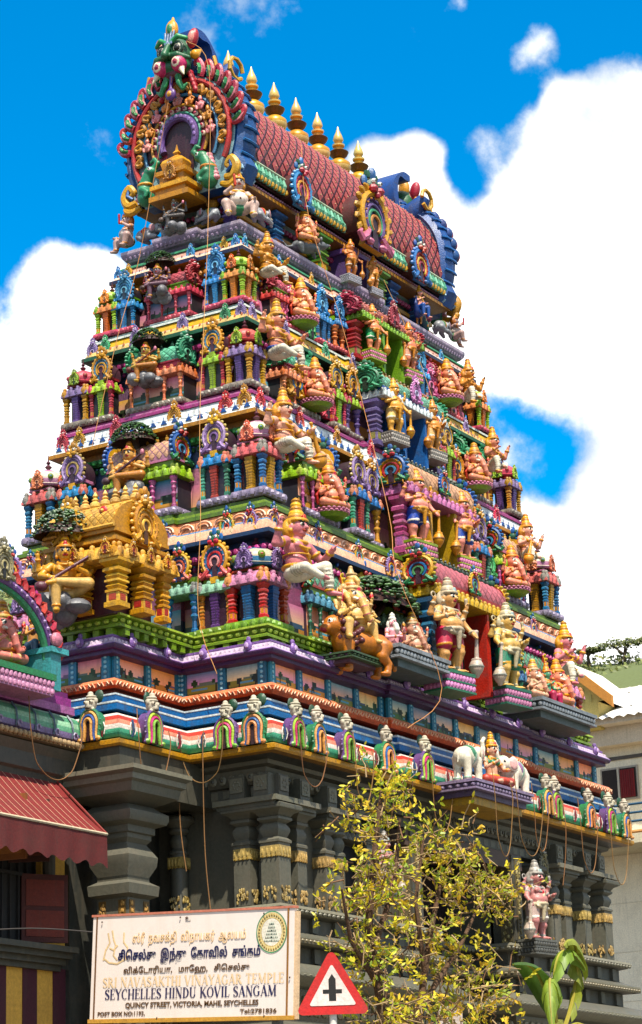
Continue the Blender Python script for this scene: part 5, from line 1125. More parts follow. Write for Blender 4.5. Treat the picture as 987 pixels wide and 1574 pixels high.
# ---- crown storey under the roof
zR, aR, bR = LV['R']
def build_crown():
    p, pd, w = hx('#8a7890'), hx('#5a4662'), hx('#b8a8b8')
    P = plan(aR, bR, [(.42, .08)], [(.30, .10)])
    m = MB(); band(m, P, [(-.16, 11.83, hx('#4a9a72')), (-.10, 11.845, pd), (-.085, 11.89, p), (-.05, 11.90, p), (-.01, 11.95, p), (0, 11.985, w), (0, 12.02, p), (-.03, 12.03, p), (-.6, 12.04, pd)])
    row(m, P, -.03, 11.94, .06, lambda i, w_: t_petal(shade(p, 1.15), .023, .03, .03)); TW(m, 'purple_ledge')
    m = MB(); nv = hx('#27486a'); band(m, plan(2.10, .50), [(0, 12.0, nv), (0, 12.14, nv), (0, 12.14, hx('#2f6a78')), (0, 12.26, hx('#b8862a')), (.03, 12.265, hx('#b8862a')), (.03, 12.31, hx('#16301f')), (.0, 12.315, hx('#16301f')), (.0, 12.37, hx('#2a4a3a')), (.06, 12.46, hx('#6a4a20')), (.06, 12.47, hx('#6a4a20'))])
    Pn = plan(2.10, .50); row(m, Pn, .045, 12.385, .075, lambda i, w_: t_petal(hx('#a83a68'), .03, .035, .033)); TW(m, 'crown_storey_wall')
    Pe = plan(2.34, .72); m = MB(); g, g2 = hx('#b0842a'), hx('#7a5a1c')
    band(m, Pe, [(-.30, 12.455, g2), (-.03, 12.52, g2), (0, 12.535, g), (0, 12.575, hx('#c9a048')), (-.03, 12.58, hx('#2a6a4a')), (-.03, 12.60, hx('#c07a98')), (-.05, 12.605, hx('#c890a4')), (-.07, 12.65, hx('#2a4a3a')), (-.09, 12.655, g), (-.4, 12.66, g)])
    row(m, Pe, -.045, 12.63, .05, lambda i, w_: t_petal(hx('#d0a0b4'), .02, .014, .018)); TW(m, 'roof_eave')
    # bracket pillars
    for x, c1, c2 in ((-1.50, '#1f4f80', '#4a80a8'), (1.05, '#1f4f80', '#4a80a8'), (1.72, '#1f4f80', '#4a80a8')): put_col(tower, x, -.56, 12.03, .20, .46, c1, c2, 0, name='pillar')
    for x in (-.66, .66): put_col(tower, x, -.62, 12.03, .22, .46, '#4f7a24', '#7a9a3c', 0, name='pillar')
    for y in (-.42, .32): put_col(tower, -2.14, y, 12.03, .17, .46, '#5a4684', '#8a78a8', 0, name='pillar')
    put_col(tower, -2.2, -.22, 12.03, .13, .46, '#a87820', '#c99a3a', 2, name='pillar')
    # door of the crown storey
    r = empty('doorway', (0, 0, 12.03), 0, tower); m = MB(); m.b2(-.14, .14, -.66, -.50, 0, .40, hx('#2a1a34')); m.build('dark_recess', M_PANEL, r)
    for sg in (-1, 1): m = MB(); m.b2(sg * .14, sg * .22, -.80, -.50, 0, .40, hx('#5a4070')); m.build('jamb', M_PAINT, r)
    m = MB(); m.b2(-.26, .26, -.82, -.5, .40, .455, hx('#7a5a98')); m.build('lintel', M_PAINT, r)
    # barrel roof
    nsec = 22; z0, z1 = 12.66, 14.06
    sec = [(y * .70, z0 + z * (z1 - z0)) for y, z in barrel_sec(nsec, 1.16)]
    m = MB(); xs = (-2.22, 2.22); n = len(sec); band_n = 2
    m.add([(x, y, z) for x in xs for y, z in sec], [(i, i + 1, n + i + 1, n + i)[::-1] for i in range(n - 1)], hx('#4a1a22'))
    def Sf(u, v):
        v = .12 + v * .86
        q = v * (n - 1) * .5; i = min(int(q), n - 2); t = q - i; a, b = sec[i], sec[i + 1]; e = Vector((0, -(b[1] - a[1]), b[0] - a[0])).normalized()
        return (lerp(xs[0], xs[1], u), lerp(a[0], b[0], t), lerp(a[1], b[1], t)), tuple(e)
    lattice(m, Sf, 28, 7, None, hx('#b8655c'), None, inset=.40, lift=.016, dot=hx('#c9b08a')); TW(m, 'barrel_roof', sharp=30)
    m = MB()      # leaf fringe at the foot of the vault
    for i in range(60):
        x = lerp(-2.15, 2.15, i / 59); e = sec[1]; c = hx('#4f9a78') if i % 2 else hx('#86bfa0')
        m.tube([(x, -.735, 12.68), (x, -.765, 12.76), (x, -.752, 12.84)], [.03, .034, .018], c, 6); m.ell((x + .036, -.765, 12.70), (.024, .03, .035), hx('#c99a3a'), 6, 4)
    m.tube([(-2.2, -.745, 12.865), (2.2, -.745, 12.865)], .02, hx('#b8c8a8'), 6); TW(m, 'leaf_fringe')
    m = MB()
    for i in range(52):
        x = lerp(-2.15, 2.15, i / 51); m.ell((x, 0, 14.07), (.045, .10, .04), hx('#c890a0') if i % 2 else hx('#8fa8b8'), 6, 4)
    TW(m, 'ridge_crest')
    g = hx('#d09a22'); gd = hx('#7a5210'); gl = hx('#e4c070')
    prof = [(.07, 0, g), (.05, .05, g), (.12, .10, gl), (.148, .17, g), (.14, .22, g), (.08, .27, gd), (.062, .29, gd), (.105, .33, gd), (.125, .37, gd), (.10, .39, g), (.052, .415, g), (.05, .44, g), (.075, .455, gl), (.078, .475, g), (.03, .495, gl), (.05, .515, gl), (.066, .545, gl), (.05, .60, gl), (.024, .66, gl), (.0035, .73, gl)]
    m = MB(); m.lathe(prof, 20); f0 = m.build('finial', M_GOLD, tower, (-1.48, 0, 14.0), sharp=50)
    for i in range(1, 7): link_obj('finial', f0.data, tower, (-1.48 + .49 * i, 0, 14.0))
build_crown()
def dormer(x, y, z, w, sch):
    r = empty('roof_gable', (x, y, z), 0, tower)
    put_shoe(r, (0, 0, 0), w, sch, name='horseshoe_ornament')
    m = MB(); m.prism([(xx, zz) for xx, _, zz in arc(0, w * .5, w * .42, w * .46, -.2 * PI, 1.2 * PI, 14)], .04 * w, .45, hx('#4a2226'), hx('#5a2a2a')); m.build('gable_vault', M_PAINT, r)
dormer(-1.36, -.86, 12.56, .44, ('#3f78a8', ('#b03a40', '#d0a040', '#8a2a4a'), '#3a2a3a', HD, '#3f80b8', '#2f6a98'))
dormer(1.36, -.86, 12.56, .44, ('#3f78a8', ('#b03a40', '#d0a040', '#8a2a4a'), '#3a2a3a', HD, '#3f80b8', '#2f6a98'))
dormer(.02, -.98, 12.50, .74, ('#c9a03a', ('#6a4c82', '#7a5c92', '#3f9a72', '#c08a3a'), '#3a1a24', HD, '#c9a03a', '#c07088', 1))
# ---- the two great horseshoe gables closing the barrel roof
def gable(fig):
    r = empty('end_gable', (0, 0, 0)); cz = .62          # local frame faces -Y; z=0 at the eave; ellipse ratio 1.12
    E = lambda rr, a0=-.16 * PI, a1=1.16 * PI, n=40, y=0.0: arc(0, cz, rr, rr * 1.12, a0, a1, n, y)
    blue, blue2 = hx('#16508f'), hx('#0f3c72')
    m = MB(); outline = [(x, z) for x, _, z in E(.70)]; outline = [(.52, -.06)] + outline + [(-.52, -.06)]
    m.prism(outline, 0, .30, hx('#8fb0b8'), blue); m.prism([(x * .985, z * .985 + .01) for x, z in outline], .30, .302, blue)
    m.tube([(x, .16, z) for x, _, z in [(.66, 0, .02), (.74, 0, .16)] + E(.735, -.13 * PI, 1.13 * PI) + [(-.74, 0, .16), (-.66, 0, .02)]], .095, blue, 8, flat=1.75)
    for i in range(24):
        a = -.14 * PI + 1.28 * PI * (i + .5) / 24
        m.tube([((.76 + d) * math.cos(a), yy, cz + (.76 + d) * 1.12 * math.sin(a)) for d, yy in ((.05, .02), (.075, .10), (.075, .22), (.05, .30))], .017, hx('#2f6fae'), 5)
    for s in (-1, 1):
        for k in range(3): m.tube([(s * (.72 + .05 * math.cos(t)), .02 + .13 * k, .10 + .075 * math.sin(t)) for t in [q * .7 for q in range(9)]], .014, hx('#9fc0d4'), 5)
    m.build('gable_plate', M_PAINT, r)
    m = MB(); m.tube(E(.645, y=-.03), .032, hx('#b0342f'), 8); m.build('red_rim', M_PAINT, r)
    m = MB()
    for i in range(13):
        a = -.10 * PI + 1.20 * PI * (i + .5) / 13; x, z = .565 * math.cos(a), cz + .565 * 1.12 * math.sin(a); t = (-math.sin(a), math.cos(a)); n = (math.cos(a), math.sin(a))
        pts = [(x + .86 * (t[0] * u + n[0] * v), -.05, z + .86 * (t[1] * u + n[1] * v)) for u, v in ((-.05, .035), (-.07, 0), (-.03, -.04), (.0, 0), (.03, .045), (.07, .02), (.05, -.035), (.02, -.02))]
        m.stube(pts, [.016, .024, .026, .028, .028, .026, .022, .016], hx('#b8791c'), 6, 3)
    m.build('scroll_ring', M_PAINT, r)
    m = MB(); m.tube(E(.492, y=-.03), .020, hx('#4f88b0'), 6); m.prism([(x, z) for x, _, z in E(.485)], -.015, 0, hx('#4a1c24')); m.tube(E(.372, y=-.06), .018, hx('#c9962a'), 6); m.tube(E(.285, y=-.07), .017, hx('#3f9a82'), 6)
    m.prism([(x, z) for x, _, z in E(.36)], -.05, -.015, hx('#9a3040')); m.build('inner_rings', M_PAINT, r)
    m = MB()
    for i in range(13):
        a = -.05 * PI + 1.10 * PI * (i + .5) / 13; x, z = .328 * math.cos(a), cz + .328 * 1.12 * math.sin(a)
        m.ell((x, -.07, z), (.027, .026, .031), hx('#d8bfae'), 7, 5); m.ell((x, -.098, z), .016, hx('#b84a5a'), 6, 4)
    m.build('rosette_ring', M_PAINT, r)
    m = MB(); m.tube([(x, -.085, z) for x, _, z in E(.228)], .042, hx('#6a4a84'), 8)
    for i in range(13):
        a = -.05 * PI + 1.10 * PI * (i + .5) / 13; m.ell((.235 * math.cos(a), -.125, cz + .235 * 1.12 * math.sin(a)), (.022, .015, .026), hx('#8a6aa4'), 6, 4)
    m.prism([(x, z) for x, _, z in E(.195)] + [(-.19, .0), (.19, .0)], -.06, -.05, hx('#3a1420')); m.build('niche_arch', M_PAINT, r)
    for i in range(9):
        a = -.04 * PI + 1.08 * PI * (i + .5) / 9; x, z = .43 * math.cos(a), cz + .43 * 1.12 * math.sin(a) - .065
        link_obj('seated_figurine', fig['impA'] if i % 2 else fig['impB'], r, (x, -.07, z), 0, .175)
    # flames round the rim, each its own piece
    for i in range(17):
        a = .0 * PI + 1.0 * PI * (i + .5) / 17 
        if abs(a - PI / 2) < .26: continue
        m = MB(); sg = 1 if a < PI / 2 else -1; n = (math.cos(a), math.sin(a) * 1.12); t = (-math.sin(a) * sg, math.cos(a) * sg)
        P = lambda u, v: ((.67 + v) * n[0] + t[0] * u, -.03, cz + (.67 + v) * n[1] + t[1] * u)
        m.stube([P(-.03, .02), P(-.03, .09), P(.02, .15), P(.07, .19), P(.10, .17), P(.085, .13)], [.042, .050, .046, .036, .028, .016], hx('#a8303c'), 7, 3, flat=.7)
        m.tube([P(-.02, .04), P(-.015, .10), P(.025, .14), P(.05, .15)], [.022, .026, .024, .012], hx('#2f8a58'), 6, flat=2.6); m.tube([P(-.05, .06), P(-.035, .13), P(.02, .18)], [.014, .018, .012], hx('#d08088'), 5, flat=2.6)
        m.tube([P(-.005, .07), P(.0, .10), P(.02, .115)], .008, hx('#c8d0b0'), 4, flat=7.5); m.ell((P(.01, .09)[0], .06, P(.01, .09)[2]), (.075, .07, .085), blue, 7, 5); m.build('flame', M_PAINT, r)
    for s in (-1, 1):
        m = MB(); m.stube([(s * .60, -.06, .02), (s * .70, -.07, .0), (s * .75, -.07, .11), (s * .69, -.07, .21), (s * .63, -.07, .15), (s * .68, -.07, .10)], [.036, .05, .052, .048, .04, .022], hx('#c9962a'), 7)
        m.stube([(s * .54, -.06, -.05), (s * .66, -.07, -.09), (s * .73, -.07, -.04), (s * .67, -.07, .02)], [.03, .045, .04, .024], hx('#c9962a'), 7); m.tube([(s * .63, -.08, .06), (s * .70, -.09, .11), (s * .68, -.09, .2)], [.02, .026, .02], hx('#2a68a0'), 6); m.build('corner_scroll', M_PAINT, r)
    for s in (-1, 1): link_obj('sea_beast', fig['mak'] if s > 0 else fig['makM'], r, (s * .42, -.12, -.02), 0, .50)
    g, g2 = hx('#b8841c'), hx('#d0a038'); m = MB()
    m.sq([(.26, -.16, g), (.26, -.10, g2), (.20, -.09, g), (.20, -.03, g), (.25, -.02, g2), (.25, .03, g), (.16, .04, g), (.16, .14, g2), (.20, .15, g), (.20, .20, g2), (.13, .22, g), (.15, .30, g2), (.13, .34, g), (.05, .39, g2), (.02, .41, g), (.04, .44, g2), (.015, .47, g), (.004, .54, g2)], (0, -.12, 0), 1, .7)
    m.build('gilded_shrine', M_PAINT, r); put_shoe(r, (0, -.26, .08), .17, ('#b8841c', ('#d0a038', '#a07018', '#d8b050'), '#5a3a10', HG, '#b8841c', '#b8841c'))
    link_obj('lion_mask', fig['mon'], r, (0, -.10, 1.15), 0, (.46, .46, .51))
    # the hollow back of the lion mask: a curled blue shell with a horn on either side
    m = MB(); vs = []; fs = []; cs = []; k = 12
    path = [(.10, 1.22), (.26, 1.34), (.34, 1.55), (.26, 1.80), (.06, 1.88)]
    for j, (yy, zz) in enumerate(path):
        for rr, z_ in ((.27, zz), (.21, zz)):
            pass
    P2 = [(.02, 1.98), (.18, 1.98), (.34, 1.88), (.46, 1.72), (.44, 1.44), (.30, 1.20)]
    for sgn in (1, -1):
        pass
    P2 = [(q[0], q[1]) for q in smooth([(a_, b_, 0) for a_, b_ in P2], 3)]
    P3 = [(.22, 1.28), (.33, 1.48), (.35, 1.70), (.28, 1.88), (.14, 1.88), (.02, 1.90)]
    P3 = [(q[0], q[1]) for q in smooth([(a_, b_, 0) for a_, b_ in P3], 3)]; poly = P2 + P3
    n = len(poly); vs = [(-.20, y_, z_) for y_, z_ in poly] + [(.20, y_, z_) for y_, z_ in poly]
    h = n // 2; fs = []
    for i in range(h - 1):
        o = n - 1 - i
        fs += [(i, i + 1, o - 1, o), (n + i, n + o, n + o - 1, n + i + 1)]
    for i in range(n): j = (i + 1) % n; fs.append((i, n + i, n + j, j))
    m.add(vs, fs, blue); m.ell((0, .12, 1.38), (.24, .16, .30), blue2, 12, 8)
    for s in (-1, 1):
        m.stube([(s * .16, .18, 1.22), (s * .36, .24, 1.34), (s * .54, .26, 1.50)], [.18, .16, .07], blue, 10); m.tube([(s * .56 + .0, .26 + .13 * math.cos(t), 1.46 + .13 * math.sin(t)) for t in [k_ * .7 for k_ in range(9)]], .025, hx('#c9962a'), 6); m.tube([(s * (.44 - .0), .0, 1.54), (s * .47, .0, 1.42), (s * .42, .0, 1.28)], .022, hx('#c9962a'), 6)
    m.build('mask_back', M_PAINT, r)
    return r
STATUES = [
 ('dvR', -0.353, -0.88, 12.061, 0.447, -8, 'guardian_statue', 'small orange door guardian under the roof, left of the purple doorway', 'statue', 'door guardians on the tower front', 'slab'),
 ('dvRm', 0.163, -0.88, 12.069, 0.411, -8, 'guardian_statue', 'small orange door guardian under the roof, right of the purple doorway', 'statue', 'door guardians on the tower front', 'slab'),
 ('dv4', -0.44, -1.18, 11.04, 0.557, -8, 'guardian_statue', 'pink door guardian in green shorts with club, left of the lime green doorway', 'statue', 'door guardians on the tower front', 'pink'),
 ('dv4m', 0.391, -1.18, 11.051, 0.589, -8, 'guardian_statue', 'pink door guardian right of the lime green doorway, beside a gold shield ornament', 'statue', 'door guardians on the tower front', 'pink'),
 ('dv3', -0.477, -1.43, 9.995, 0.631, -8, 'guardian_statue', 'golden tan door guardian with club, left of the dark red doorway with blue frame', 'statue', 'door guardians on the tower front', 'grey'),
 ('dv3m', 0.415, -1.43, 10.024, 0.606, -8, 'guardian_statue', 'golden tan door guardian with club, right of the dark red doorway with blue frame', 'statue', 'door guardians on the tower front', 'grey'),
 ('dv2', -0.565, -1.71, 8.67, 0.811, -8, 'guardian_statue', 'pink door guardian in blue and white shorts, left of the dark blue doorway', 'statue', 'door guardians on the tower front', 'pink'),
 ('dv2m', 0.476, -1.71, 8.716, 0.771, -8, 'guardian_statue', 'pink door guardian in blue and white shorts, right of the dark blue doorway', 'statue', 'door guardians on the tower front', 'pink'),
 ('dv1', -0.754, -2.13, 7.129, 0.998, -8, 'guardian_statue', 'large cream door guardian in red shorts resting on a pale club', 'statue', 'door guardians on the tower front', 'green'),
 ('dv1m', 0.587, -2.13, 7.183, 0.944, -8, 'guardian_statue', 'large cream door guardian in green shorts, right of the red jambed doorway', 'statue', 'door guardians on the tower front', 'green'),
 ('sg4', -2.432, -1.06, 11.329, 0.561, -6, 'seated_guardian_statue', 'golden crowned figure seated at the near end of the top storey, arm raised', 'statue', 'crowned figures seated on the shrine roofs', None),
 ('sg4m', 2.193, -1.0, 11.24, 0.596, -6, 'seated_guardian_statue', 'golden crowned figure seated at the far end of the top storey', 'statue', 'crowned figures seated on the shrine roofs', None),
 ('sg3', -2.669, -1.3, 10.268, 0.727, -6, 'seated_guardian_statue', 'pink figure in gold crown and white trousers seated near the lime green shrine ornaments', 'statue', 'crowned figures seated on the shrine roofs', None),
 ('sg3m', 2.26, -1.25, 10.315, 0.605, -6, 'seated_guardian_statue', 'pink crowned figure seated against the blue sky at the far end of the third storey', 'statue', 'crowned figures seated on the shrine roofs', None),
 ('sg2', -3.012, -1.56, 9.108, 0.746, -6, 'seated_guardian_statue', 'pale figure in gold crown and white trousers holding a gold mace, near end', 'statue', 'crowned figures seated on the shrine roofs', None),
 ('sg2m', 2.524, -1.5, 9.191, 0.637, -6, 'seated_guardian_statue', 'pale crowned figure with gold mace at the far end of the second storey', 'statue', 'crowned figures seated on the shrine roofs', None),
 ('sg1', -3.314, -1.86, 7.647, 0.906, -6, 'seated_guardian_statue', 'largest rosy crowned figure seated above the red and blue columns at the near corner', 'statue', 'crowned figures seated on the shrine roofs', None),
 ('sg1m', 2.762, -1.8, 7.733, 0.765, -6, 'seated_guardian_statue', 'rosy figure in tall gold crown at the far end of the lowest storey', 'statue', 'crowned figures seated on the shrine roofs', None),
 ('gn', -1.237, -0.82, 12.182, 0.453, -10, 'rat_rider_statue', 'pink elephant-headed figure riding a grey rat under the roof', 'statue', None, 'rat'),
 ('gn', -1.655, -1.0, 11.085, 0.515, -14, 'elephant_headed_statue', 'pink elephant-headed figure on lotus pedestal, near end of the top storey by a pink crest', 'statue', 'elephant-headed figures on lotus pedestals', 'lotus'),
 ('gn', 1.663, -1.0, 11.123, 0.523, -14, 'elephant_headed_statue', 'pink elephant-headed figure on a lotus pedestal at the far end of the top storey', 'statue', 'elephant-headed figures on lotus pedestals', 'lotus'),
 ('gn', -1.826, -1.25, 10.042, 0.52, -14, 'elephant_headed_statue', 'pink elephant-headed figure on lotus pedestal, near end of the third storey by a red crest', 'statue', 'elephant-headed figures on lotus pedestals', 'lotus'),
 ('gn', 1.787, -1.25, 10.012, 0.544, -14, 'elephant_headed_statue', 'pink elephant-headed figure on a lotus pedestal at the far end of the third storey', 'statue', 'elephant-headed figures on lotus pedestals', 'lotus'),
 ('gn', -2.075, -1.52, 8.713, 0.576, -14, 'elephant_headed_statue', 'pink elephant-headed figure on lotus pedestal, near end of the second storey by a green crest', 'statue', 'elephant-headed figures on lotus pedestals', 'lotus'),
 ('gn', 2.07, -1.52, 8.741, 0.557, -14, 'elephant_headed_statue', 'pink elephant-headed figure on a lotus pedestal at the far end of the second storey', 'statue', 'elephant-headed figures on lotus pedestals', 'lotus'),
 ('gn5', -2.418, -1.95, 6.932, 0.651, -15, 'lion_rider_statue', 'cream five-headed elephant figure riding a tawny lion', 'statue', None, 'lion'),
 ('sage', -1.689, -1.98, 7.204, 0.497, -15, 'sage_statue', 'sage with white beard seated cross-legged on the grey platform', 'statue', None, None),
 ('gnp', -1.257, -1.98, 7.221, 0.52, -15, 'elephant_headed_statue', 'pale pink elephant-headed figure seated beside the bearded sage', 'statue', None, None),
 ('gnp', 1.525, -1.98, 7.252, 0.486, 0, 'elephant_headed_statue', 'small cream elephant-headed figure next to the guardian in green shorts', 'statue', None, None),
 ('godG', 1.731, -2.03, 7.259, 0.554, 0, 'goddess_statue', 'green-faced figure with red cloth seated in the crowded group by the far corner', 'statue', None, None),
 ('gn', 2.269, -1.92, 7.308, 0.576, 0, 'elephant_headed_statue', 'pink elephant-headed figure with big ears in front of the rosy crowned figure', 'statue', None, None),
 ('elG', 2.614, -1.9, 7.034, 0.458, 0, 'elephant_statue', 'small grey green elephant standing under the far corner group', 'statue', None, None),
 ('elW', -0.685, -2.25, 5.963, 0.53, 180, 'elephant_statue', 'white elephant with raised trunk and green saddle cloth, left of the goddess', 'statue', 'white elephants beside the goddess', None),
 ('elW2', 0.308, -2.25, 5.923, 0.571, 0, 'elephant_statue', 'white elephant with raised trunk and purple saddle cloth, right of the goddess', 'statue', 'white elephants beside the goddess', None),
 ('lak', -0.177, -2.25, 5.984, 0.705, -12, 'goddess_statue', 'crowned goddess in green bodice and red skirt between two white elephants', 'statue', None, None),
 ('dvB', -2.12, -2.02, 4.711, 0.578, -8, 'guardian_statue', 'pale pink guardian half hidden by the yellow green tree beside the dark entrance', 'statue', None, 'gslab'),
 ('dvBm', 1.149, -2.02, 4.513, 0.835, -8, 'guardian_statue', 'silver crowned pale pink guardian against the gold patterned strip on the stone base', 'statue', None, 'gslab'),
 ('boy', -2.46, -0.727, 12.114, 0.592, -45, 'seated_boy_statue', 'pale round-bellied boy seated at the near corner under the roof', 'statue', None, None),
 ('boyR', -2.46, 0.74, 12.117, 0.499, -120, 'seated_boy_statue', 'pale boy holding a red horn at the left end under the roof', 'statue', None, None),
 ('boy', 2.464, -0.7, 12.182, 0.421, 40, 'seated_boy_statue', 'pale boy with hands raised at the far corner under the roof', 'statue', None, None),
 ('el', -2.42, 0.501, 12.122, 0.347, 90, 'elephant_statue', 'grey elephant with red saddle cloth lying at the left end under the roof', 'statue', None, None),
 ('el2', -2.42, -0.32, 12.159, 0.301, -90, 'elephant_statue', 'grey elephant with green saddle cloth lying left of the round-bellied boy', 'statue', None, None),
 ('el', -1.992, -0.72, 12.193, 0.323, 180, 'elephant_statue', 'grey elephant lying right of the round-bellied boy', 'statue', None, None),
 ('el2', 2.109, -0.72, 12.148, 0.344, 180, 'elephant_statue', 'grey elephant lying beside the peacock at the far end under the roof', 'statue', None, None),
 ('pea', 1.419, -0.78, 12.038, 0.445, 10, 'peacock_rider_statue', 'pink rider on a dark blue peacock under the roof', 'statue', None, 'rider'),
 ('gu5', -2.66, -0.035, 12.112, 0.434, -80, 'teacher_statue', 'dark grey teacher seated under a green stucco tree on a grey slab below the roof', 'statue', 'teachers seated under stucco trees', 'tree5'),
 ('gu4', -2.86, 0.07, 11.272, 0.46, -80, 'teacher_statue', 'dark mauve teacher seated under a green tree in front of the red shrine', 'statue', 'teachers seated under stucco trees', 'tree'),
 ('gu3', -3.12, 0.053, 10.252, 0.504, -80, 'teacher_statue', 'yellow green teacher with crossed leg under a green tree in front of the mint shrine', 'statue', 'teachers seated under stucco trees', 'tree'),
 ('gu2', -3.42, 0.062, 8.928, 0.679, -80, 'teacher_statue', 'yellow teacher playing a long lute in front of the blue and lime shrine', 'statue', 'teachers seated under stucco trees', 'tree'),
 ('gu1', -5.12, -0.408, 7.324, 0.842, -50, 'teacher_statue', 'large golden teacher with lute under a leafy tree beside the gold shrine', 'statue', 'teachers seated under stucco trees', 'tree'),
 ('gnH', -6.05, -0.42, 6.524, 0.621, -10, 'elephant_headed_statue', 'large pink elephant-headed figure seated inside the arched niche on the left', 'statue', None, None),
 ('godH', -5.671, -0.46, 6.704, 0.539, -10, 'goddess_statue', 'goddess in purple and gold seated on the edge of the arched niche', 'statue', None, None),
]
# ---------------------------------------------------------------- sculptures
def tone(h, f): c = [int(h[i:i + 2], 16) for i in (1, 3, 5)]; return '#%02x%02x%02x' % tuple(min(255, int(v * f)) for v in c)
SK = dict(o='#d08f52', p='#d9937c', t='#d39a4e', c='#d2ad6c', r='#c98592', s='#d6a896')
MESH = {}
def M_(k, F, n): MESH[k] = F.mesh('sculpted_figure', n)
M_('dvR', fig_guard('#cd8a50', '#b8803a', '#8a5a20', 1), 54); M_('dvRm', fig_guard('#cd8a50', '#b8803a', '#8a5a20', -1), 54)
M_('dv4', fig_guard('#d88f6a', '#1f8a52', '#8a5a20', 1, sash='#c98a1c'), 66); M_('dv4m', fig_guard('#d88f6a', '#d09a78', '#8a5a20', -1), 66)
M_('dv3', fig_guard('#d29a50', '#d8b070', '#8a5a20', 1), 72); M_('dv3m', fig_guard('#d29a50', '#d8b070', '#8a5a20', -1), 72)
M_('dv2', fig_guard('#d98c80', '#1f4a9c', '#8a5a20', 1), 92); M_('dv2m', fig_guard('#d98c80', '#1f4a9c', '#8a5a20', -1), 92)
M_('dv1', fig_guard('#cfa566', '#b02a34', '#8a8a80', 1, crown='#b5a88c', club='#b8a898', sash='#b5a88c', hem='#c9963a'), 112); M_('dv1m', fig_guard('#cfa566', '#2a7a58', '#8a8a80', -1, crown='#b5a88c', club='#b8a898', sash='#b5a88c', hem='#c9963a'), 112)
M_('dvB', fig_guard('#b8807a', '#b09a90', '#8a8a80', 1, crown='#9a948c', club='#b8a898', sash='#b5a88c'), 76); M_('dvBm', fig_guard('#b8807a', '#b09a90', '#8a8a80', -1, crown='#9a948c', club='#b8a898', sash='#b5a88c'), 86)
for k, sk, ext in (('sg4', '#c98c44', {}), ('sg3', '#d98a78', dict(wrap='#2a5a98')), ('sg2', '#d6a08c', dict(mace=True)), ('sg1', '#c8808c', {})):
    n = 96 if k != 'sg1' else 112
    M_(k, fig_seated(sk, '#d4ccba', 1, **ext), n); M_(k + 'm', fig_seated(sk, '#d4ccba', -1, **ext), n - 20)
M_('gn', fig_ganesha('#dc9478', '#cf9a2c', 1), 84); M_('gnp', fig_ganesha('#d6a08a', '#c9a878', 1, crown='#b09a7c', scarf='#c08a70'), 70)
M_('gnH', fig_ganesha('#d98a7a', '#c98a3a', 1, crown='#b89a50', scarf='#a84a5a'), 90)
F = fig_ganesha('#cfae6a', '#c8a458', 1, crown='#bfa470', scarf='#c4a258', sit=False)
for s in (-1, 1):
    F.ell((s * .12, .06, .60), (.085, .09, .10), '#cfae6a'); F.chain([(s * .16, -.03, .58), (s * .19, -.10, .50), (s * .18, -.12, .40)], [.045, .036, .026], '#cfae6a'); F.ell((s * .14, .05, .72), (.05, .05, .06), '#bfa470')
    arm(F, (s * .17, .04, .44), (s * .34, .02, .46), (s * .38, -.04, .36), .04, '#cfae6a', '#bfa470'); arm(F, (s * .16, .05, .42), (s * .30, -.02, .28), (s * .36, -.08, .24), .04, '#cfae6a', '#bfa470')
F.ell((0, .01, .86), (.085, .085, .085), '#cfae6a'); F.chain([(0, -.06, .86), (0, -.12, .80), (.0, -.12, .74)], [.045, .035, .025], '#cfae6a'); F.cap((0, .02, .92), (0, .03, 1.04), .07, .03, '#bfa470'); F.tor((0, .01, .93), .07, .02, '#bfa470'); F.ell((0, .02, 1.05), .03, '#bfa470')
M_('gn5', F, 120)
M_('sage', fig_sage(), 76); M_('godG', fig_goddess('#5a9a7a', '#b8863a', '#b02f4a', hang=True), 66); M_('lak', fig_goddess('#d3a08a', '#2f7d58', '#b4413f'), 80); M_('godH', fig_goddess('#c99a5a', '#6a4a8a', '#5a7a9a', hang=True), 80)
M_('elG', fig_elephant('#5c7a6c', '#3a6a4a', GOLD, lying=False), 60); M_('elW', fig_elephant('#d6ccba', '#3f7d5a', '#8fb09a', lying=False, trunk_up=True, ear='#cfa8a0'), 74); M_('elW2', fig_elephant('#d6ccba', '#8a6a8a', '#8fb09a', lying=False, trunk_up=True, ear='#cfa8a0'), 74)
M_('boy', fig_boy(), 70); M_('boyR', fig_boy(m=-1), 64); M_('el', fig_elephant('#96969a', '#b02f4c'), 60); M_('el2', fig_elephant('#8c8e92', '#4a7a4a'), 56); M_('pea', fig_peacock(), 60)
M_('gu5', fig_guru('#5a5a5c', '#4a4440', crown='#8a6a3a', lute='#6a5a50'), 64); M_('gu4', fig_guru('#8a6a78', '#6a4a5a', lute='#4a2a20'), 70); M_('gu3', fig_guru('#b09a48', '#a87a3a', lute='#6a3a28'), 74); M_('gu2', fig_guru('#d2a860', '#b88440', lute='#4a2030'), 84); M_('gu1', fig_guru('#c9963f', '#c8a468', lute='#5a2434'), 112)
RAT = fig_rat().mesh('rat', 56); LION = fig_lion().mesh('lion', 84); RIDER = fig_goddess('#d3948a', '#c99a3a', '#2a5a98', hang=True).mesh('rider', 60)
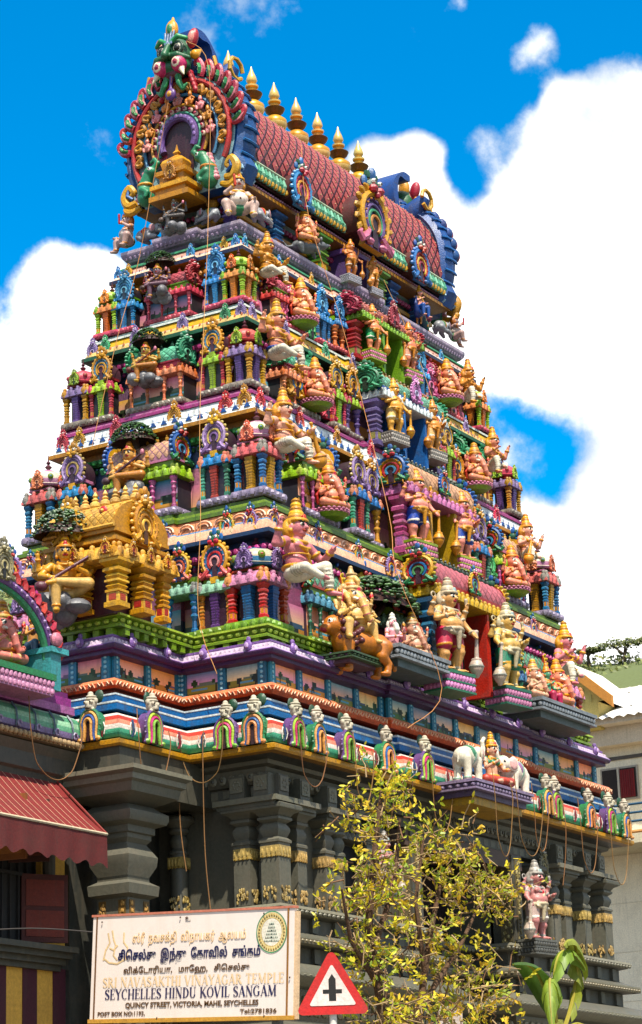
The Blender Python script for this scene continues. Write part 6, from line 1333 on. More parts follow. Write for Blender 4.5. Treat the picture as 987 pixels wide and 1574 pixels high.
def lotus(r, c1, c2, under, h=.16):
    m = MB(); a, b, u = hx(c1), hx(c2), hx(under)
    m.lathe([(r * .70, -h * 1.05, u), (r * .92, -h * .62, u), (r * .98, -h * .58, a), (r * .90, -h * .32, a), (r * 1.0, -.01 - h * .02, b), (r * .9, 0, b), (r * .2, .001, b)], 20)
    for i in range(22):
        t = 2 * PI * i / 22
        m.ell((r * .95 * math.cos(t), r * .95 * math.sin(t), -h * .45), (r * .10, r * .10, h * .17), a, 6, 4); m.ell((r * .97 * math.cos(t + .14), r * .97 * math.sin(t + .14), -h * .16), (r * .10, r * .10, h * .15), shade(a, 1.2), 6, 4)
    return m
def slab(w, d, h, c1, c2, petals=True):
    m = MB(); a, b = hx(c1), hx(c2)
    m.b2(-w, w, -d, d * 1.3, -h * .16, 0, b); m.b2(-w * .95, w * .95, -d * .94, d * 1.3, -h * .5, -h * .16, a); m.b2(-w, w, -d, d * 1.3, -h * .58, -h * .5, b); m.b2(-w * .95, w * .95, -d * .94, d * 1.3, -h * .9, -h * .58, a); m.b2(-w, w, -d, d * 1.3, -h, -h * .9, b)
    if petals:
        for z in (-.33, -.74):
            for i in range(9): m.ell((lerp(-w * .88, w * .88, i / 8), -d * .96, z * h), (w * .10, d * .09, h * .14), shade(a, 1.15), 6, 4)
            for sg in (-1, 1):
                for i in range(6): m.ell((sg * w * .96, lerp(-d * .85, d, i / 5), z * h), (w * .06, d * .14, h * .14), shade(a, 1.15), 6, 4)
    return m
def rock(r, c='#77777a', seed=1):
    g = random.Random(seed); m = MB()
    for i in range(9): m.ell((g.uniform(-.6, .6) * r, g.uniform(-.5, .5) * r, -g.uniform(.1, .55) * r), (r * g.uniform(.3, .5), r * g.uniform(.3, .5), r * g.uniform(.25, .45)), shade(hx(c), g.uniform(.7, 1.25)), 9, 6)
    return m
def canopy(R, dark, seed=3):
    """leafy parasol-shaped stucco tree crown on a trunk behind the figure"""
    g = random.Random(seed); m = MB(); d = hx(dark)
    for i in range(520):
        t = g.uniform(0, 2 * PI); u = g.random() ** .6; el = math.sqrt(max(0, 1 - u * u)); r = R * (1 + g.uniform(-.09, .07))
        m.ell((r * u * math.cos(t), r * .72 * u * math.sin(t), R * .78 * el - R * .22 * u * u), (R * g.uniform(.04, .075), R * g.uniform(.04, .075), R * g.uniform(.025, .05)), mixc(d, hx('#5a8a34'), g.random() ** 2.5 * .7), 6, 4)
    m.lathe([(R * .95, -.12 * R, hx('#3a1c18')), (R * .7, .18 * R, hx('#3a1c18')), (.02, .42 * R, hx('#3a1c18'))], 14, sy=.72, cap=False)
    return m
SLAB = {'slab': ('#8a8a92', '#a0a0a8'), 'pink': ('#c07a94', '#8fa02f'), 'grey': ('#9a948c', '#77736c'), 'green': ('#b87ca0', '#2a6a50'), 'gslab': ('#55554e', '#6a6a62')}
for (mk, x, y, z, sc, rz, name, label, cat, grp, ped) in STATUES:
    fat = 1.16 if mk[:2] in ('dv', 'sg') else 1.05
    if ped is None:
        o = link_obj(name, MESH[mk], None, (x, y, z), R_(rz), (sc * fat, sc * fat, sc)); tag(o, label, cat, grp); continue
    r = empty(name, (x, y, z), R_(rz), None, (sc * fat, sc * fat, sc)); tag(r, label, cat, grp)
    zf = 0
    if ped in SLAB: slab(.22, .12, {'green': .22, 'pink': .22}.get(ped, .2), *SLAB[ped]).build('pedestal', M_PAINT, r)
    elif ped == 'lotus': lotus(.32, '#c4809a', '#8f9f2c', '#7a9a24', .15).build('lotus_pedestal', M_PAINT, r)
    elif ped == 'rat': link_obj('rat', RAT, r, (.05, .0, -.30), R_(160), 1.3); zf = .0
    elif ped == 'lion': link_obj('lion', LION, r, (.10, 0, -.12), R_(-8), 1.25); zf = .52
    elif ped == 'rider': link_obj('rider', RIDER, r, (0, -.02, .42), R_(-10), .9)
    elif ped.startswith('tree'):
        rock(.34, '#6c6c70', int(sc * 100)).build('rock', M_PAINT, r)
        canopy(.36 if ped == 'tree' else .30, '#1c3d1c', int(sc * 77)).build('leafy_canopy', M_PAINT, r, (0, .12, .80)); m = MB(); m.tube([(.0, .24, -.2), (.03, .26, .3), (0, .2, .9)], [.06, .05, .05], hx('#4a3424'), 7); m.build('tree_trunk', M_PAINT, r)
    link_obj('sculpted_figure', MESH[mk], r, (0, 0, zf), 0, 1)
# the end gables
FG = dict(impA=fig_imp('#c98a44').mesh('seated_figurine', 26), impB=fig_imp('#d08a84', -1).mesh('seated_figurine', 26), mon=fig_monster().mesh('lion_mask', 84), mak=None)
F = fig_makara(); FG['mak'] = F.mesh('sea_beast', 48); F2 = fig_makara()
for i, p in enumerate(F2.P):
    q = list(p)
    for j in range(1, 3):
        if isinstance(q[j], np.ndarray) and q[j].shape == (3,): q[j] = q[j] * np.array([-1, 1, 1])
    F2.P[i] = tuple(q)
FG['makM'] = FG['mak']; FG['mak'] = F2.mesh('sea_beast', 48)
FG['mak'], FG['makM'] = FG['makM'], FG['mak']
ga = gable(FG); ga.parent = tower; ga.location = (-2.44, 0, 12.57); ga.rotation_euler = (0, 0, -PI / 2)
gb = copy_tree(ga, tower); gb.location = (2.44, 0, 12.57); gb.rotation_euler = (0, 0, PI / 2)
for ch in list(gb.children):
    if ch.name.startswith('flame'): bpy.data.objects.remove(ch)
m = MB(); m.ell((0, 0, 0), (.075, .07, .09), hx('#15427f'), 9, 6); m.ell((0, -.06, 0), (.06, .03, .075), hx('#8a2836'), 8, 5); cl = m.build('crest_lobe', M_PAINT, gb).data; bpy.data.objects.remove(bpy.data.objects['crest_lobe'])
for i in range(17):
    a = PI * (i + .5) / 17
    if abs(a - PI / 2) > .26: link_obj('crest_lobe', cl, gb, (.80 * math.cos(a), .06, .62 + .80 * 1.12 * math.sin(a)))
# ---------------------------------------------------------------- platforms, gold shrine, stone base
def platform(name, x0, x1, y0, y1, z0, z1, c1, c2):
    m = MB(); a, b = hx(c1), hx(c2); h = z1 - z0
    m.b2(x0, x1, y0, y1, z1 - h * .18, z1, a); m.b2(x0 + .03, x1 - .03, y0 + .03, y1, z1 - h * .5, z1 - h * .18, b); m.b2(x0 + .01, x1 - .01, y0 + .01, y1, z1 - h * .62, z1 - h * .5, a); m.b2(x0 + .07, x1 - .07, y0 + .07, y1, z0, z1 - h * .62, b)
    n = int((x1 - x0) / .07)
    for i in range(n): m.ell((x0 + .03 + (x1 - x0 - .06) * (i + .5) / n, y0 + .02, z1 - h * .34), (.03, .018, h * .13), shade(a, 1.2), 6, 4)
    n = max(2, int((y1 - y0) / .08))
    for i in range(n): m.ell((x0 + .02, y0 + (y1 - y0) * (i + .5) / n, z1 - h * .34), (.018, .03, h * .13), shade(a, 1.2), 6, 4)
    m.build(name, M_PAINT, tower)
platform('stone_platform', -2.05, -.98, -2.26, -1.6, 6.98, 7.20, '#8a8f94', '#4a5a58'); platform('stone_platform', 1.18, 2.6, -2.24, -1.6, 6.98, 7.20, '#7c8286', '#4a5450'); platform('stone_platform', -2.75, -2.12, -2.12, -1.6, 6.92, 7.02, '#3f5a3a', '#5a3a4a')
platform('goddess_platform', -.90, .42, -2.44, -1.9, 5.80, 5.965, '#8a7a94', '#5a4a66')
m = MB(); m.b2(-.78, .30, -2.34, -1.95, 5.72, 5.80, hx('#b8902f')); m.build('platform_bracket', M_PAINT, tower)
r = empty('tree_sculpture', (-1.47, -1.75, 7.2)); tag(r, 'dark leafy stucco tree spreading over the bearded sage on the grey platform', 'tree sculpture')
canopy(.50, '#24421f', 9).build('leafy_canopy', M_PAINT, r, (.02, .06, .58), scale=(1.2, 1, .8)); m = MB(); m.tube([(-.30, .08, 0), (-.33, .1, .3), (-.2, .05, .62)], [.09, .07, .06], hx('#3a2822'), 8); m.tube([(-.3, .08, .25), (.1, .05, .62)], [.05, .04], hx('#3a2822'), 7); m.build('trunk', M_PAINT, r)

def gold_shrine():
    r = empty('golden_shrine', (-4.60, -.50, 7.19)); tag(r, 'golden pavilion with columns, lattice barrel roof and row of finials on the projecting bay', 'shrine')
    g, g2, g3 = hx('#c08f24'), hx('#dab050'), hx('#7f5812'); X, Y = .42, .43
    def blk(m, o, z0, z1, c): m.b2(-X - o, X + o, -Y - o, Y + o, z0, z1, c)
    m = MB(); blk(m, -.12, -.02, .50, hx('#4a141c')); m.build('core_wall', M_PAINT, r)
    cols = [(-.37, -.40), (.0, -.42), (.36, -.40), (-.38, .0), (-.37, .40)]
    for x, y in cols: put_col(r, x, y, 0, .19 if (x, y) != (.36, -.40) else .13, .46, '#c08f24', '#d8ac4a', 0, trim='#a8402f')
    m = MB(); kapota(m, -X - .08, X + .08, -Y - .08, Y + .08, .45, .60, g2, g2, g); blk(m, -.03, .435, .47, g); m.build('cornice', M_PAINT, r)
    for y in (-.38, 0, .38): put_shoe(r, (-X - .10, y, .50), .12, ('#c08f24', ('#b8463a', '#d0a040', '#b8463a'), '#5a1a14', HG, '#c08f24', '#c08f24'), -PI / 2)
    for x in (-.28, 0, .28): put_shoe(r, (x, -Y - .10, .50), .12, ('#c08f24', ('#b8463a', '#d0a040', '#b8463a'), '#5a1a14', HG, '#c08f24', '#c08f24'), 0)
    m = MB(); blk(m, -.10, .58, .66, g3); blk(m, .0, .66, .70, g); blk(m, -.05, .70, .74, g2); blk(m, .01, .74, .775, g); m.build('neck', M_PAINT, r)
    zb, hh = .775, .34; sec = [(y * (X + .0), zb + z * hh) for y, z in barrel_sec(14, 1.1)]; n = len(sec)
    m = MB(); m.add([(x_, y_, z_) for y_ in (-Y, Y) for x_, z_ in sec], [(i, i + 1, n + i + 1, n + i) for i in range(n - 1)] + [tuple(range(n))[::-1], tuple(range(2 * n - 1, n - 1, -1))[::-1]], g)
    def Sf(u, v):
        q = v * (n - 1) * .5; i = min(int(q), n - 2); t = q - i; a, b = sec[i], sec[i + 1]; e = Vector((-(b[1] - a[1]), 0, b[0] - a[0])).normalized()
        return (lerp(a[0], b[0], t), lerp(-Y, Y, u), lerp(a[1], b[1], t)), tuple(e)
    lattice(m, Sf, 10, 5, None, g2, None, lift=.012); m.tube([(-X * 1.06, -Y, zb + .02), (-X * 1.06, Y, zb + .02)], .02, g2, 6); m.tube([(-.14, -Y, zb + hh * .93), (-.14, Y, zb + hh * .93)], .018, g2, 6); m.build('barrel_roof', M_PAINT, r)
    put_shoe(r, (0, -Y - .03, .68), .44, ('#b8841c', ('#d0a038', '#a8781a', '#d8b050'), '#5a3a10', HG, '#c8982c', '#c08f24'), 0, .95, name='gable_ornament'); put_shoe(r, (-X - .02, .12, .70), .34, ('#b8841c', ('#d0a038', '#a8781a', '#d8b050'), '#5a3a10', HG, '#c8982c', '#c08f24'), -PI / 2, 1, name='gable_ornament')
    f = hx('#d8b46a'); pr = [(.05, 0, f), (.03, .04, f), (.065, .08, f), (.065, .12, f), (.03, .145, f), (.045, .165, f), (.018, .19, f), (.035, .215, f), (.004, .27, f)]
    m = MB(); m.lathe(pr, 12); me = m.build('finial', M_PAINT, r, (0, -.36, zb + hh - .01), scale=.8).data
    for i in range(1, 7): link_obj('finial', me, r, (0, -.36 + .72 * i / 6, zb + hh - .01), 0, .8)
    m = MB(); m.ell((-.37, -.25, zb + .20), (.02, .05, .05), hx('#b02a2a'), 8, 5); m.ell((-.39, -.25, zb + .20), .02, g2, 6, 4); m.build('jewel', M_PAINT, r)
gold_shrine()

GR, GR2, GR3 = '#5c5a4e', '#4a483e', '#74705f'
GB = ('#b39a62', '#8a7038')
def stone_col(x, y, z0, z1, w, turn=False, gold=True):
    r = empty('stone_pilaster', (x, y, z0), 0, tower); h = z1 - z0; a, b, g, g2 = hx(GR), hx(GR2), hx(GB[0]), hx(GB[1])
    m = MB(); f = m.sq if not turn else (lambda pr: m.lathe([(q * 1.1, z, c) for q, z, c in pr], 14))
    f([(w * .5, 0, a), (w * .5, h * .60, a), (w * .56, h * .605, a), (w * .56, h * .63, a), (w * .40, h * .66, a), (w * .52, h * .72, a), (w * .52, h * .75, a), (w * .38, h * .80, a), (w * .60, h * .83, a), (w * .60, h * .855, b), (w * .52, h * .86, a), (w * .66, h * .90, a), (w * .95, h * .93, a), (w * .98, h * .95, b), (w * .95, h * .975, a), (w * .7, h * 1.0, a)]); m.build('shaft', M_STONE, r)
    if gold:
        m = MB(); k = 4
        for sx_, sy_ in ((0, -1), (-1, 0), (1, 0)):
            for (zz, hh) in ((h * .515, h * .055),):
                cx, cy = sx_ * w * .5, sy_ * w * .5
                m.box((cx, cy, zz), (w * .5 if sx_ == 0 else .008, w * .5 if sy_ == 0 else .008, hh), g)
                for i in range(k):
                    u = lerp(-w * .38, w * .38, i / (k - 1)); p = (u, cy + sy_ * .010, zz - hh * .9) if sx_ == 0 else (cx + sx_ * .010, u, zz - hh * .9); m.ell(p, (.016, .010, hh * .28), g2, 5, 4); m.ell((p[0], p[1], zz), (.012, .010, hh * .7), shade(g, 1.1), 5, 4)
            for i in range(22):   # rampant-animal relief near the foot
                u = random.uniform(-w * .36, w * .36); zz = h * (.03 + .13 * random.random()); p = (u, sy_ * (w * .5 + .008), zz) if sx_ == 0 else (sx_ * (w * .5 + .008), u, zz); m.ell(p, (.014, .011, .020), g if i % 3 else g2, 6, 4)
        m.build('gilded_relief', M_PAINT, r)
    return r
def build_stone():
    a, b, c = hx(GR), hx(GR2), hx(GR3); gA, gB = hx('#9a8f72'), hx('#6a5f44')
    fr = [(1.02, -.55)]
    P = plan(3.50, 1.55, fr, [])
    m = MB(); band(m, P, [(0, 1.9, a), (0, 5.60, a)]); TW(m, 'stone_wall', M_STONE)
    # door recess
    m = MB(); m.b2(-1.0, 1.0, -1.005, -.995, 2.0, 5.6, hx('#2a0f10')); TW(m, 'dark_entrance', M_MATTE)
    # entablature (closed soffit follows the upper plan)
    Q = base_plan(3.986, 1.974)
    m = MB(); band(m, Q, [(-.75, 5.46, b), (-.45, 5.465, a), (-.43, 5.52, b), (-.40, 5.53, a), (-.40, 5.63, b), (-.36, 5.64, a), (-.32, 5.70, a), (-.30, 5.78, b), (-.24, 5.80, a), (-.22, 5.86, a), (-.05, 5.868, b), (-.05, 5.87, b)])
    row(m, Q, -.325, 5.70, .11, lambda i, w: (lambda t: (t.ell((0, -.012, 0), (.042, .02, .045), c, 7, 4), t.ell((0, -.03, 0), (.02, .015, .02), b, 5, 3), t)[2])(MB()))
    row(m, Q, -.41, 5.58, .16, lambda i, w: (lambda t: (t.box((0, 0, 0), (.05, .012, .035), c), t)[1])(MB()))
    band(m, plan(3.3, 1.4, fr, []), [(.25, 5.50, b), (-.8, 5.505, b)]); TW(m, 'stone_entablature', M_STONE)
    m = MB(); m.b2(-5.06, -3.3, -.98, .98, 5.47, 5.88, b); TW(m, 'bay_soffit', M_STONE)
    # pilasters
    xs = [-3.55, -3.13, -2.62, -2.38, -1.82, 1.82, 2.38, 2.62, 3.13, 3.55]
    for x in xs: stone_col(x, -1.62 - (.05 if abs(x) > 3.5 else 0), 4.50, 5.44, .20 if abs(x) > 3.5 else .16, abs(x) in (2.38,))
    for y in (-1.36,): stone_col(-3.57, y, 4.50, 5.44, .18)
    stone_col(-3.60, -.60, 4.50, 5.44, .15, True)
    for x0, x1, yb in ((-3.78, -3.40, -1.12), (-3.39, -2.98, -1.5), (-2.80, -2.2, -1.5), (2.2, 2.8, -1.5), (2.98, 3.78, -1.5)):   # abaci joining the pilaster heads
        m = MB(); m.b2(x0, x1, -1.84, yb, 5.44, 5.49, c); m.b2(x0 + .03, x1 - .03, -1.80, yb - .03, 5.40, 5.44, a); TW(m, 'abacus', M_STONE)
    def bracket(x, y, rz):
        t = MB(); t.b2(-.085, .085, -.20, .1, -.02, .20, a); t.b2(-.07, .07, -.212, -.20, .04, .18, c); t.b2(-.045, .045, -.17, .1, -.10, -.02, b); t.b2(-.02, .02, -.19, .1, -.14, -.02, a)
        for k in range(6): t.ell((.035 * math.cos(k), -.213, .11 + .035 * math.sin(k)), (.014, .008, .014), c, 5, 3)
        t.build('bracket', M_STONE, tower, (x, y, 5.52), rz)
    for x in (-3.5, -3.12, -2.62, -2.38, 2.38, 2.62, 3.12, 3.5): bracket(x, -1.55, 0)
    for y in (-1.62, -1.35): bracket(-3.5, y, -PI / 2)
    # niche windows
    for x in (-2.1, 2.1):
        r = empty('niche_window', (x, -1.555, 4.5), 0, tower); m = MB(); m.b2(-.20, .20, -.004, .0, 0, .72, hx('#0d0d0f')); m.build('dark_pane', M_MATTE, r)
        m = MB(); kapota(m, -.30, .30, -.14, .05, .74, .86, a, b, c); m.build('hood', M_STONE, r); put_shoe(r, (0, -.12, .84), .24, ('#7a7460', ('#9a8f6c', '#6a6450', '#a89c74'), '#1c1a16', ('#6a6450', '#9a8f6c', '#7a7460'), '#7a7460', '#8a8062'), 0, 1)
    # door jambs with gilded strips
    for s in (-1, 1):
        r = empty('door_jamb', (s * 1.12, -1.72, 2.0), 0, tower); m = MB(); m.b2(-.10, .10, -.10, .2, 0, 3.45, hx(GR2)); m.build('jamb_post', M_STONE, r)
        m = MB(); m.b2(-.045, .045, -.112, -.10, .6, 3.4, hx('#6a5f44')); m.b2(-.112, -.10, -.07, .07, .6, 3.4, hx('#6a5f44')); g = random.Random(5)
        for i in range(150): m.ell((g.uniform(-.04, .04), -.114, g.uniform(.62, 3.38)), (.016, .012, .022), hx('#b8a878') if i % 3 else hx('#8a7a4c'), 5, 3); m.ell((-.114, g.uniform(-.065, .065), g.uniform(.62, 3.38)), (.012, .016, .022), hx('#b8a878') if i % 3 else hx('#8a7a4c'), 5, 3)
        m.build('gilded_strip', M_PAINT, r)
    m = MB(); m.b2(-1.3, 1.3, -1.80, -1.3, 5.30, 5.47, hx('#4a3028')); TW(m, 'door_lintel', M_STONE)
    # plinth mouldings
    Pp = plan(3.60, 1.66, [(1.0, -.45)], [])
    m = MB(); band(m, Pp, [(.42, 1.9, b), (.42, 3.30, b), (.36, 3.33, c), (.36, 3.36, a), (.24, 3.40, a), (.24, 3.70, a), (.30, 3.72, c), (.40, 3.80, c), (.40, 3.83, a), (.30, 3.92, a), (.14, 3.96, b), (.14, 4.10, b), (.22, 4.11, c), (.30, 4.16, c), (.30, 4.18, a), (.12, 4.25, b), (.12, 4.38, b), (.20, 4.40, c), (.24, 4.44, c), (.22, 4.47, a), (.02, 4.50, a), (-.2, 4.505, b)])
    row(m, Pp, .23, 4.42, .08, lambda i, w: t_petal(c, .03, .02, .02)); row(m, Pp, .37, 3.81, .10, lambda i, w: t_petal(c, .04, .03, .04)); TW(m, 'plinth', M_STONE)
    m = MB(); band(m, Pp, [(.243, 3.42, gB), (.243, 3.68, gB)])
    def rel(i, w):
        t = MB(); t.ell((0, -.008, .05), (.05, .025, .05), gA, 7, 4); t.ell((0, -.03, .05), .02, gB, 5, 3); t.ell((.05, -.006, -.045), (.045, .02, .045), gA, 6, 4); t.ell((-.05, -.006, -.045), (.03, .02, .05), shade(gA, .8), 6, 4); return t
    row(m, Pp, .245, 3.55, .14, rel); band(m, Pp, [(.303, 4.115, gB), (.303, 4.16, gB)]); row(m, Pp, .295, 4.14, .07, lambda i, w: t_petal(gA, .028, .015, .022)); TW(m, 'gilded_frieze', M_PAINT)
    die = None
    for oo, zz in ((.125, 4.315), (.145, 4.03)):
        for (p_, q_, L_, nn_) in edges(Pp, oo):
            for i in range(max(1, int(round(L_ / .42)))):
                k_ = max(1, int(round(L_ / .42))); t_ = (i + .5) / k_; lc = (lerp(p_[0], q_[0], t_), lerp(p_[1], q_[1], t_), zz); rz_ = 0 if nn_[1] < -.5 else -PI / 2
                if die is None: mm = MB(); mm.box((0, 0, 0), (.05, .03, .067), a); die = mm.build('plinth_die', M_STONE, tower, lc, rz_).data
                else: link_obj('plinth_die', die, tower, lc, rz_)
    # the great pillar under the projecting bay
    r = empty('corner_pillar', (-4.80, -.82, 2.0), 0, tower, (.84, .84, 1)); q = lambda rr, z, k=a: (rr, z, k)
    m = MB(); m.sq([q(.27, 0), q(.27, .5), q(.20, .55), q(.20, 2.50), q(.27, 2.53), q(.28, 2.62), q(.20, 2.66), q(.20, 2.70), q(.26, 2.80), q(.27, 2.88), q(.18, 3.0), q(.22, 3.04), q(.22, 3.08), q(.25, 3.09), q(.25, 3.15), q(.34, 3.18), q(.36, 3.22), q(.36, 3.27), q(.28, 3.31), q(.24, 3.34), q(.44, 3.42), q(.46, 3.50), q(.50, 3.52, c), q(.50, 3.57), q(.55, 3.60, c), q(.55, 3.64, b), q(.3, 3.66)]); m.build('shaft', M_STONE, r)
    m = MB(); g = random.Random(2)
    for s in (-.13, .13): m.b2(s - .045, s + .045, -.212, -.20, 1.4, 2.48, hx('#6a5528')); m.b2(-.212, -.20, s - .045, s + .045, 1.4, 2.48, hx('#6a5528'))
    for i in range(150):
        s = g.choice((-.13, .13)) + g.uniform(-.035, .035); z = g.uniform(1.45, 2.46); m.ell((s, -.214, z), (.014, .010, .02), hx('#b09050') if i % 3 else hx('#7a6030'), 5, 3); m.ell((-.214, s, z), (.010, .014, .02), hx('#b09050') if i % 3 else hx('#7a6030'), 5, 3)
    m.build('gilded_relief', M_PAINT, r)
    m = MB(); m.b2(-5.02, -3.4, -.30, -.2, 2.0, 5.5, hx('#34352f')); TW(m, 'recess_wall', M_STONE)
build_stone()
# parts were laid out in world heights: hang them under the tower's base point
for ch in tower.children: ch.location.z -= ZG

# ---------------------------------------------------------------- entrance hall on the left
HY = -.35
hall = empty('entrance_hall', (-7.2, -.1, ZG)); tag(hall, 'striped yellow and maroon hall with arched niche above a red awning', 'building')
def HB(m, name, mat=M_MATTE, **k):
    o = m.build(name, mat, hall, **k); o.location = Vector(o.location) - Vector((-7.2, -.1, ZG)); return o
yel, mar = hx('#d8a848'), hx('#4a1020')
m = MB(); m.b2(-9.6, -5.0, HY, .2, 4.03, 5.55, yel); m.b2(-9.6, -5.0, HY, .2, 2.0, 3.9, yel); HB(m, 'wall')
m = MB()
for i in range(10): x = -5.16 - .43 * i; m.b2(x - .08, x + (.12 if i else .10), HY - .008, HY, 2.0, 3.9, mar)
HB(m, 'maroon_stripes')
m = MB(); m.b2(-5.06, -4.60, -.40, -.2, 2.0, 5.5, hx('#3a3b35')); HB(m, 'grey_pier', M_STONE)
m = MB(); s0 = hx(GR2)
for k, (o, z0, z1) in enumerate(((.22, 4.02, 4.07), (.16, 3.97, 4.02), (.10, 3.92, 3.97), (.05, 3.87, 3.92))): m.b2(-9.6, -5.20 + o * .3, HY - o, HY, z0, z1, s0)
HB(m, 'sill_moulding', M_STONE)
w = empty('window', (-6.45, HY, 4.07), 0, hall); w.location = Vector((-6.45, HY, 4.07)) - Vector((-7.2, -.1, ZG))
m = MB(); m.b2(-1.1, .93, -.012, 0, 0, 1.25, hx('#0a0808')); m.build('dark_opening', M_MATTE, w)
m = MB()
for i in range(18): m.b2(-1.05 + .115 * i, -1.035 + .115 * i, -.04, -.012, 0, 1.2, hx('#1a1614'))
m.b2(-1.1, .93, -.05, -.012, .60, .63, hx('#1a1614')); m.build('bars', M_MATTE, w)
wd, wd2 = hx('#4a1c0e'), hx('#6a2c14')
def shutter(x, z0, z1, wdt, rz, orange=False):
    r = MB(); c1, c2 = (hx('#8a4a1a'), hx('#a8622a')) if orange else (wd, wd2)
    r.b2(0, wdt, -.02, .02, z0, z1, c1); r.b2(.04, wdt - .04, -.028, .028, z0 + .05, (z0 + z1) / 2 - .02, c2); r.b2(.04, wdt - .04, -.028, .028, (z0 + z1) / 2 + .02, z1 - .05, c2); return r.build('shutter', M_MATTE, w, (x, -.03, 0), rz)
shutter(.72, .02, .62, .44, R_(-30)); shutter(.28, .68, 1.25, .36, R_(-78), True); shutter(.55, .70, 1.25, .36, R_(-60))
m = MB(); m.lathe([(.06, 0, s0), (.06, .5, s0), (.10, .55, s0), (.07, .62, s0), (.12, .70, s0), (.14, .78, s0), (.08, .82, s0)], 10); o = m.build('colonette', M_STONE, hall); o.location = Vector((-5.42, HY - .10, 4.55)) - Vector((-7.2, -.1, ZG))
# awning: sloping striped cloth on a frame with a scalloped valance
aw = empty('awning', (-5.3, HY, 5.66), 0, hall); aw.location = Vector((-5.3, HY, 5.66)) - Vector((-7.2, -.1, ZG))
AX0, DY, DZ = -2.4, -.66, -.64
m = MB(); red = hx('#78080e'); stp = hx('#c0947a'); n = 44
vs = []; fs = []; cs = []
for j in range(7):
    t = j / 6
    for i in range(n + 1): vs.append((lerp(AX0, 0, i / n), DY * t, DZ * t - .03 * math.sin(PI * t)))
for j in range(6):
    for i in range(n): b_ = j * (n + 1) + i; fs.append((b_ + n + 1, b_ + n + 2, b_ + 1, b_)); cs.append(red)
m.add(vs, fs, cs)
for i in range(2, 30, 2):
    x = lerp(AX0, 0, (i + 13.5) / n) if i + 13.5 < n else None
    if x is not None: m.tube([(x, DY * t, DZ * t - .03 * math.sin(PI * t) + .004) for t in (0, .2, .4, .6, .8, 1)], .0034, stp, 4, flat=.5)
m.build('striped_cloth', M_MATTE, aw)
m = MB(); vs = []; fs = []; nv = 66; dk = hx('#5a0610')
for j in range(4):
    for i in range(nv + 1):
        x = lerp(AX0, 0, i / nv); sc_ = .27 + .022 * math.cos(i / nv * 2 * PI * 11); vs.append((x, DY - .012 * math.sin(i * .8) * j / 3, DZ - .015 - sc_ * j / 3))
for j in range(3):
    for i in range(nv): b_ = j * (nv + 1) + i; fs.append((b_ + nv + 1, b_ + nv + 2, b_ + 1, b_))
m.add(vs, fs, dk); m.build('valance', M_MATTE, aw)
m = MB(); fr = hx('#b8a890'); m.tube([(AX0, DY, DZ), (0, DY, DZ)], .014, fr, 6); m.tube([(0, 0, 0), (0, DY, DZ)], .012, hx('#7a1a1a'), 6); m.tube([(0, -.02, -.6), (0, DY, DZ)], .010, hx('#4a4a48'), 6); m.tube([(-1.62, 0, -.02), (-1.62, DY, DZ)], .012, fr, 6); m.build('frame', M_MATTE, aw)
# cornice of the hall, parallel to the long front, with its bead row
def hprism(name, prof, x0, x1, mat=M_PAINT, extra=None):
    m = MB(); vs = []; n = len(prof)
    for x in (x0, x1): vs += [(x, y, z) for y, z, _ in prof]
    m.add(vs, [(i, n + i, n + i + 1, i + 1) for i in range(n - 1)], [prof[i][2] for i in range(n - 1)]); m.F.append(list(range(len(m.V) - n, len(m.V)))); m.C.append(prof[0][2])
    if extra: extra(m)
    HB(m, name, mat)
X0, X1 = -9.6, -5.10
hprism('stone_entablature', [(-.2, 5.46, hx(GR2)), (-.44, 5.47, hx(GR2)), (-.46, 5.6, hx(GR)), (-.50, 5.62, hx(GR2)), (-.50, 5.76, hx(GR)), (-.56, 5.84, hx(GR2)), (-.2, 5.85, hx(GR2))], X0, X1, M_STONE)
bead = hx('#b59a72')
def eb(m):
    for i in range(70): m.ell((X1 - .03 - .064 * i, -.60, 5.895), (.03, .03, .03), bead, 8, 5)
hprism('bead_moulding', [(-.2, 5.85, hx('#6a6048')), (-.56, 5.852, hx('#6a6048')), (-.58, 5.865, bead), (-.57, 5.925, hx('#6a6048')), (-.5, 5.93, bead)], X0, X1, M_PAINT, eb)
def er(m):
    for i in range(16):
        x = X1 - .15 - .27 * i; m.tube([(x, -.585, 5.95), (x, -.60, 6.02), (x, -.585, 6.1), (x, -.53, 6.17)], .010, hx('#5a6a7a'), 4); m.tube([(x + .05 + .03 * math.cos(t), -.59, 5.98 + .03 * math.sin(t)) for t in range(6)], .008, hx('#b8a8c8'), 4)
hprism('roll_moulding', [(-.55, 5.93, hx('#7a6a90')), (-.575, 5.95, hx('#8a78a0')), (-.585, 6.0, hx('#6faa8a')), (-.58, 6.05, hx('#9ac4a4')), (-.565, 6.10, hx('#5a9a7a')), (-.53, 6.15, hx('#a8c4b0')), (-.47, 6.185, hx('#8a70a0')), (-.40, 6.20, hx('#8a70a0'))], X0, X1, M_PAINT, er)
hprism('purple_fascia', [(-.40, 6.19, hx('#8a4a84')), (-.50, 6.20, hx('#a868a0')), (-.50, 6.27, hx('#6a2a68')), (-.46, 6.275, hx('#8a3a80')), (-.46, 6.36, hx('#a868a0')), (-.42, 6.365, hx('#6a2a68')), (-.42, 6.42, hx('#b07aa8')), (-.30, 6.43, hx('#6a3a68')), (0.3, 6.44, hx('#6a3a68'))], X0, X1)
ar = empty('arched_niche', (-6.56, -.66, 6.42), 0, hall); ar.location = Vector((-6.56, -.66, 6.42)) - Vector((-7.2, -.1, ZG))
m = MB(); rr = .80
m.prism([(x, z) for x, _, z in arc(0, .18, rr, .54, 0, PI, 24)] + [(-rr, -.02), (rr, -.02)], .44, .48, hx('#22141c')); m.build('back_wall', M_PAINT, ar)
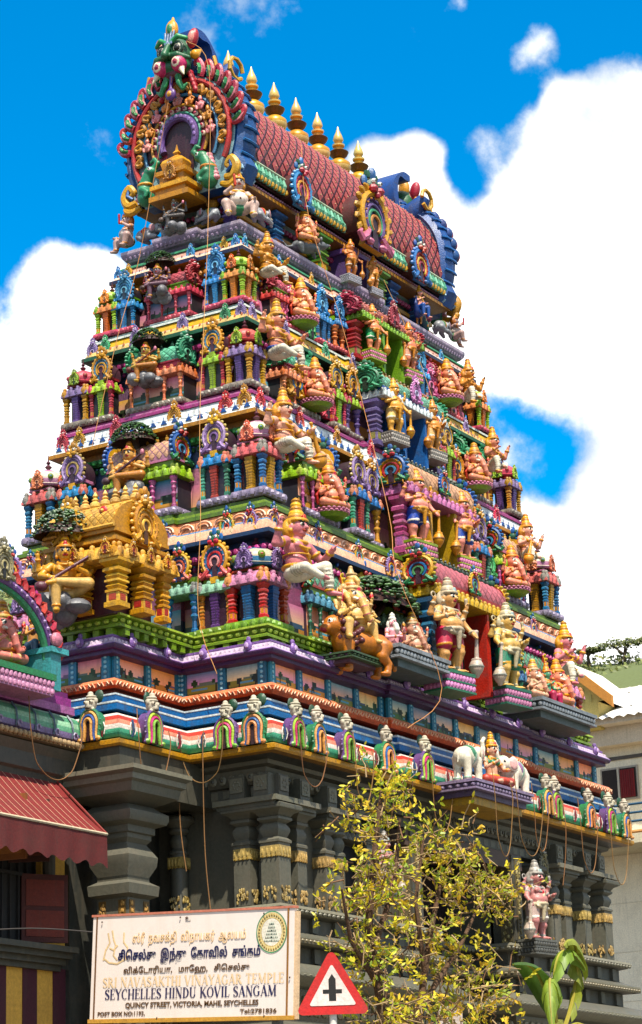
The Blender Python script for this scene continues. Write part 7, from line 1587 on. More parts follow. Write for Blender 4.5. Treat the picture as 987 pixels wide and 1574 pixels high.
m = MB(); tl = hx('#3f8a8a'); pl = hx('#6a4a84')
A = lambda r1, y: [(x, y, z) for x, _, z in arc(0, .16, r1, r1 * .72, 0, PI, 28)]
m.tube(A(rr, -.02), .035, hx('#2f7d52'), 8); m.tube(A(rr + .06, -.03), .045, pl, 8); m.tube(A(rr + .12, .0), .05, hx('#2a1c3a'), 8)
for i in range(30): t = PI * (i + .5) / 30; m.ell(((rr + .06) * math.cos(t), -.07, .16 + (rr + .06) * .72 * math.sin(t)), .018, hx('#a890b8'), 6, 4)
for s in (-1, 1):
    m.b2(s * (rr - .03), s * (rr + .12), -.10, .30, -.12, .22, tl); m.b2(s * (rr - .05), s * (rr + .20), -.13, .3, .22, .27, shade(tl, 1.3)); m.b2(s * (rr + .12), s * (rr + .18), -.05, .3, -.04, .18, shade(tl, .8)); m.ell((s * (rr + .03), -.12, .34), (.07, .05, .07), hx('#c07a90'), 8, 5)
m.build('arch_rim', M_PAINT, ar)
for i in range(26):
    m = MB(); t = PI * (i + .5) / 26; c_, s_ = math.cos(t), math.sin(t); P = lambda d, u: ((rr + d) * c_ - s_ * u, -.02, .16 + (rr + d) * .72 * s_ + c_ * u); sg = 1 if c_ > 0 else -1
    m.tube([P(.13, 0), P(.20, .02 * sg), P(.25, .07 * sg), P(.22, .09 * sg)], [.045, .04, .028, .012], hx('#a8262c'), 6); m.build('flame', M_PAINT, ar)
m = MB(); m.b2(-rr + .02, rr - .02, -.16, .3, -.06, .0, hx('#2f7d52')); m.b2(-rr + .04, rr - .04, -.14, .3, -.20, -.06, hx('#b07a9a'))
for z in (-.09, -.16):
    for i in range(26): m.ell((lerp(-rr + .06, rr - .06, i / 25), -.145, z), (.026, .02, .03), hx('#c890ac'), 6, 4)
m.build('petal_ledge', M_PAINT, ar)
m = MB(); m.prism([(x, z) for x, _, z in arc(0, .12, .50, .52, 0, PI, 18)], .38, .44, hx('#7a2a3a')); m.prism([(x, z) for x, _, z in arc(0, .12, .44, .46, 0, PI, 18)], .37, .38, hx('#2a5a78')); m.build('halo_panel', M_PAINT, ar)
put_shoe(ar, (.10, -.10, .76), .28, ('#8a8062', ('#9a8f6c', '#6a6450', '#a89c74'), '#1c1a16', ('#6a6450', '#9a8f6c', '#7a7460'), '#7a7460', '#8a8062'), 0)
put_shoe(ar, (.42, .1, .80), .28, ('#8a70a0', ('#b8404a', '#d0a030', '#3f7aa8'), '#3a1a30', HD, '#9a80b0', '#c0902a'), -PI / 5)
# crests standing behind the elephant-headed figures
CREST = lambda a, b, c: (a, (b, c, b), '#2a1420', (a, b, c), a, a)
PK, GN, RD, GO = CREST('#c8608c', '#d888a8', '#a84070'), CREST('#3f9a5a', '#6ab880', '#2a7040'), CREST('#b8344c', '#cc5a6c', '#8a2034'), CREST('#b5851f', '#c89a3a', '#3f78a0')
for x, y, z, w, sc in ((-1.78, -.90, 11.05, .34, PK), (-1.30, -.90, 11.0, .26, GN), (1.40, -.90, 11.1, .30, PK), (-2.05, -1.14, 10.05, .34, GO), (-1.42, -1.14, 9.98, .28, RD), (1.50, -1.14, 10.05, .30, GO), (-1.62, -1.38, 8.75, .32, GN), (-2.24, -1.38, 8.85, .28, GO), (1.72, -1.38, 8.85, .28, GN)):
    put_shoe(tower, (x, y, z - ZG), w, sc, R_(-8))
# ---------------------------------------------------------------- ropes and cables hung over the temple
def cable(name, pts, r, col, label, grp):
    P = [Vector(p) for p in pts]; out = []
    for i in range(len(P) - 1):
        a, b, c, d = P[max(i - 1, 0)], P[i], P[i + 1], P[min(i + 2, len(P) - 1)]
        for k in range(5):
            t = k / 5; out.append(tuple(.5 * ((2 * b) + (c - a) * t + (2 * a - 5 * b + 4 * c - d) * t * t + (3 * b - a - 3 * c + d) * t ** 3)))
    out.append(tuple(P[-1])); o0 = Vector(out[-1])
    m = MB(); m.tube([tuple(Vector(p) - o0) for p in out], r, hx(col), 6); o = m.build(name, M_MATTE, None, tuple(o0)); tag(o, label, 'rope' if 'rope' in name else 'cable', grp)
RG = 'ropes hanging down the tower'
RC = '#bf8c50'
cable('rope', [(-2.62, 0, 14.3), (-2.66, -.01, 13.82), (-2.72, .2, 12.7), (-2.80, .38, 11.68), (-3.1, .43, 10.79), (-3.45, .52, 9.47)], .0036, RC, 'orange rope from the lion mask down the left edge of the tower side', RG)
cable('rope', [(-2.62, -.2, 14.3), (-2.68, -.53, 13.83), (-2.72, -.51, 12.12), (-3.1, -.68, 10.68), (-3.42, -.82, 9.49), (-3.72, -1.01, 8.34), (-3.92, -1.1, 7.3), (-3.98, -1.34, 6.67)], .0036, RC, 'long orange rope down the short side, left of the red and blue corner columns', RG)
cable('rope', [(-1.26, -.82, 13.38), (-1.45, -1.0, 12.39), (-1.17, -1.25, 10.98), (-1.22, -1.72, 8.91), (-1.75, -2.1, 8.01), (-1.28, -2.3, 6.86), (-1.86, -2.2, 6.36)], .0036, RC, 'orange rope falling from the roof past the bearded sage', RG)
cable('rope', [(.28, -.95, 12.21), (.53, -1.2, 11.34), (.65, -1.5, 10.11)], .0036, RC, 'short orange rope beside the doorway columns of the upper storeys', RG)
CG = 'loops of tan cable under the painted cornice'
def loop(x0, x1, drop, label, tail=0, y=-2.06, z=5.93, side=False):
    n = 8; pts = [(x0, y, z + .28), (x0, y - .02, z)]
    for i in range(1, n): t = i / n; pts.append((lerp(x0, x1, t) , y, z - drop * (1 - (2 * t - 1) ** 2) ** .55))
    pts += [(x1, y - .02, z), (x1, y, z + .15)]
    if tail: pts = [(x0, y, z + .2), (x0, y - .02, z - .1), (x0 + .02, y + .02, z - tail * .6), (x0 - .02, y + .05, z - tail)]
    if side: pts = [(q[1], q[0], q[2]) for q in pts]
    cable('hanging_cable', pts, .0052, '#8a6438', label, CG)
loop(-3.70, -3.22, .36, 'tan cable loop right of the near corner of the cornice'); loop(-2.70, -2.35, .40, 'tan cable loop left of the yellow green tree top'); loop(-1.95, -1.95, 0, 'straight tan cable hanging over the tree top', 0.55); loop(-1.25, -.80, .50, 'tan cable loop left of the white elephants', 0, -2.1)
loop(-.75, -.35, .62, 'tan cable loop under the left white elephant', 0, -2.55, 5.80); loop(-.25, .35, .55, 'deep tan cable loop under the seated goddess', 0, -2.55, 5.80); loop(1.05, 1.4, .45, 'tan cable loop right of the white elephants', 0, -2.1); loop(1.9, 1.9, 0, 'straight tan cable near the far guardian', .75)
loop(2.3, 2.75, .55, 'narrow tan cable loop near the far end of the cornice'); loop(3.1, 3.6, .60, 'tan cable loop at the far corner of the cornice'); loop(-1.45, -.98, .30, 'tan cable loop on the short side of the cornice', 0, -4.06, 5.93, True); loop(-.95, -.95, 0, 'tan cable hanging from the inner corner of the short side', 1.1, -4.06, 5.93, True)
loop(-1.22, -1.2, 0, 'long straight tan cable down the grey wall to the signboard', 1.6, -4.05, 5.93, True); loop(-4.95, -4.45, .42, 'tan cable loop over the big grey pillar', 0, -1.10); loop(-6.0, -5.25, .42, 'wide tan cable loop above the red awning', 0, -.68)
cable('service_wire', [(-7.6, -1.1, 3.95), (-7.0, -1.5, 4.0), (-6.52, -1.8, 3.98)], .006, '#3a3430', 'thin dark wire running from the striped wall to the signboard', None)

# ---------------------------------------------------------------- temple signboard
sb = empty('signboard', (-6.55, -2.75, ZG)); tag(sb, 'white temple signboard with Tamil and English lettering on posts', 'sign')
SW, SZ0, SZ1 = 1.955, 3.215, 4.055
def sbp(m, name, mat=M_MATTE, loc=(0, 0, 0), rz=-PI / 2, **k): return m.build(name, mat, sb, loc, rz, **k)
wht = hx('#e2d6cb')
m = MB(); m.b2(-SW / 2, SW / 2, 0, .03, SZ0 - ZG, SZ1 - ZG, wht); sbp(m, 'panel', M_SIGN)
m = MB(); fm, fy = hx('#c9b08a'), hx('#b8902f')
m.b2(-SW / 2 - .012, SW / 2 + .012, -.012, .04, SZ0 - ZG - .02, SZ0 - ZG + .012, fy); m.b2(-SW / 2 - .012, SW / 2 + .012, -.008, .04, SZ1 - ZG - .006, SZ1 - ZG + .012, hx('#b8785a')); m.b2(-SW / 2 + .035, -SW / 2 + .047, -.006, 0, SZ0 - ZG, SZ1 - ZG, hx('#6a4a1a')); m.b2(SW / 2 - .062, SW / 2 - .048, -.006, 0, SZ0 - ZG, SZ1 - ZG, hx('#8a6420')); m.b2(SW / 2 + .0, SW / 2 + .035, .005, .035, SZ0 - ZG - .015, SZ1 - ZG - .03, fm)
for x, z in ((-.88, .79), (-.10, .80), (.70, .80), (.72, .012), (-.3, .012), (.95, .3)): m.ell((x, -.012, SZ0 - ZG + z), (.007, .006, .009), hx('#3a2a1a'), 6, 4)
sbp(m, 'frame')
for s in (-.80, .80): m = MB(); m.b2(s - .035, s + .035, .03, .09, 0, 1.9, hx('#55554e')); sbp(m, 'post', M_STONE)
FONT = bpy.data.fonts.get('Bfont') or None
def text(body, x, z, size, col, width=None, off=0.0, align='CENTER', shear=0.0):
    cu = bpy.data.curves.new('t', 'FONT'); cu.body = body; cu.size = size; cu.align_x = align; cu.offset = off; cu.extrude = .0015; cu.resolution_u = 3
    o = bpy.data.objects.new('t', cu); COL.objects.link(o); dg = bpy.context.evaluated_depsgraph_get(); me = bpy.data.meshes.new_from_object(o.evaluated_get(dg)); bpy.data.objects.remove(o); bpy.data.curves.remove(cu)
    n = len(me.vertices); V = np.empty(n * 3, dtype=np.float32); me.vertices.foreach_get('co', V); V = V.reshape(-1, 3)
    F = [tuple(p.vertices) for p in me.polygons]; bpy.data.meshes.remove(me)
    if not F: return
    sx_ = 1.0
    if width: sx_ = width / max(1e-6, V[:, 0].max() - V[:, 0].min())
    W_ = np.stack([V[:, 0] * sx_ + x, -.0045 - V[:, 2], V[:, 1] + z], 1)
    link_mesh('lettering', W_, F, np.tile(np.array(hx(col)), (len(F), 1)), M_SIGN, sb, (0, 0, SZ0 - ZG), -PI / 2, None)
sb.rotation_euler = (R_(3.2), 0, 0); sb.location.y += .092
# a drawn roman alphabet: thick and thin strokes with slab serifs
def glyphs():
    T, t = .17, .06; G = {}
    def L(*a): return ('l',) + a
    def A(*a): return ('a',) + a
    ser = lambda x, y, w=.13: L(x - w, y, x + w, y, t * .9)
    def stem(x): return [L(x, 0, x, 1, T), ser(x, .03), ser(x, .97)]
    G['I'] = (.36, stem(.18)); G['H'] = (.78, stem(.16) + stem(.62) + [L(.16, .5, .62, .5, t)]); G['E'] = (.62, stem(.16) + [L(.16, .03, .54, .03, t), L(.16, .97, .54, .97, t), L(.16, .52, .42, .52, t), L(.53, .03, .55, .22, t), L(.53, .97, .55, .80, t), L(.42, .42, .42, .62, t * .8)])
    G['L'] = (.58, stem(.16) + [L(.16, .03, .5, .03, t), L(.5, .03, .52, .25, t)]); G['N'] = (.8, [L(.14, 0, .14, 1, t), L(.14, 1, .64, 0, T), L(.64, 0, .64, 1, t), ser(.14, .03, .11), ser(.12, .97, .1), ser(.64, .97, .11)])
    G['M'] = (.98, [L(.13, 0, .17, 1, t), L(.17, 1, .46, .05, T), L(.46, .05, .76, 1, t), L(.78, 0, .76, 1, T), ser(.13, .03, .1), ser(.8, .03), ser(.14, .97, .09), ser(.8, .97, .1)]); G['D'] = (.74, stem(.16) + [A(.2, .5, .40, .47, -PI / 2, PI / 2)])
    G['O'] = (.78, [A(.37, .5, .29, .47, 0, 2 * PI)]); G['C'] = (.68, [A(.37, .5, .29, .47, .28 * PI, 1.72 * PI), L(.57, .70, .58, .95, t)]); G['G'] = (.76, [A(.37, .5, .29, .47, .28 * PI, 1.70 * PI), L(.58, .1, .58, .42, T), ser(.58, .43), L(.57, .72, .58, .95, t)])
    G['S'] = (.56, [A(.27, .73, .18, .23, .12 * PI, 1.35 * PI), L(.12, .63, .42, .38, T), A(.27, .26, .19, .23, -.9 * PI, .32 * PI), L(.45, .76, .45, .96, t), L(.08, .04, .08, .24, t)]); G['U'] = (.76, [L(.15, .3, .15, 1, T), A(.36, .3, .21, .28, PI, 2 * PI), L(.58, .3, .58, 1, t), ser(.15, .97), ser(.58, .97, .11)])
    G['V'] = (.72, [L(.08, 1, .35, 0, T), L(.35, 0, .62, 1, t), ser(.09, .97), ser(.62, .97, .11)]); G['A'] = (.74, [L(.1, 0, .35, 1, t), L(.35, 1, .62, 0, T), L(.2, .33, .52, .33, t), ser(.1, .03, .11), ser(.62, .03)]); G['Y'] = (.7, [L(.08, 1, .34, .48, T), L(.6, 1, .34, .48, t), L(.34, 0, .34, .5, T), ser(.34, .03), ser(.09, .97), ser(.6, .97, .1)])
    G['K'] = (.76, stem(.16) + [L(.2, .42, .58, .98, t), L(.30, .55, .64, .02, T), ser(.6, .97, .1), ser(.66, .03)]); G['R'] = (.74, stem(.16) + [A(.2, .73, .28, .24, -PI / 2, PI / 2), L(.34, .48, .62, .02, T), ser(.64, .03, .09)]); G['P'] = (.64, stem(.16) + [A(.2, .72, .30, .25, -PI / 2, PI / 2)]); G['T'] = (.66, stem(.32)[:2] + [L(.04, .97, .60, .97, t), L(.05, .8, .05, .98, t), L(.59, .8, .59, .98, t)])
    G[' '] = (.36, []); return G
GL = glyphs()
def serif(body, x, z, h, width, col, depth=-.004):
    wd_ = sum(GL[c][0] for c in body); k = width / wd_; cx = x - width / 2; m = MB(); c = hx(col); yi = depth
    for ch in body:
        w_, st = GL[ch]
        for si, s in enumerate(st):
            yi2 = yi - .00006 * si
            if s[0] == 'l':
                _, x0, y0, x1, y1, th = s; dx, dy = x1 - x0, y1 - y0; L = math.hypot(dx, dy); nx, ny = -dy / L * th / 2, dx / L * th / 2
                q = [(x0 + nx, y0 + ny), (x0 - nx, y0 - ny), (x1 - nx, y1 - ny), (x1 + nx, y1 + ny)]; m.add([(cx + a * k, yi2, z + b * h) for a, b in q], [(0, 1, 2, 3)], c)
            else:
                _, px, py, rx, ry, a0, a1 = s; n = 14; vs = []
                for i in range(n + 1):
                    a = a0 + (a1 - a0) * i / n; th = .06 + .11 * abs(math.cos(a)) ** 1.5
                    for sg in (-.5, .5): vs.append((cx + (px + (rx + sg * th) * math.cos(a)) * k, yi2, z + (py + (ry + sg * .075) * math.sin(a)) * h))
                m.add(vs, [(2 * i, 2 * i + 1, 2 * i + 3, 2 * i + 2) for i in range(n)], c)
        cx += w_ * k
    m.build('lettering', M_SIGN, sb, (0, 0, SZ0 - ZG), -PI / 2, sharp=None)
navy, brn, org = '#10164e', '#5a3a14', '#dca85c'
serif('SEYCHELLES HINDU KOVIL SANGAM', .0, .165, .083, 1.66, navy); serif('SRI NAVASAKTHI VINAYAGAR TEMPLE', .02, .262, .080, 1.75, '#dcc196')
text('QUINCY STREET, VICTORIA, MAHE, SEYCHELLES', .02, .100, .056, brn, 1.28, .0012); text('POST BOX NO:1193,', .66 - 1.32, .038, .045, brn, .47, .0008); text('Tel:2781836', .66, .038, .046, brn, .34, .0008)
text('\u0b9a\u0bbf\u0bc6\u0b9a\u0bb2\u0bcd\u0b9a\u0bc1  \u0b87\u0ba8\u0bcd\u0ba4\u0bc1  \u0bc7\u0b95\u0bbe\u0bb5\u0bbf\u0bb2\u0bcd  \u0b9a\u0b99\u0bcd\u0b95\u0bae\u0bcd', -.02, .480, .098, navy, 1.38, .0028)
text('\u0bb5\u0bbf\u0b95\u0bcd\u0bc7\u0b9f\u0bbe\u0bb0\u0bbf\u0baf\u0bbe,   \u0bae\u0bbe\u0bc7\u0bb9,   \u0b9a\u0bbf\u0bc6\u0b9a\u0bb2\u0bcd\u0b9a\u0bc1', -.04, .372, .064, brn, 1.22, .001)
text('\u0bb8\u0bcd\u0bb0\u0bc0  \u0ba8\u0bb5\u0b9a\u0b95\u0bcd\u0ba4\u0bbf  \u0bb5\u0bbf\u0ba8\u0bbe\u0baf\u0b95\u0bb0\u0bcd  \u0b86\u0bb2\u0baf\u0bae\u0bcd', -.02, .615, .095, '#dcc090', 1.10, .001); text('\u0b89', -.03, .775, .05, brn, None, .0008)
m = MB(); cx, cz = .77, .655       # round emblem with a little tower
def ring(r0, r1, col, yy): 
    n = 40; vs = []
    for i in range(n + 1): a = 2 * PI * i / n; vs += [(cx + r0 * .92 * math.cos(a), yy, cz + r0 * 1.05 * math.sin(a)), (cx + r1 * .92 * math.cos(a), yy, cz + r1 * 1.05 * math.sin(a))]
    m.add(vs, [(2 * i, 2 * i + 1, 2 * i + 3, 2 * i + 2) for i in range(n)], hx(col))
ring(.148, .156, '#3f8a5a', -.004); ring(.108, .146, '#cdb98a', -.0035); ring(.103, .108, '#c8a050', -.004); ring(0, .103, '#d9d0c0', -.003)
for i in range(32): a = 2 * PI * i / 32; m.box((cx + .127 * .92 * math.cos(a), -.0045, cz + .127 * 1.05 * math.sin(a)), (.006, .001, .011), hx('#a88a4a'))
for k in range(6):
    w_ = .07 - .0095 * k; z_ = cz - .075 + .026 * k; m.b2(cx - w_, cx + w_, -.0042, -.0035, z_, z_ + .004, hx('#8a9a8a')); 
    for j in range(9 - k): m.box((cx - w_ + 2 * w_ * (j + .5) / (9 - k), -.0042, z_ + .012), (.003, .0008, .007), hx('#9aa89a'))
    m.b2(cx - .006 + .0006 * k, cx + .006 - .0006 * k, -.0048, -.0042, z_ + .003, z_ + .018 - .001 * k, hx('#143a28'))
m.build('emblem', M_MATTE, sb, (0, 0, SZ0 - ZG), -PI / 2, sharp=None)
m = MB()      # faded seated elephant-headed outline, at the left of the board
oc = hx('#dcc090')
for pts in ([(-.86, .48), (-.84, .56), (-.80, .62), (-.82, .70)], [(-.78, .72), (-.76, .64), (-.74, .60), (-.76, .52), (-.72, .48)], [(-.66, .70), (-.66, .62), (-.62, .58), (-.62, .52), (-.67, .47)], [(-.86, .50), (-.80, .46), (-.72, .45), (-.63, .49)], [(-.80, .58), (-.76, .56), (-.72, .60)]):
    m.tube([(x, -.002, z) for x, z in pts], .008, oc, 4, flat=.2)
m.build('faded_emblem', M_MATTE, sb, (0, 0, SZ0 - ZG), -PI / 2)

# ---------------------------------------------------------------- road sign
rs = empty('road_sign', (-6.77, -4.2, ZG)); tag(rs, 'triangular red bordered warning sign with black crossroads symbol on a white post', 'road sign')
ang = math.atan2(CP[0] + 6.77, -(CP[1] + 4.2)); rzs = math.atan2(-6.77 - CP[0], -(CP[1] + 4.2)); rzs = -R_(58)
def tri(s, r=.03, n=5):
    P = []; a = s; V3 = [(-a / 2, 0), (a / 2, 0), (0, a * .866)]; cxy = (0, a * .2887)
    for k, (px, pz) in enumerate(V3):
        base_a = math.atan2(pz - cxy[1], px - cxy[0]); ix, iz = px - 2 * r * math.cos(base_a), pz - 2 * r * math.sin(base_a)
        for i in range(n + 1): t = base_a - PI / 3 + 2 * PI / 3 * i / n; P.append((ix + r * math.cos(t), iz + r * math.sin(t)))
    return P
zt = 3.13 - ZG
m = MB(); m.prism([(x, z + zt) for x, z in tri(.575, .035)], -.004, .008, hx('#b3121c'), hx('#8a8a88')); m.build('red_border', M_MATTE, rs, (0, 0, 0), rzs)
m = MB(); m.prism([(x, z + zt + .066) for x, z in tri(.36, .012)], -.008, -.004, hx('#cfc2b8')); m.build('white_panel', M_MATTE, rs, (0, 0, 0), rzs)
m = MB(); k = hx('#0c0c0c'); z = zt + .10; m.prism([(-.027, z), (.027, z), (.027, z + .16), (0, z + .20), (-.027, z + .16)], -.0095, -.0075, k); m.b2(-.072, -.0275, -.0095, -.0075, z + .055, z + .085, k); m.b2(.0275, .072, -.0095, -.0075, z + .055, z + .085, k); m.build('crossroads_symbol', M_MATTE, rs, (0, 0, 0), rzs)
m = MB(); m.lathe([(.028, 0, hx('#c8c4bc')), (.028, zt + .35, hx('#c8c4bc'))], 12, (0, .045, 0)); m.build('post', M_MATTE, rs, (0, 0, 0), rzs)

# ---------------------------------------------------------------- trees in front of the temple
def leaf_tree(name, base, stems, blobs, nleaf, ntwig, label, cat, cols, lsz, seed):
    g = random.Random(seed); r = empty(name, base); tag(r, label, cat); B = Vector(base)
    m = MB()
    for pts, r0, r1 in stems:
        n = len(pts); m.tube([tuple(Vector(p) - B) for p in pts], [lerp(r0, r1, i / (n - 1)) for i in range(n)], hx('#5a4228'), 7)
    tw = []
    for i in range(ntwig):
        bx, by, bz, rx, rz_ = g.choice(blobs)[:5]; s = Vector((bx, by, bz)) + Vector((g.gauss(0, .3) * rx, g.gauss(0, .3) * rx, g.gauss(0, .3) * rz_)); d = Vector((g.gauss(0, 1), g.gauss(0, 1), g.gauss(.25, .8))).normalized(); L = g.uniform(.18, .50) * max(rx, .35)
        e1 = s + d * L * .5 + Vector((g.gauss(0, .03), g.gauss(0, .03), g.gauss(0, .03))); e2 = s + d * L + Vector((g.gauss(0, .05), g.gauss(0, .05), g.gauss(0, .05)))
        m.tube([tuple(v - B) for v in (s, e1, e2)], [.008, .006, .003], hx('#a08a62') if i % 3 else hx('#7a5c3c'), 4); tw.append((s, e1, e2, L))
    m.build('trunk', M_BARK, r)
    m = MB()
    def leaf(p, d, s, c):
        d = d.normalized(); u = d.orthogonal().normalized(); a = g.uniform(0, 2 * PI); w = u * math.cos(a) + d.cross(u) * math.sin(a); nrm_ = d.cross(w)
        P = [p, p + d * s * .35 + w * s * .20 + nrm_ * s * .05, p + d * s * .75 + w * s * .15, p + d * s, p + d * s * .75 - w * s * .15, p + d * s * .35 - w * s * .20 + nrm_ * s * .05]
        o = len(m.V); m.V.extend([tuple(v - B) for v in P]); m.F.append([o, o + 1, o + 2, o + 3]); m.C.append(c); m.F.append([o, o + 3, o + 4, o + 5]); m.C.append(shade(c, .93))
    per = max(1, nleaf // max(1, len(blobs) * 14)); 
    tot = sum(b[5] for b in blobs)
    for (bx, by, bz, rx, rz_, wgt) in blobs:
        k = int(nleaf * wgt / tot / 9)
        for i in range(k):
            q = Vector((g.gauss(0, .36), g.gauss(0, .36), g.gauss(0, .40))); c0 = Vector((bx + q.x * rx, by + q.y * rx, bz + q.z * rz_)); tone_ = g.choice(cols); d0 = Vector((g.gauss(0, .7), g.gauss(0, .7), g.gauss(.5, .5))); 
            if d0.length < .1: continue
            d0.normalize()
            for j in range(9):
                p = c0 + d0 * (j * lsz * .34); dd = d0 * .6 + Vector((g.gauss(0, .6), g.gauss(0, .6), g.gauss(.05, .5)))
                if dd.length > .1: leaf(p, dd, lsz * g.uniform(.7, 1.3), shade(hx(tone_), g.uniform(.75, 1.25)))
    for (s, e1, e2, L) in tw:
        if g.random() < .25: continue
        for j in range(g.randint(4, 7)):
            t = g.uniform(.25, 1); p = s.lerp(e1, t * 2) if t < .5 else e1.lerp(e2, t * 2 - 1); dd = (e2 - s).normalized() * .7 + Vector((g.gauss(0, .55), g.gauss(0, .55), g.gauss(.1, .5)))
            leaf(p, dd, lsz * g.uniform(.7, 1.35), shade(hx(g.choice(cols)), g.uniform(.7, 1.2)))
    m.build('crown', M_LEAF, r, sharp=None)
YG = ['#ccc832', '#dccf34', '#b0b830', '#e4d038', '#94a830', '#e0c034']
leaf_tree('shrub_tree', (-4.55, -3.4, 2.0), [([(-4.55, -3.4, 2.0), (-4.62, -3.4, 3.2), (-4.80, -3.38, 4.0), (-4.70, -3.4, 4.6), (-4.52, -3.4, 5.2)], .055, .018), ([(-4.72, -3.4, 3.9), (-4.45, -3.45, 4.4), (-4.3, -3.45, 5.0)], .03, .012), ([(-4.66, -3.4, 3.5), (-5.05, -3.35, 3.9), (-5.25, -3.4, 4.3)], .03, .01)],
  [(-4.50, -3.4, 5.22, .46, .36, 1.2), (-4.62, -3.4, 4.92, .60, .34, 1.2), (-4.82, -3.4, 4.35, .48, .42, 1.1), (-4.60, -3.45, 4.45, .50, .5, 1.0), (-4.9, -3.4, 3.85, .42, .4, .6), (-4.6, -3.4, 3.6, .55, .4, .7), (-4.75, -3.5, 3.3, .6, .3, .8)], 1000, 270, 'slender yellow green tree with bare twigs, left of the pair before the temple entrance', 'tree', YG, .056, 21)
leaf_tree('shrub_tree', (-3.6, -3.35, 2.0), [([(-3.75, -3.35, 2.0), (-3.95, -3.35, 3.3), (-3.7, -3.35, 4.0), (-3.4, -3.35, 4.6)], .05, .016), ([(-3.9, -3.35, 3.4), (-3.2, -3.4, 4.0), (-2.7, -3.4, 4.5)], .03, .01), ([(-3.8, -3.35, 3.7), (-4.0, -3.4, 4.3), (-3.8, -3.4, 4.9)], .028, .01)],
  [(-3.75, -3.4, 4.82, .50, .30, 1.1), (-3.30, -3.4, 4.86, .5, .32, 1.0), (-3.55, -3.4, 4.45, .75, .42, 1.5), (-2.75, -3.4, 4.5, .55, .40, 1.0), (-2.25, -3.4, 4.55, .34, .22, .45), (-3.9, -3.4, 4.0, .6, .35, .8), (-3.3, -3.4, 3.75, .7, .4, 1.3), (-2.95, -3.45, 3.55, .55, .40, 1.6), (-3.6, -3.5, 3.35, .8, .4, 1.8), (-4.2, -3.5, 3.25, .6, .3, 1.0)], 1500, 360, 'wider yellow green tree with dry twigs, right of the pair before the temple entrance', 'tree', YG, .056, 22)
# banana plant
bp = empty('banana_plant', (-.55, -3.0, 2.0)); tag(bp, 'banana plant with drooping torn leaves at the foot of the temple', 'plant')
B0 = Vector((-.55, -3.0, 2.0))
m = MB(); m.tube([(0, 0, 0), (0, 0, 1.0), (.03, 0, 1.5)], [.11, .09, .07], hx('#8a8a3a'), 10); m.build('stem', M_BARK, bp)
def banana_leaf(pts, w, col, droop, seed, torn=True):
    g = random.Random(seed); n = 26; P = [Vector(p) for p in pts]; r = empty('leaf', (0, 0, 0), 0, bp)
    def bez(t):
        q = list(P)
        while len(q) > 1: q = [q[i].lerp(q[i + 1], t) for i in range(len(q) - 1)]
        return q[0]
    m = MB(); c = hx(col); rib = [bez(i / n) for i in range(n + 1)]
    m.tube([tuple(p) for p in rib], [.026 * (1 - .8 * i / n) for i in range(n + 1)], hx('#b8b04a'), 6); m.build('midrib', M_LEAF, r)
    m = MB()
    for sg in (-1, 1):
        i = 4
        while i < n:
            k = g.choice((2, 3, 4)) if torn else n - 4; j = min(n, i + k); dr = droop * g.uniform(.6, 1.4)
            rows = []
            for q in range(i, j + 1):
                t = q / n; ww = w * math.sin(PI * min(1, max(0, (t - .1) / .92)) ** .8) + .01; tan = (rib[min(q + 1, n)] - rib[max(q - 1, 0)]).normalized(); sd = tan.cross(Vector((0, 0, 1))); sd = sd.normalized() if sd.length > .05 else Vector((1, 0, 0)); sd *= sg
                rows.append([rib[q] + sd * ww * u * (1 - .25 * dr * u) + Vector((0, 0, -ww * dr * u * u + .02 * math.sin(u * 3))) for u in (0, .33, .66, 1)])
            o = len(m.V)
            for rw in rows: m.V.extend([tuple(v) for v in rw])
            for a in range(len(rows) - 1):
                for b in range(3): m.F.append([o + a * 4 + b, o + a * 4 + b + 1, o + a * 4 + b + 5, o + a * 4 + b + 4]); m.C.append(shade(c, g.uniform(.85, 1.15)))
            i = j
    m.build('blade', M_LEAF, r, sharp=None)
banana_leaf([(0, 0, 1.35), (-.15, 0, 1.75), (-.35, -.05, 2.02), (-.75, -.1, 2.02), (-1.05, -.1, 1.96)], .13, '#4c6a24', .5, 1, False)
banana_leaf([(0, 0, 1.4), (-.1, -.05, 1.8), (-.22, -.1, 2.15), (.05, -.12, 2.38), (.35, -.2, 2.0)], .14, '#849a30', 1.0, 2)
banana_leaf([(.03, 0, 1.4), (-.25, -.1, 1.85), (-.45, -.2, 2.1), (-.62, -.25, 1.75), (-.68, -.3, 1.35)], .13, '#8ea034', 1.3, 3)
banana_leaf([(.05, 0, 1.3), (.35, -.1, 1.7), (.55, -.1, 2.2), (.25, -.15, 2.45), (-.1, -.2, 2.2)], .13, '#98a238', 1.2, 4)
banana_leaf([(0, -.02, 1.3), (-.2, -.2, 1.45), (-.35, -.3, 1.5), (-.5, -.35, 1.3), (-.55, -.4, 1.0)], .10, '#a8a848', 1.3, 5)
banana_leaf([(.05, 0, 1.3), (.2, -.1, 1.5), (.3, -.15, 1.55), (.5, -.2, 1.4), (.6, -.2, 1.1)], .10, '#a89a3c', 1.3, 6)

# ---------------------------------------------------------------- notice at the gate, background building, ground, hills
nb = empty('notice_board', (-1.62, -2.4, 2.0)); tag(nb, 'small pale paper notice beside the banana plant', 'notice'); m = MB(); m.b2(-.14, .14, 0, .015, 1.3, 1.62, hx('#b8a8a0')); m.build('paper', M_MATTE, nb, (0, 0, 0), -.5); m = MB(); m.b2(-.02, .02, .015, .05, 0, 1.55, hx('#55534c')); m.build('stake', M_MATTE, nb, (0, 0, 0), -.5)

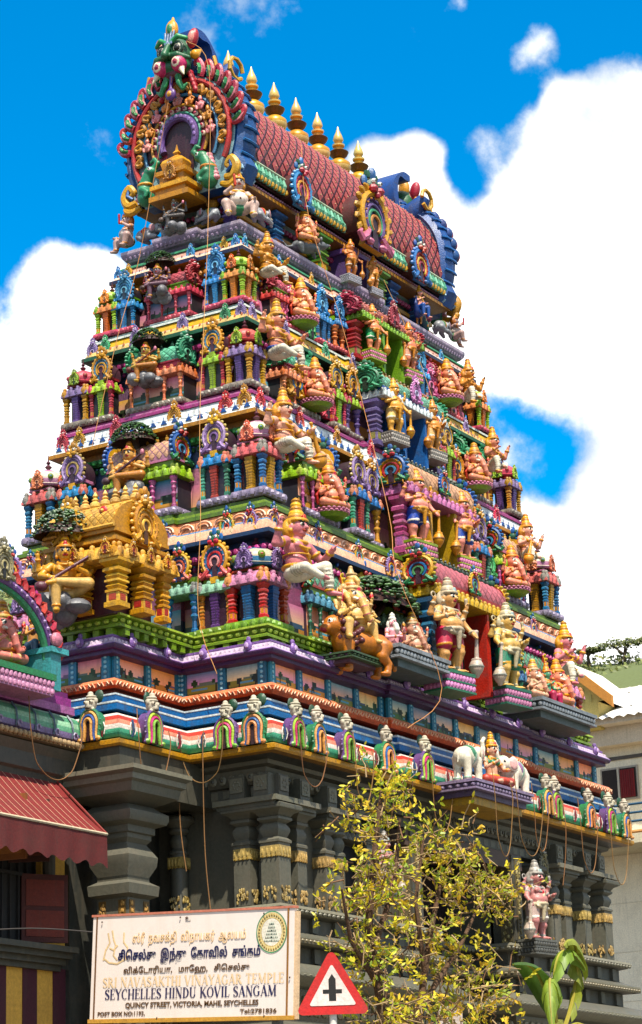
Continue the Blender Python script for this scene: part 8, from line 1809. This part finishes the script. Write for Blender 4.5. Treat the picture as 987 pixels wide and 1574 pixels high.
hb = empty('house', (34, 6, 2.0)); tag(hb, 'cream house with a white corrugated roof and red curtained window beyond the temple', 'house')
def H(m, name, mat=M_MATTE, **k): o = m.build(name, mat, hb, **k); o.location = (-34, -6, -2.0); return o
cream = hx('#ecdfc4')
m = MB(); m.b2(30, 40, -6, 14.5, 2.0, 13.0, cream)
for i in range(7): m.b2(29.99, 30, -6, 14.5, 3 + 1.15 * i, 3.015 + 1.15 * i, shade(cream, .8))
H(m, 'wall')
m = MB(); m.b2(29.2, 30.2, -6, 14.5, 12.95, 13.1, hx('#cabfae')); m.b2(29.95, 30.0, -6, 14.5, 12.20, 12.28, hx('#55504a')); m.b2(29.6, 30.2, -6, 14.5, 12.5, 12.95, hx('#c9bca4')); H(m, 'eaves')
m = MB(); vs = []; fs = []; n = 220; rw = hx('#e0dcd4')
for i in range(n + 1):
    y = lerp(-6, 14.6, i / n); z_ = .035 * math.sin(i * 2.2)
    vs += [(29.0, y, 13.05 + z_), (33.5, y, 14.75 + z_)]
fs = [(2 * i, 2 * i + 1, 2 * i + 3, 2 * i + 2) for i in range(n)]; m.add(vs, fs, rw); m.b2(33.4, 40, -6, 14.6, 13.0, 14.74, rw)
for k in range(1, 4):
    x = lerp(29, 33.5, k / 4)
    for i in range(0, n, 11): m.ell((x, lerp(-6, 14.6, i / n), 13.09 + (x - 29) / 4.5 * 1.7), (.04, .04, .02), hx('#8a8880'), 5, 3)
H(m, 'corrugated_roof', M_MATTE, sharp=60)
# projecting gabled wing
m = MB(); ye = hx('#b8a860'); gy0, gy1, gz, ga_ = 9.75, 13.2, 13.55, 15.05
m.add([(29.3, gy0, gz), (29.3, gy1, gz), (29.3, (gy0 + gy1) / 2, ga_), (33, gy0, gz), (33, gy1, gz), (33, (gy0 + gy1) / 2, ga_)], [(0, 2, 1), (3, 4, 5), (0, 3, 5, 2), (1, 2, 5, 4)], [ye, ye, rw, rw]); m.b2(29.3, 33, gy0 + .2, gy1 - .2, 12.9, gz, ye)
for i in range(16): y = lerp(gy0 + .15, gy1 - .15, i / 15); m.b2(29.28, 29.3, y - .012, y + .012, gz, gz + max(.02, (1 - abs(i / 15 - .5) * 2) * 1.35), shade(ye, .75))
H(m, 'gable_wing')
m = MB(); bw_ = hx('#b8862f')
for a_, b_ in (((gy0 - .25, gz - .22), ((gy0 + gy1) / 2, ga_ + .02)), ((gy1 + .25, gz - .22), ((gy0 + gy1) / 2, ga_ + .02))): m.add([(x, y, z_ + d) for x in (29.1, 29.22) for (y, z_) in (a_, b_) for d in (0, .28)], [(0, 1, 3, 2), (4, 6, 7, 5), (0, 2, 6, 4), (1, 5, 7, 3), (0, 4, 5, 1), (2, 3, 7, 6)], bw_)
H(m, 'barge_boards')
wn = empty('window', (0, 0, 0), 0, hb); wn.location = (-34, -6, -2.0)
m = MB(); m.b2(29.96, 30.0, 9.33, 10.32, 11.2, 12.02, hx('#b0a898')); m.b2(29.94, 29.955, 9.38, 10.27, 11.25, 11.97, hx('#241814')); m.build('frame', M_MATTE, wn)
m = MB(); n = 24
for i in range(n): y = lerp(9.42, 9.78, i / n); m.b2(29.90 + .015 * math.sin(i * 1.6), 29.935, y, y + .36 / n, 11.26, 11.93, shade(hx('#8a1018'), .8 + .3 * math.sin(i * 1.6)))
m.build('red_curtain', M_MATTE, wn); m = MB(); m.b2(29.88, 29.94, 9.80, 9.85, 11.2, 12.0, hx('#b8b0a0')); m.build('mullion', M_MATTE, wn)
m = MB(); m.b2(28.4, 30, -6, 12, 9.9, 10.12, hx('#c4b69c')); H(m, 'balcony_slab')
m = MB(); c = hx('#1d5470')
for z_ in (10.42, 10.62, 10.82): m.tube([(28.5, -6, z_), (28.5, 12, z_)], .03, c, 6)
for i in range(13): m.tube([(28.5, -6 + 1.5 * i, 10.1), (28.5, -6 + 1.5 * i, 10.82)], .025, c, 6)
m.tube([(28.45, -6, 10.16), (28.45, 12, 10.16)], .05, hx('#c08a4a'), 6); H(m, 'balcony_railing')

# ground: street by the camera rising gently to the temple terrace, out to the horizon
m = MB(); xs_ = [-1500, -400, -120, -60, -40, -30, -24, -18, -14, -11, -9, -7, 0, 10, 25, 60, 150, 400, 1500]; ys_ = [-1500, -400, -120, -50, -30, -20, -12, -6, 0, 8, 20, 40, 100, 400, 1500]
def gz_(x, y):
    t = min(1, max(0, (x + 22) / 13)); return ZG * t * t * (3 - 2 * t) - .02
vs = [(x, y, gz_(x, y)) for y in ys_ for x in xs_]; nx = len(xs_)
m.add(vs, [(j * nx + i, j * nx + i + 1, (j + 1) * nx + i + 1, (j + 1) * nx + i) for j in range(len(ys_) - 1) for i in range(nx - 1)], hx('#5f5a50'))
tag(m.build('ground', M_MATTE, None, sharp=None), kind='structure')
m = MB(); m.b2(-10.6, 6.5, -6.2, -2.2, 1.9, 2.06, hx('#8a857c')); tag(m.build('pavement', M_MATTE, None), kind='structure')
# wooded hills; distance haze is painted in as paler greens
def hill_z(y, x): return 66 + 14 * math.sin(y * .013 + .4) + 5 * math.sin(y * .05 + 1.0)
m = MB(); vs = []; fs = []; ny = 60
def ridge(y): return 83 + 32 * min(1, max(0, (y - 150) / 95)) ** 1.1 + 1.2 * math.sin(y * .09) - 40 * min(1, max(0, (60 - y) / 250)) - 30 * min(1, max(0, (y - 320) / 300))
for i in range(ny + 1):
    y = lerp(-500, 800, i / ny)
    for j, (x, f) in enumerate(((120, 0), (180, .22), (240, .6), (285, .93), (300, 1.0), (340, 1.0), (500, .5), (700, 0))): vs.append((x, y, 2 + (ridge(y) - 2.6) * f))
for i in range(ny):
    for j in range(7): fs.append((i * 8 + j, i * 8 + 8 + j, i * 8 + 9 + j, i * 8 + j + 1)[::-1])
m.add(vs, fs, hx('#66703c')); tag(m.build('hills', M_MATTE, None), kind='structure')
g = random.Random(4); m = MB()
def clump(m, c, r, n, s, cols):
    for i in range(n):
        d = Vector((g.gauss(0, 1), g.gauss(0, 1), g.gauss(0, 1))); d = d.normalized() * r * g.random() ** .4; d.z *= .7
        p = Vector(c) + d; u = Vector((g.gauss(0, 1), g.gauss(0, 1), g.gauss(0, 1))).normalized() * s; v = u.orthogonal().normalized() * s * .8
        o = len(m.V); m.V.extend([tuple(p - u), tuple(p - v), tuple(p + u), tuple(p + v)]); m.F.append([o, o + 1, o + 2, o + 3]); m.C.append(shade(hx(g.choice(cols)), g.uniform(.7, 1.3)))
HC = ['#76824a', '#868e52', '#5e6c3c', '#8c8c56']
for k in range(900):
    right = k % 3 != 0
    y = g.uniform(112, 150) if right else g.uniform(236, 262); x = g.uniform(225, 301); f = .6 + .4 * (x - 240) / 60 if x < 300 else 1.0
    clump(m, (x, y, 2 + (ridge(y) - 2.6) * f + g.uniform(-1.0, .9)), g.uniform(1.4, 2.8), 46, .42, HC)
tag(m.build('hillside_woods', M_LEAF, None, sharp=None), 'hazy green woods covering the hill behind the temple', 'woods', None, 'stuff')
for i, (px, py, h, lab) in enumerate(((960, 988, 4.6, 'tallest flat-topped tree on the hill ridge at the right edge'), (905, 1000, 2.0, 'small bare-crowned tree on the hill ridge just right of the temple'))):
    d = pxdir(px, py); p = CP + d * (298 - CP[0]) / d[0]; r = empty('ridge_tree', (float(p[0]), float(p[1]), float(p[2]) - h * 1.2)); tag(r, lab, 'tree')
    m = MB(); m.tube([(0, 0, 0), (0, .2, h * .7), (0, -.1, h * 1.2)], [.35, .25, .12], hx('#4a3c28'), 6)
    for k in range(6): a = g.uniform(0, 6.28); m.tube([(0, 0, h * .8), (g.uniform(-1, 1), math.cos(a) * h * .6, h * 1.25)], [.14, .05], hx('#4a3c28'), 5)
    m.build('trunk', M_BARK, r)
    m = MB()
    for k in range(26): a = g.uniform(0, 6.28); q = g.random() ** .5; clump(m, (g.uniform(-1, 1), math.cos(a) * h * .95 * q, h * (1.35 - .25 * q + g.uniform(-.06, .08))), h * .18, 26, .26, HC)
    m.build('crown', M_LEAF, r, sharp=None)
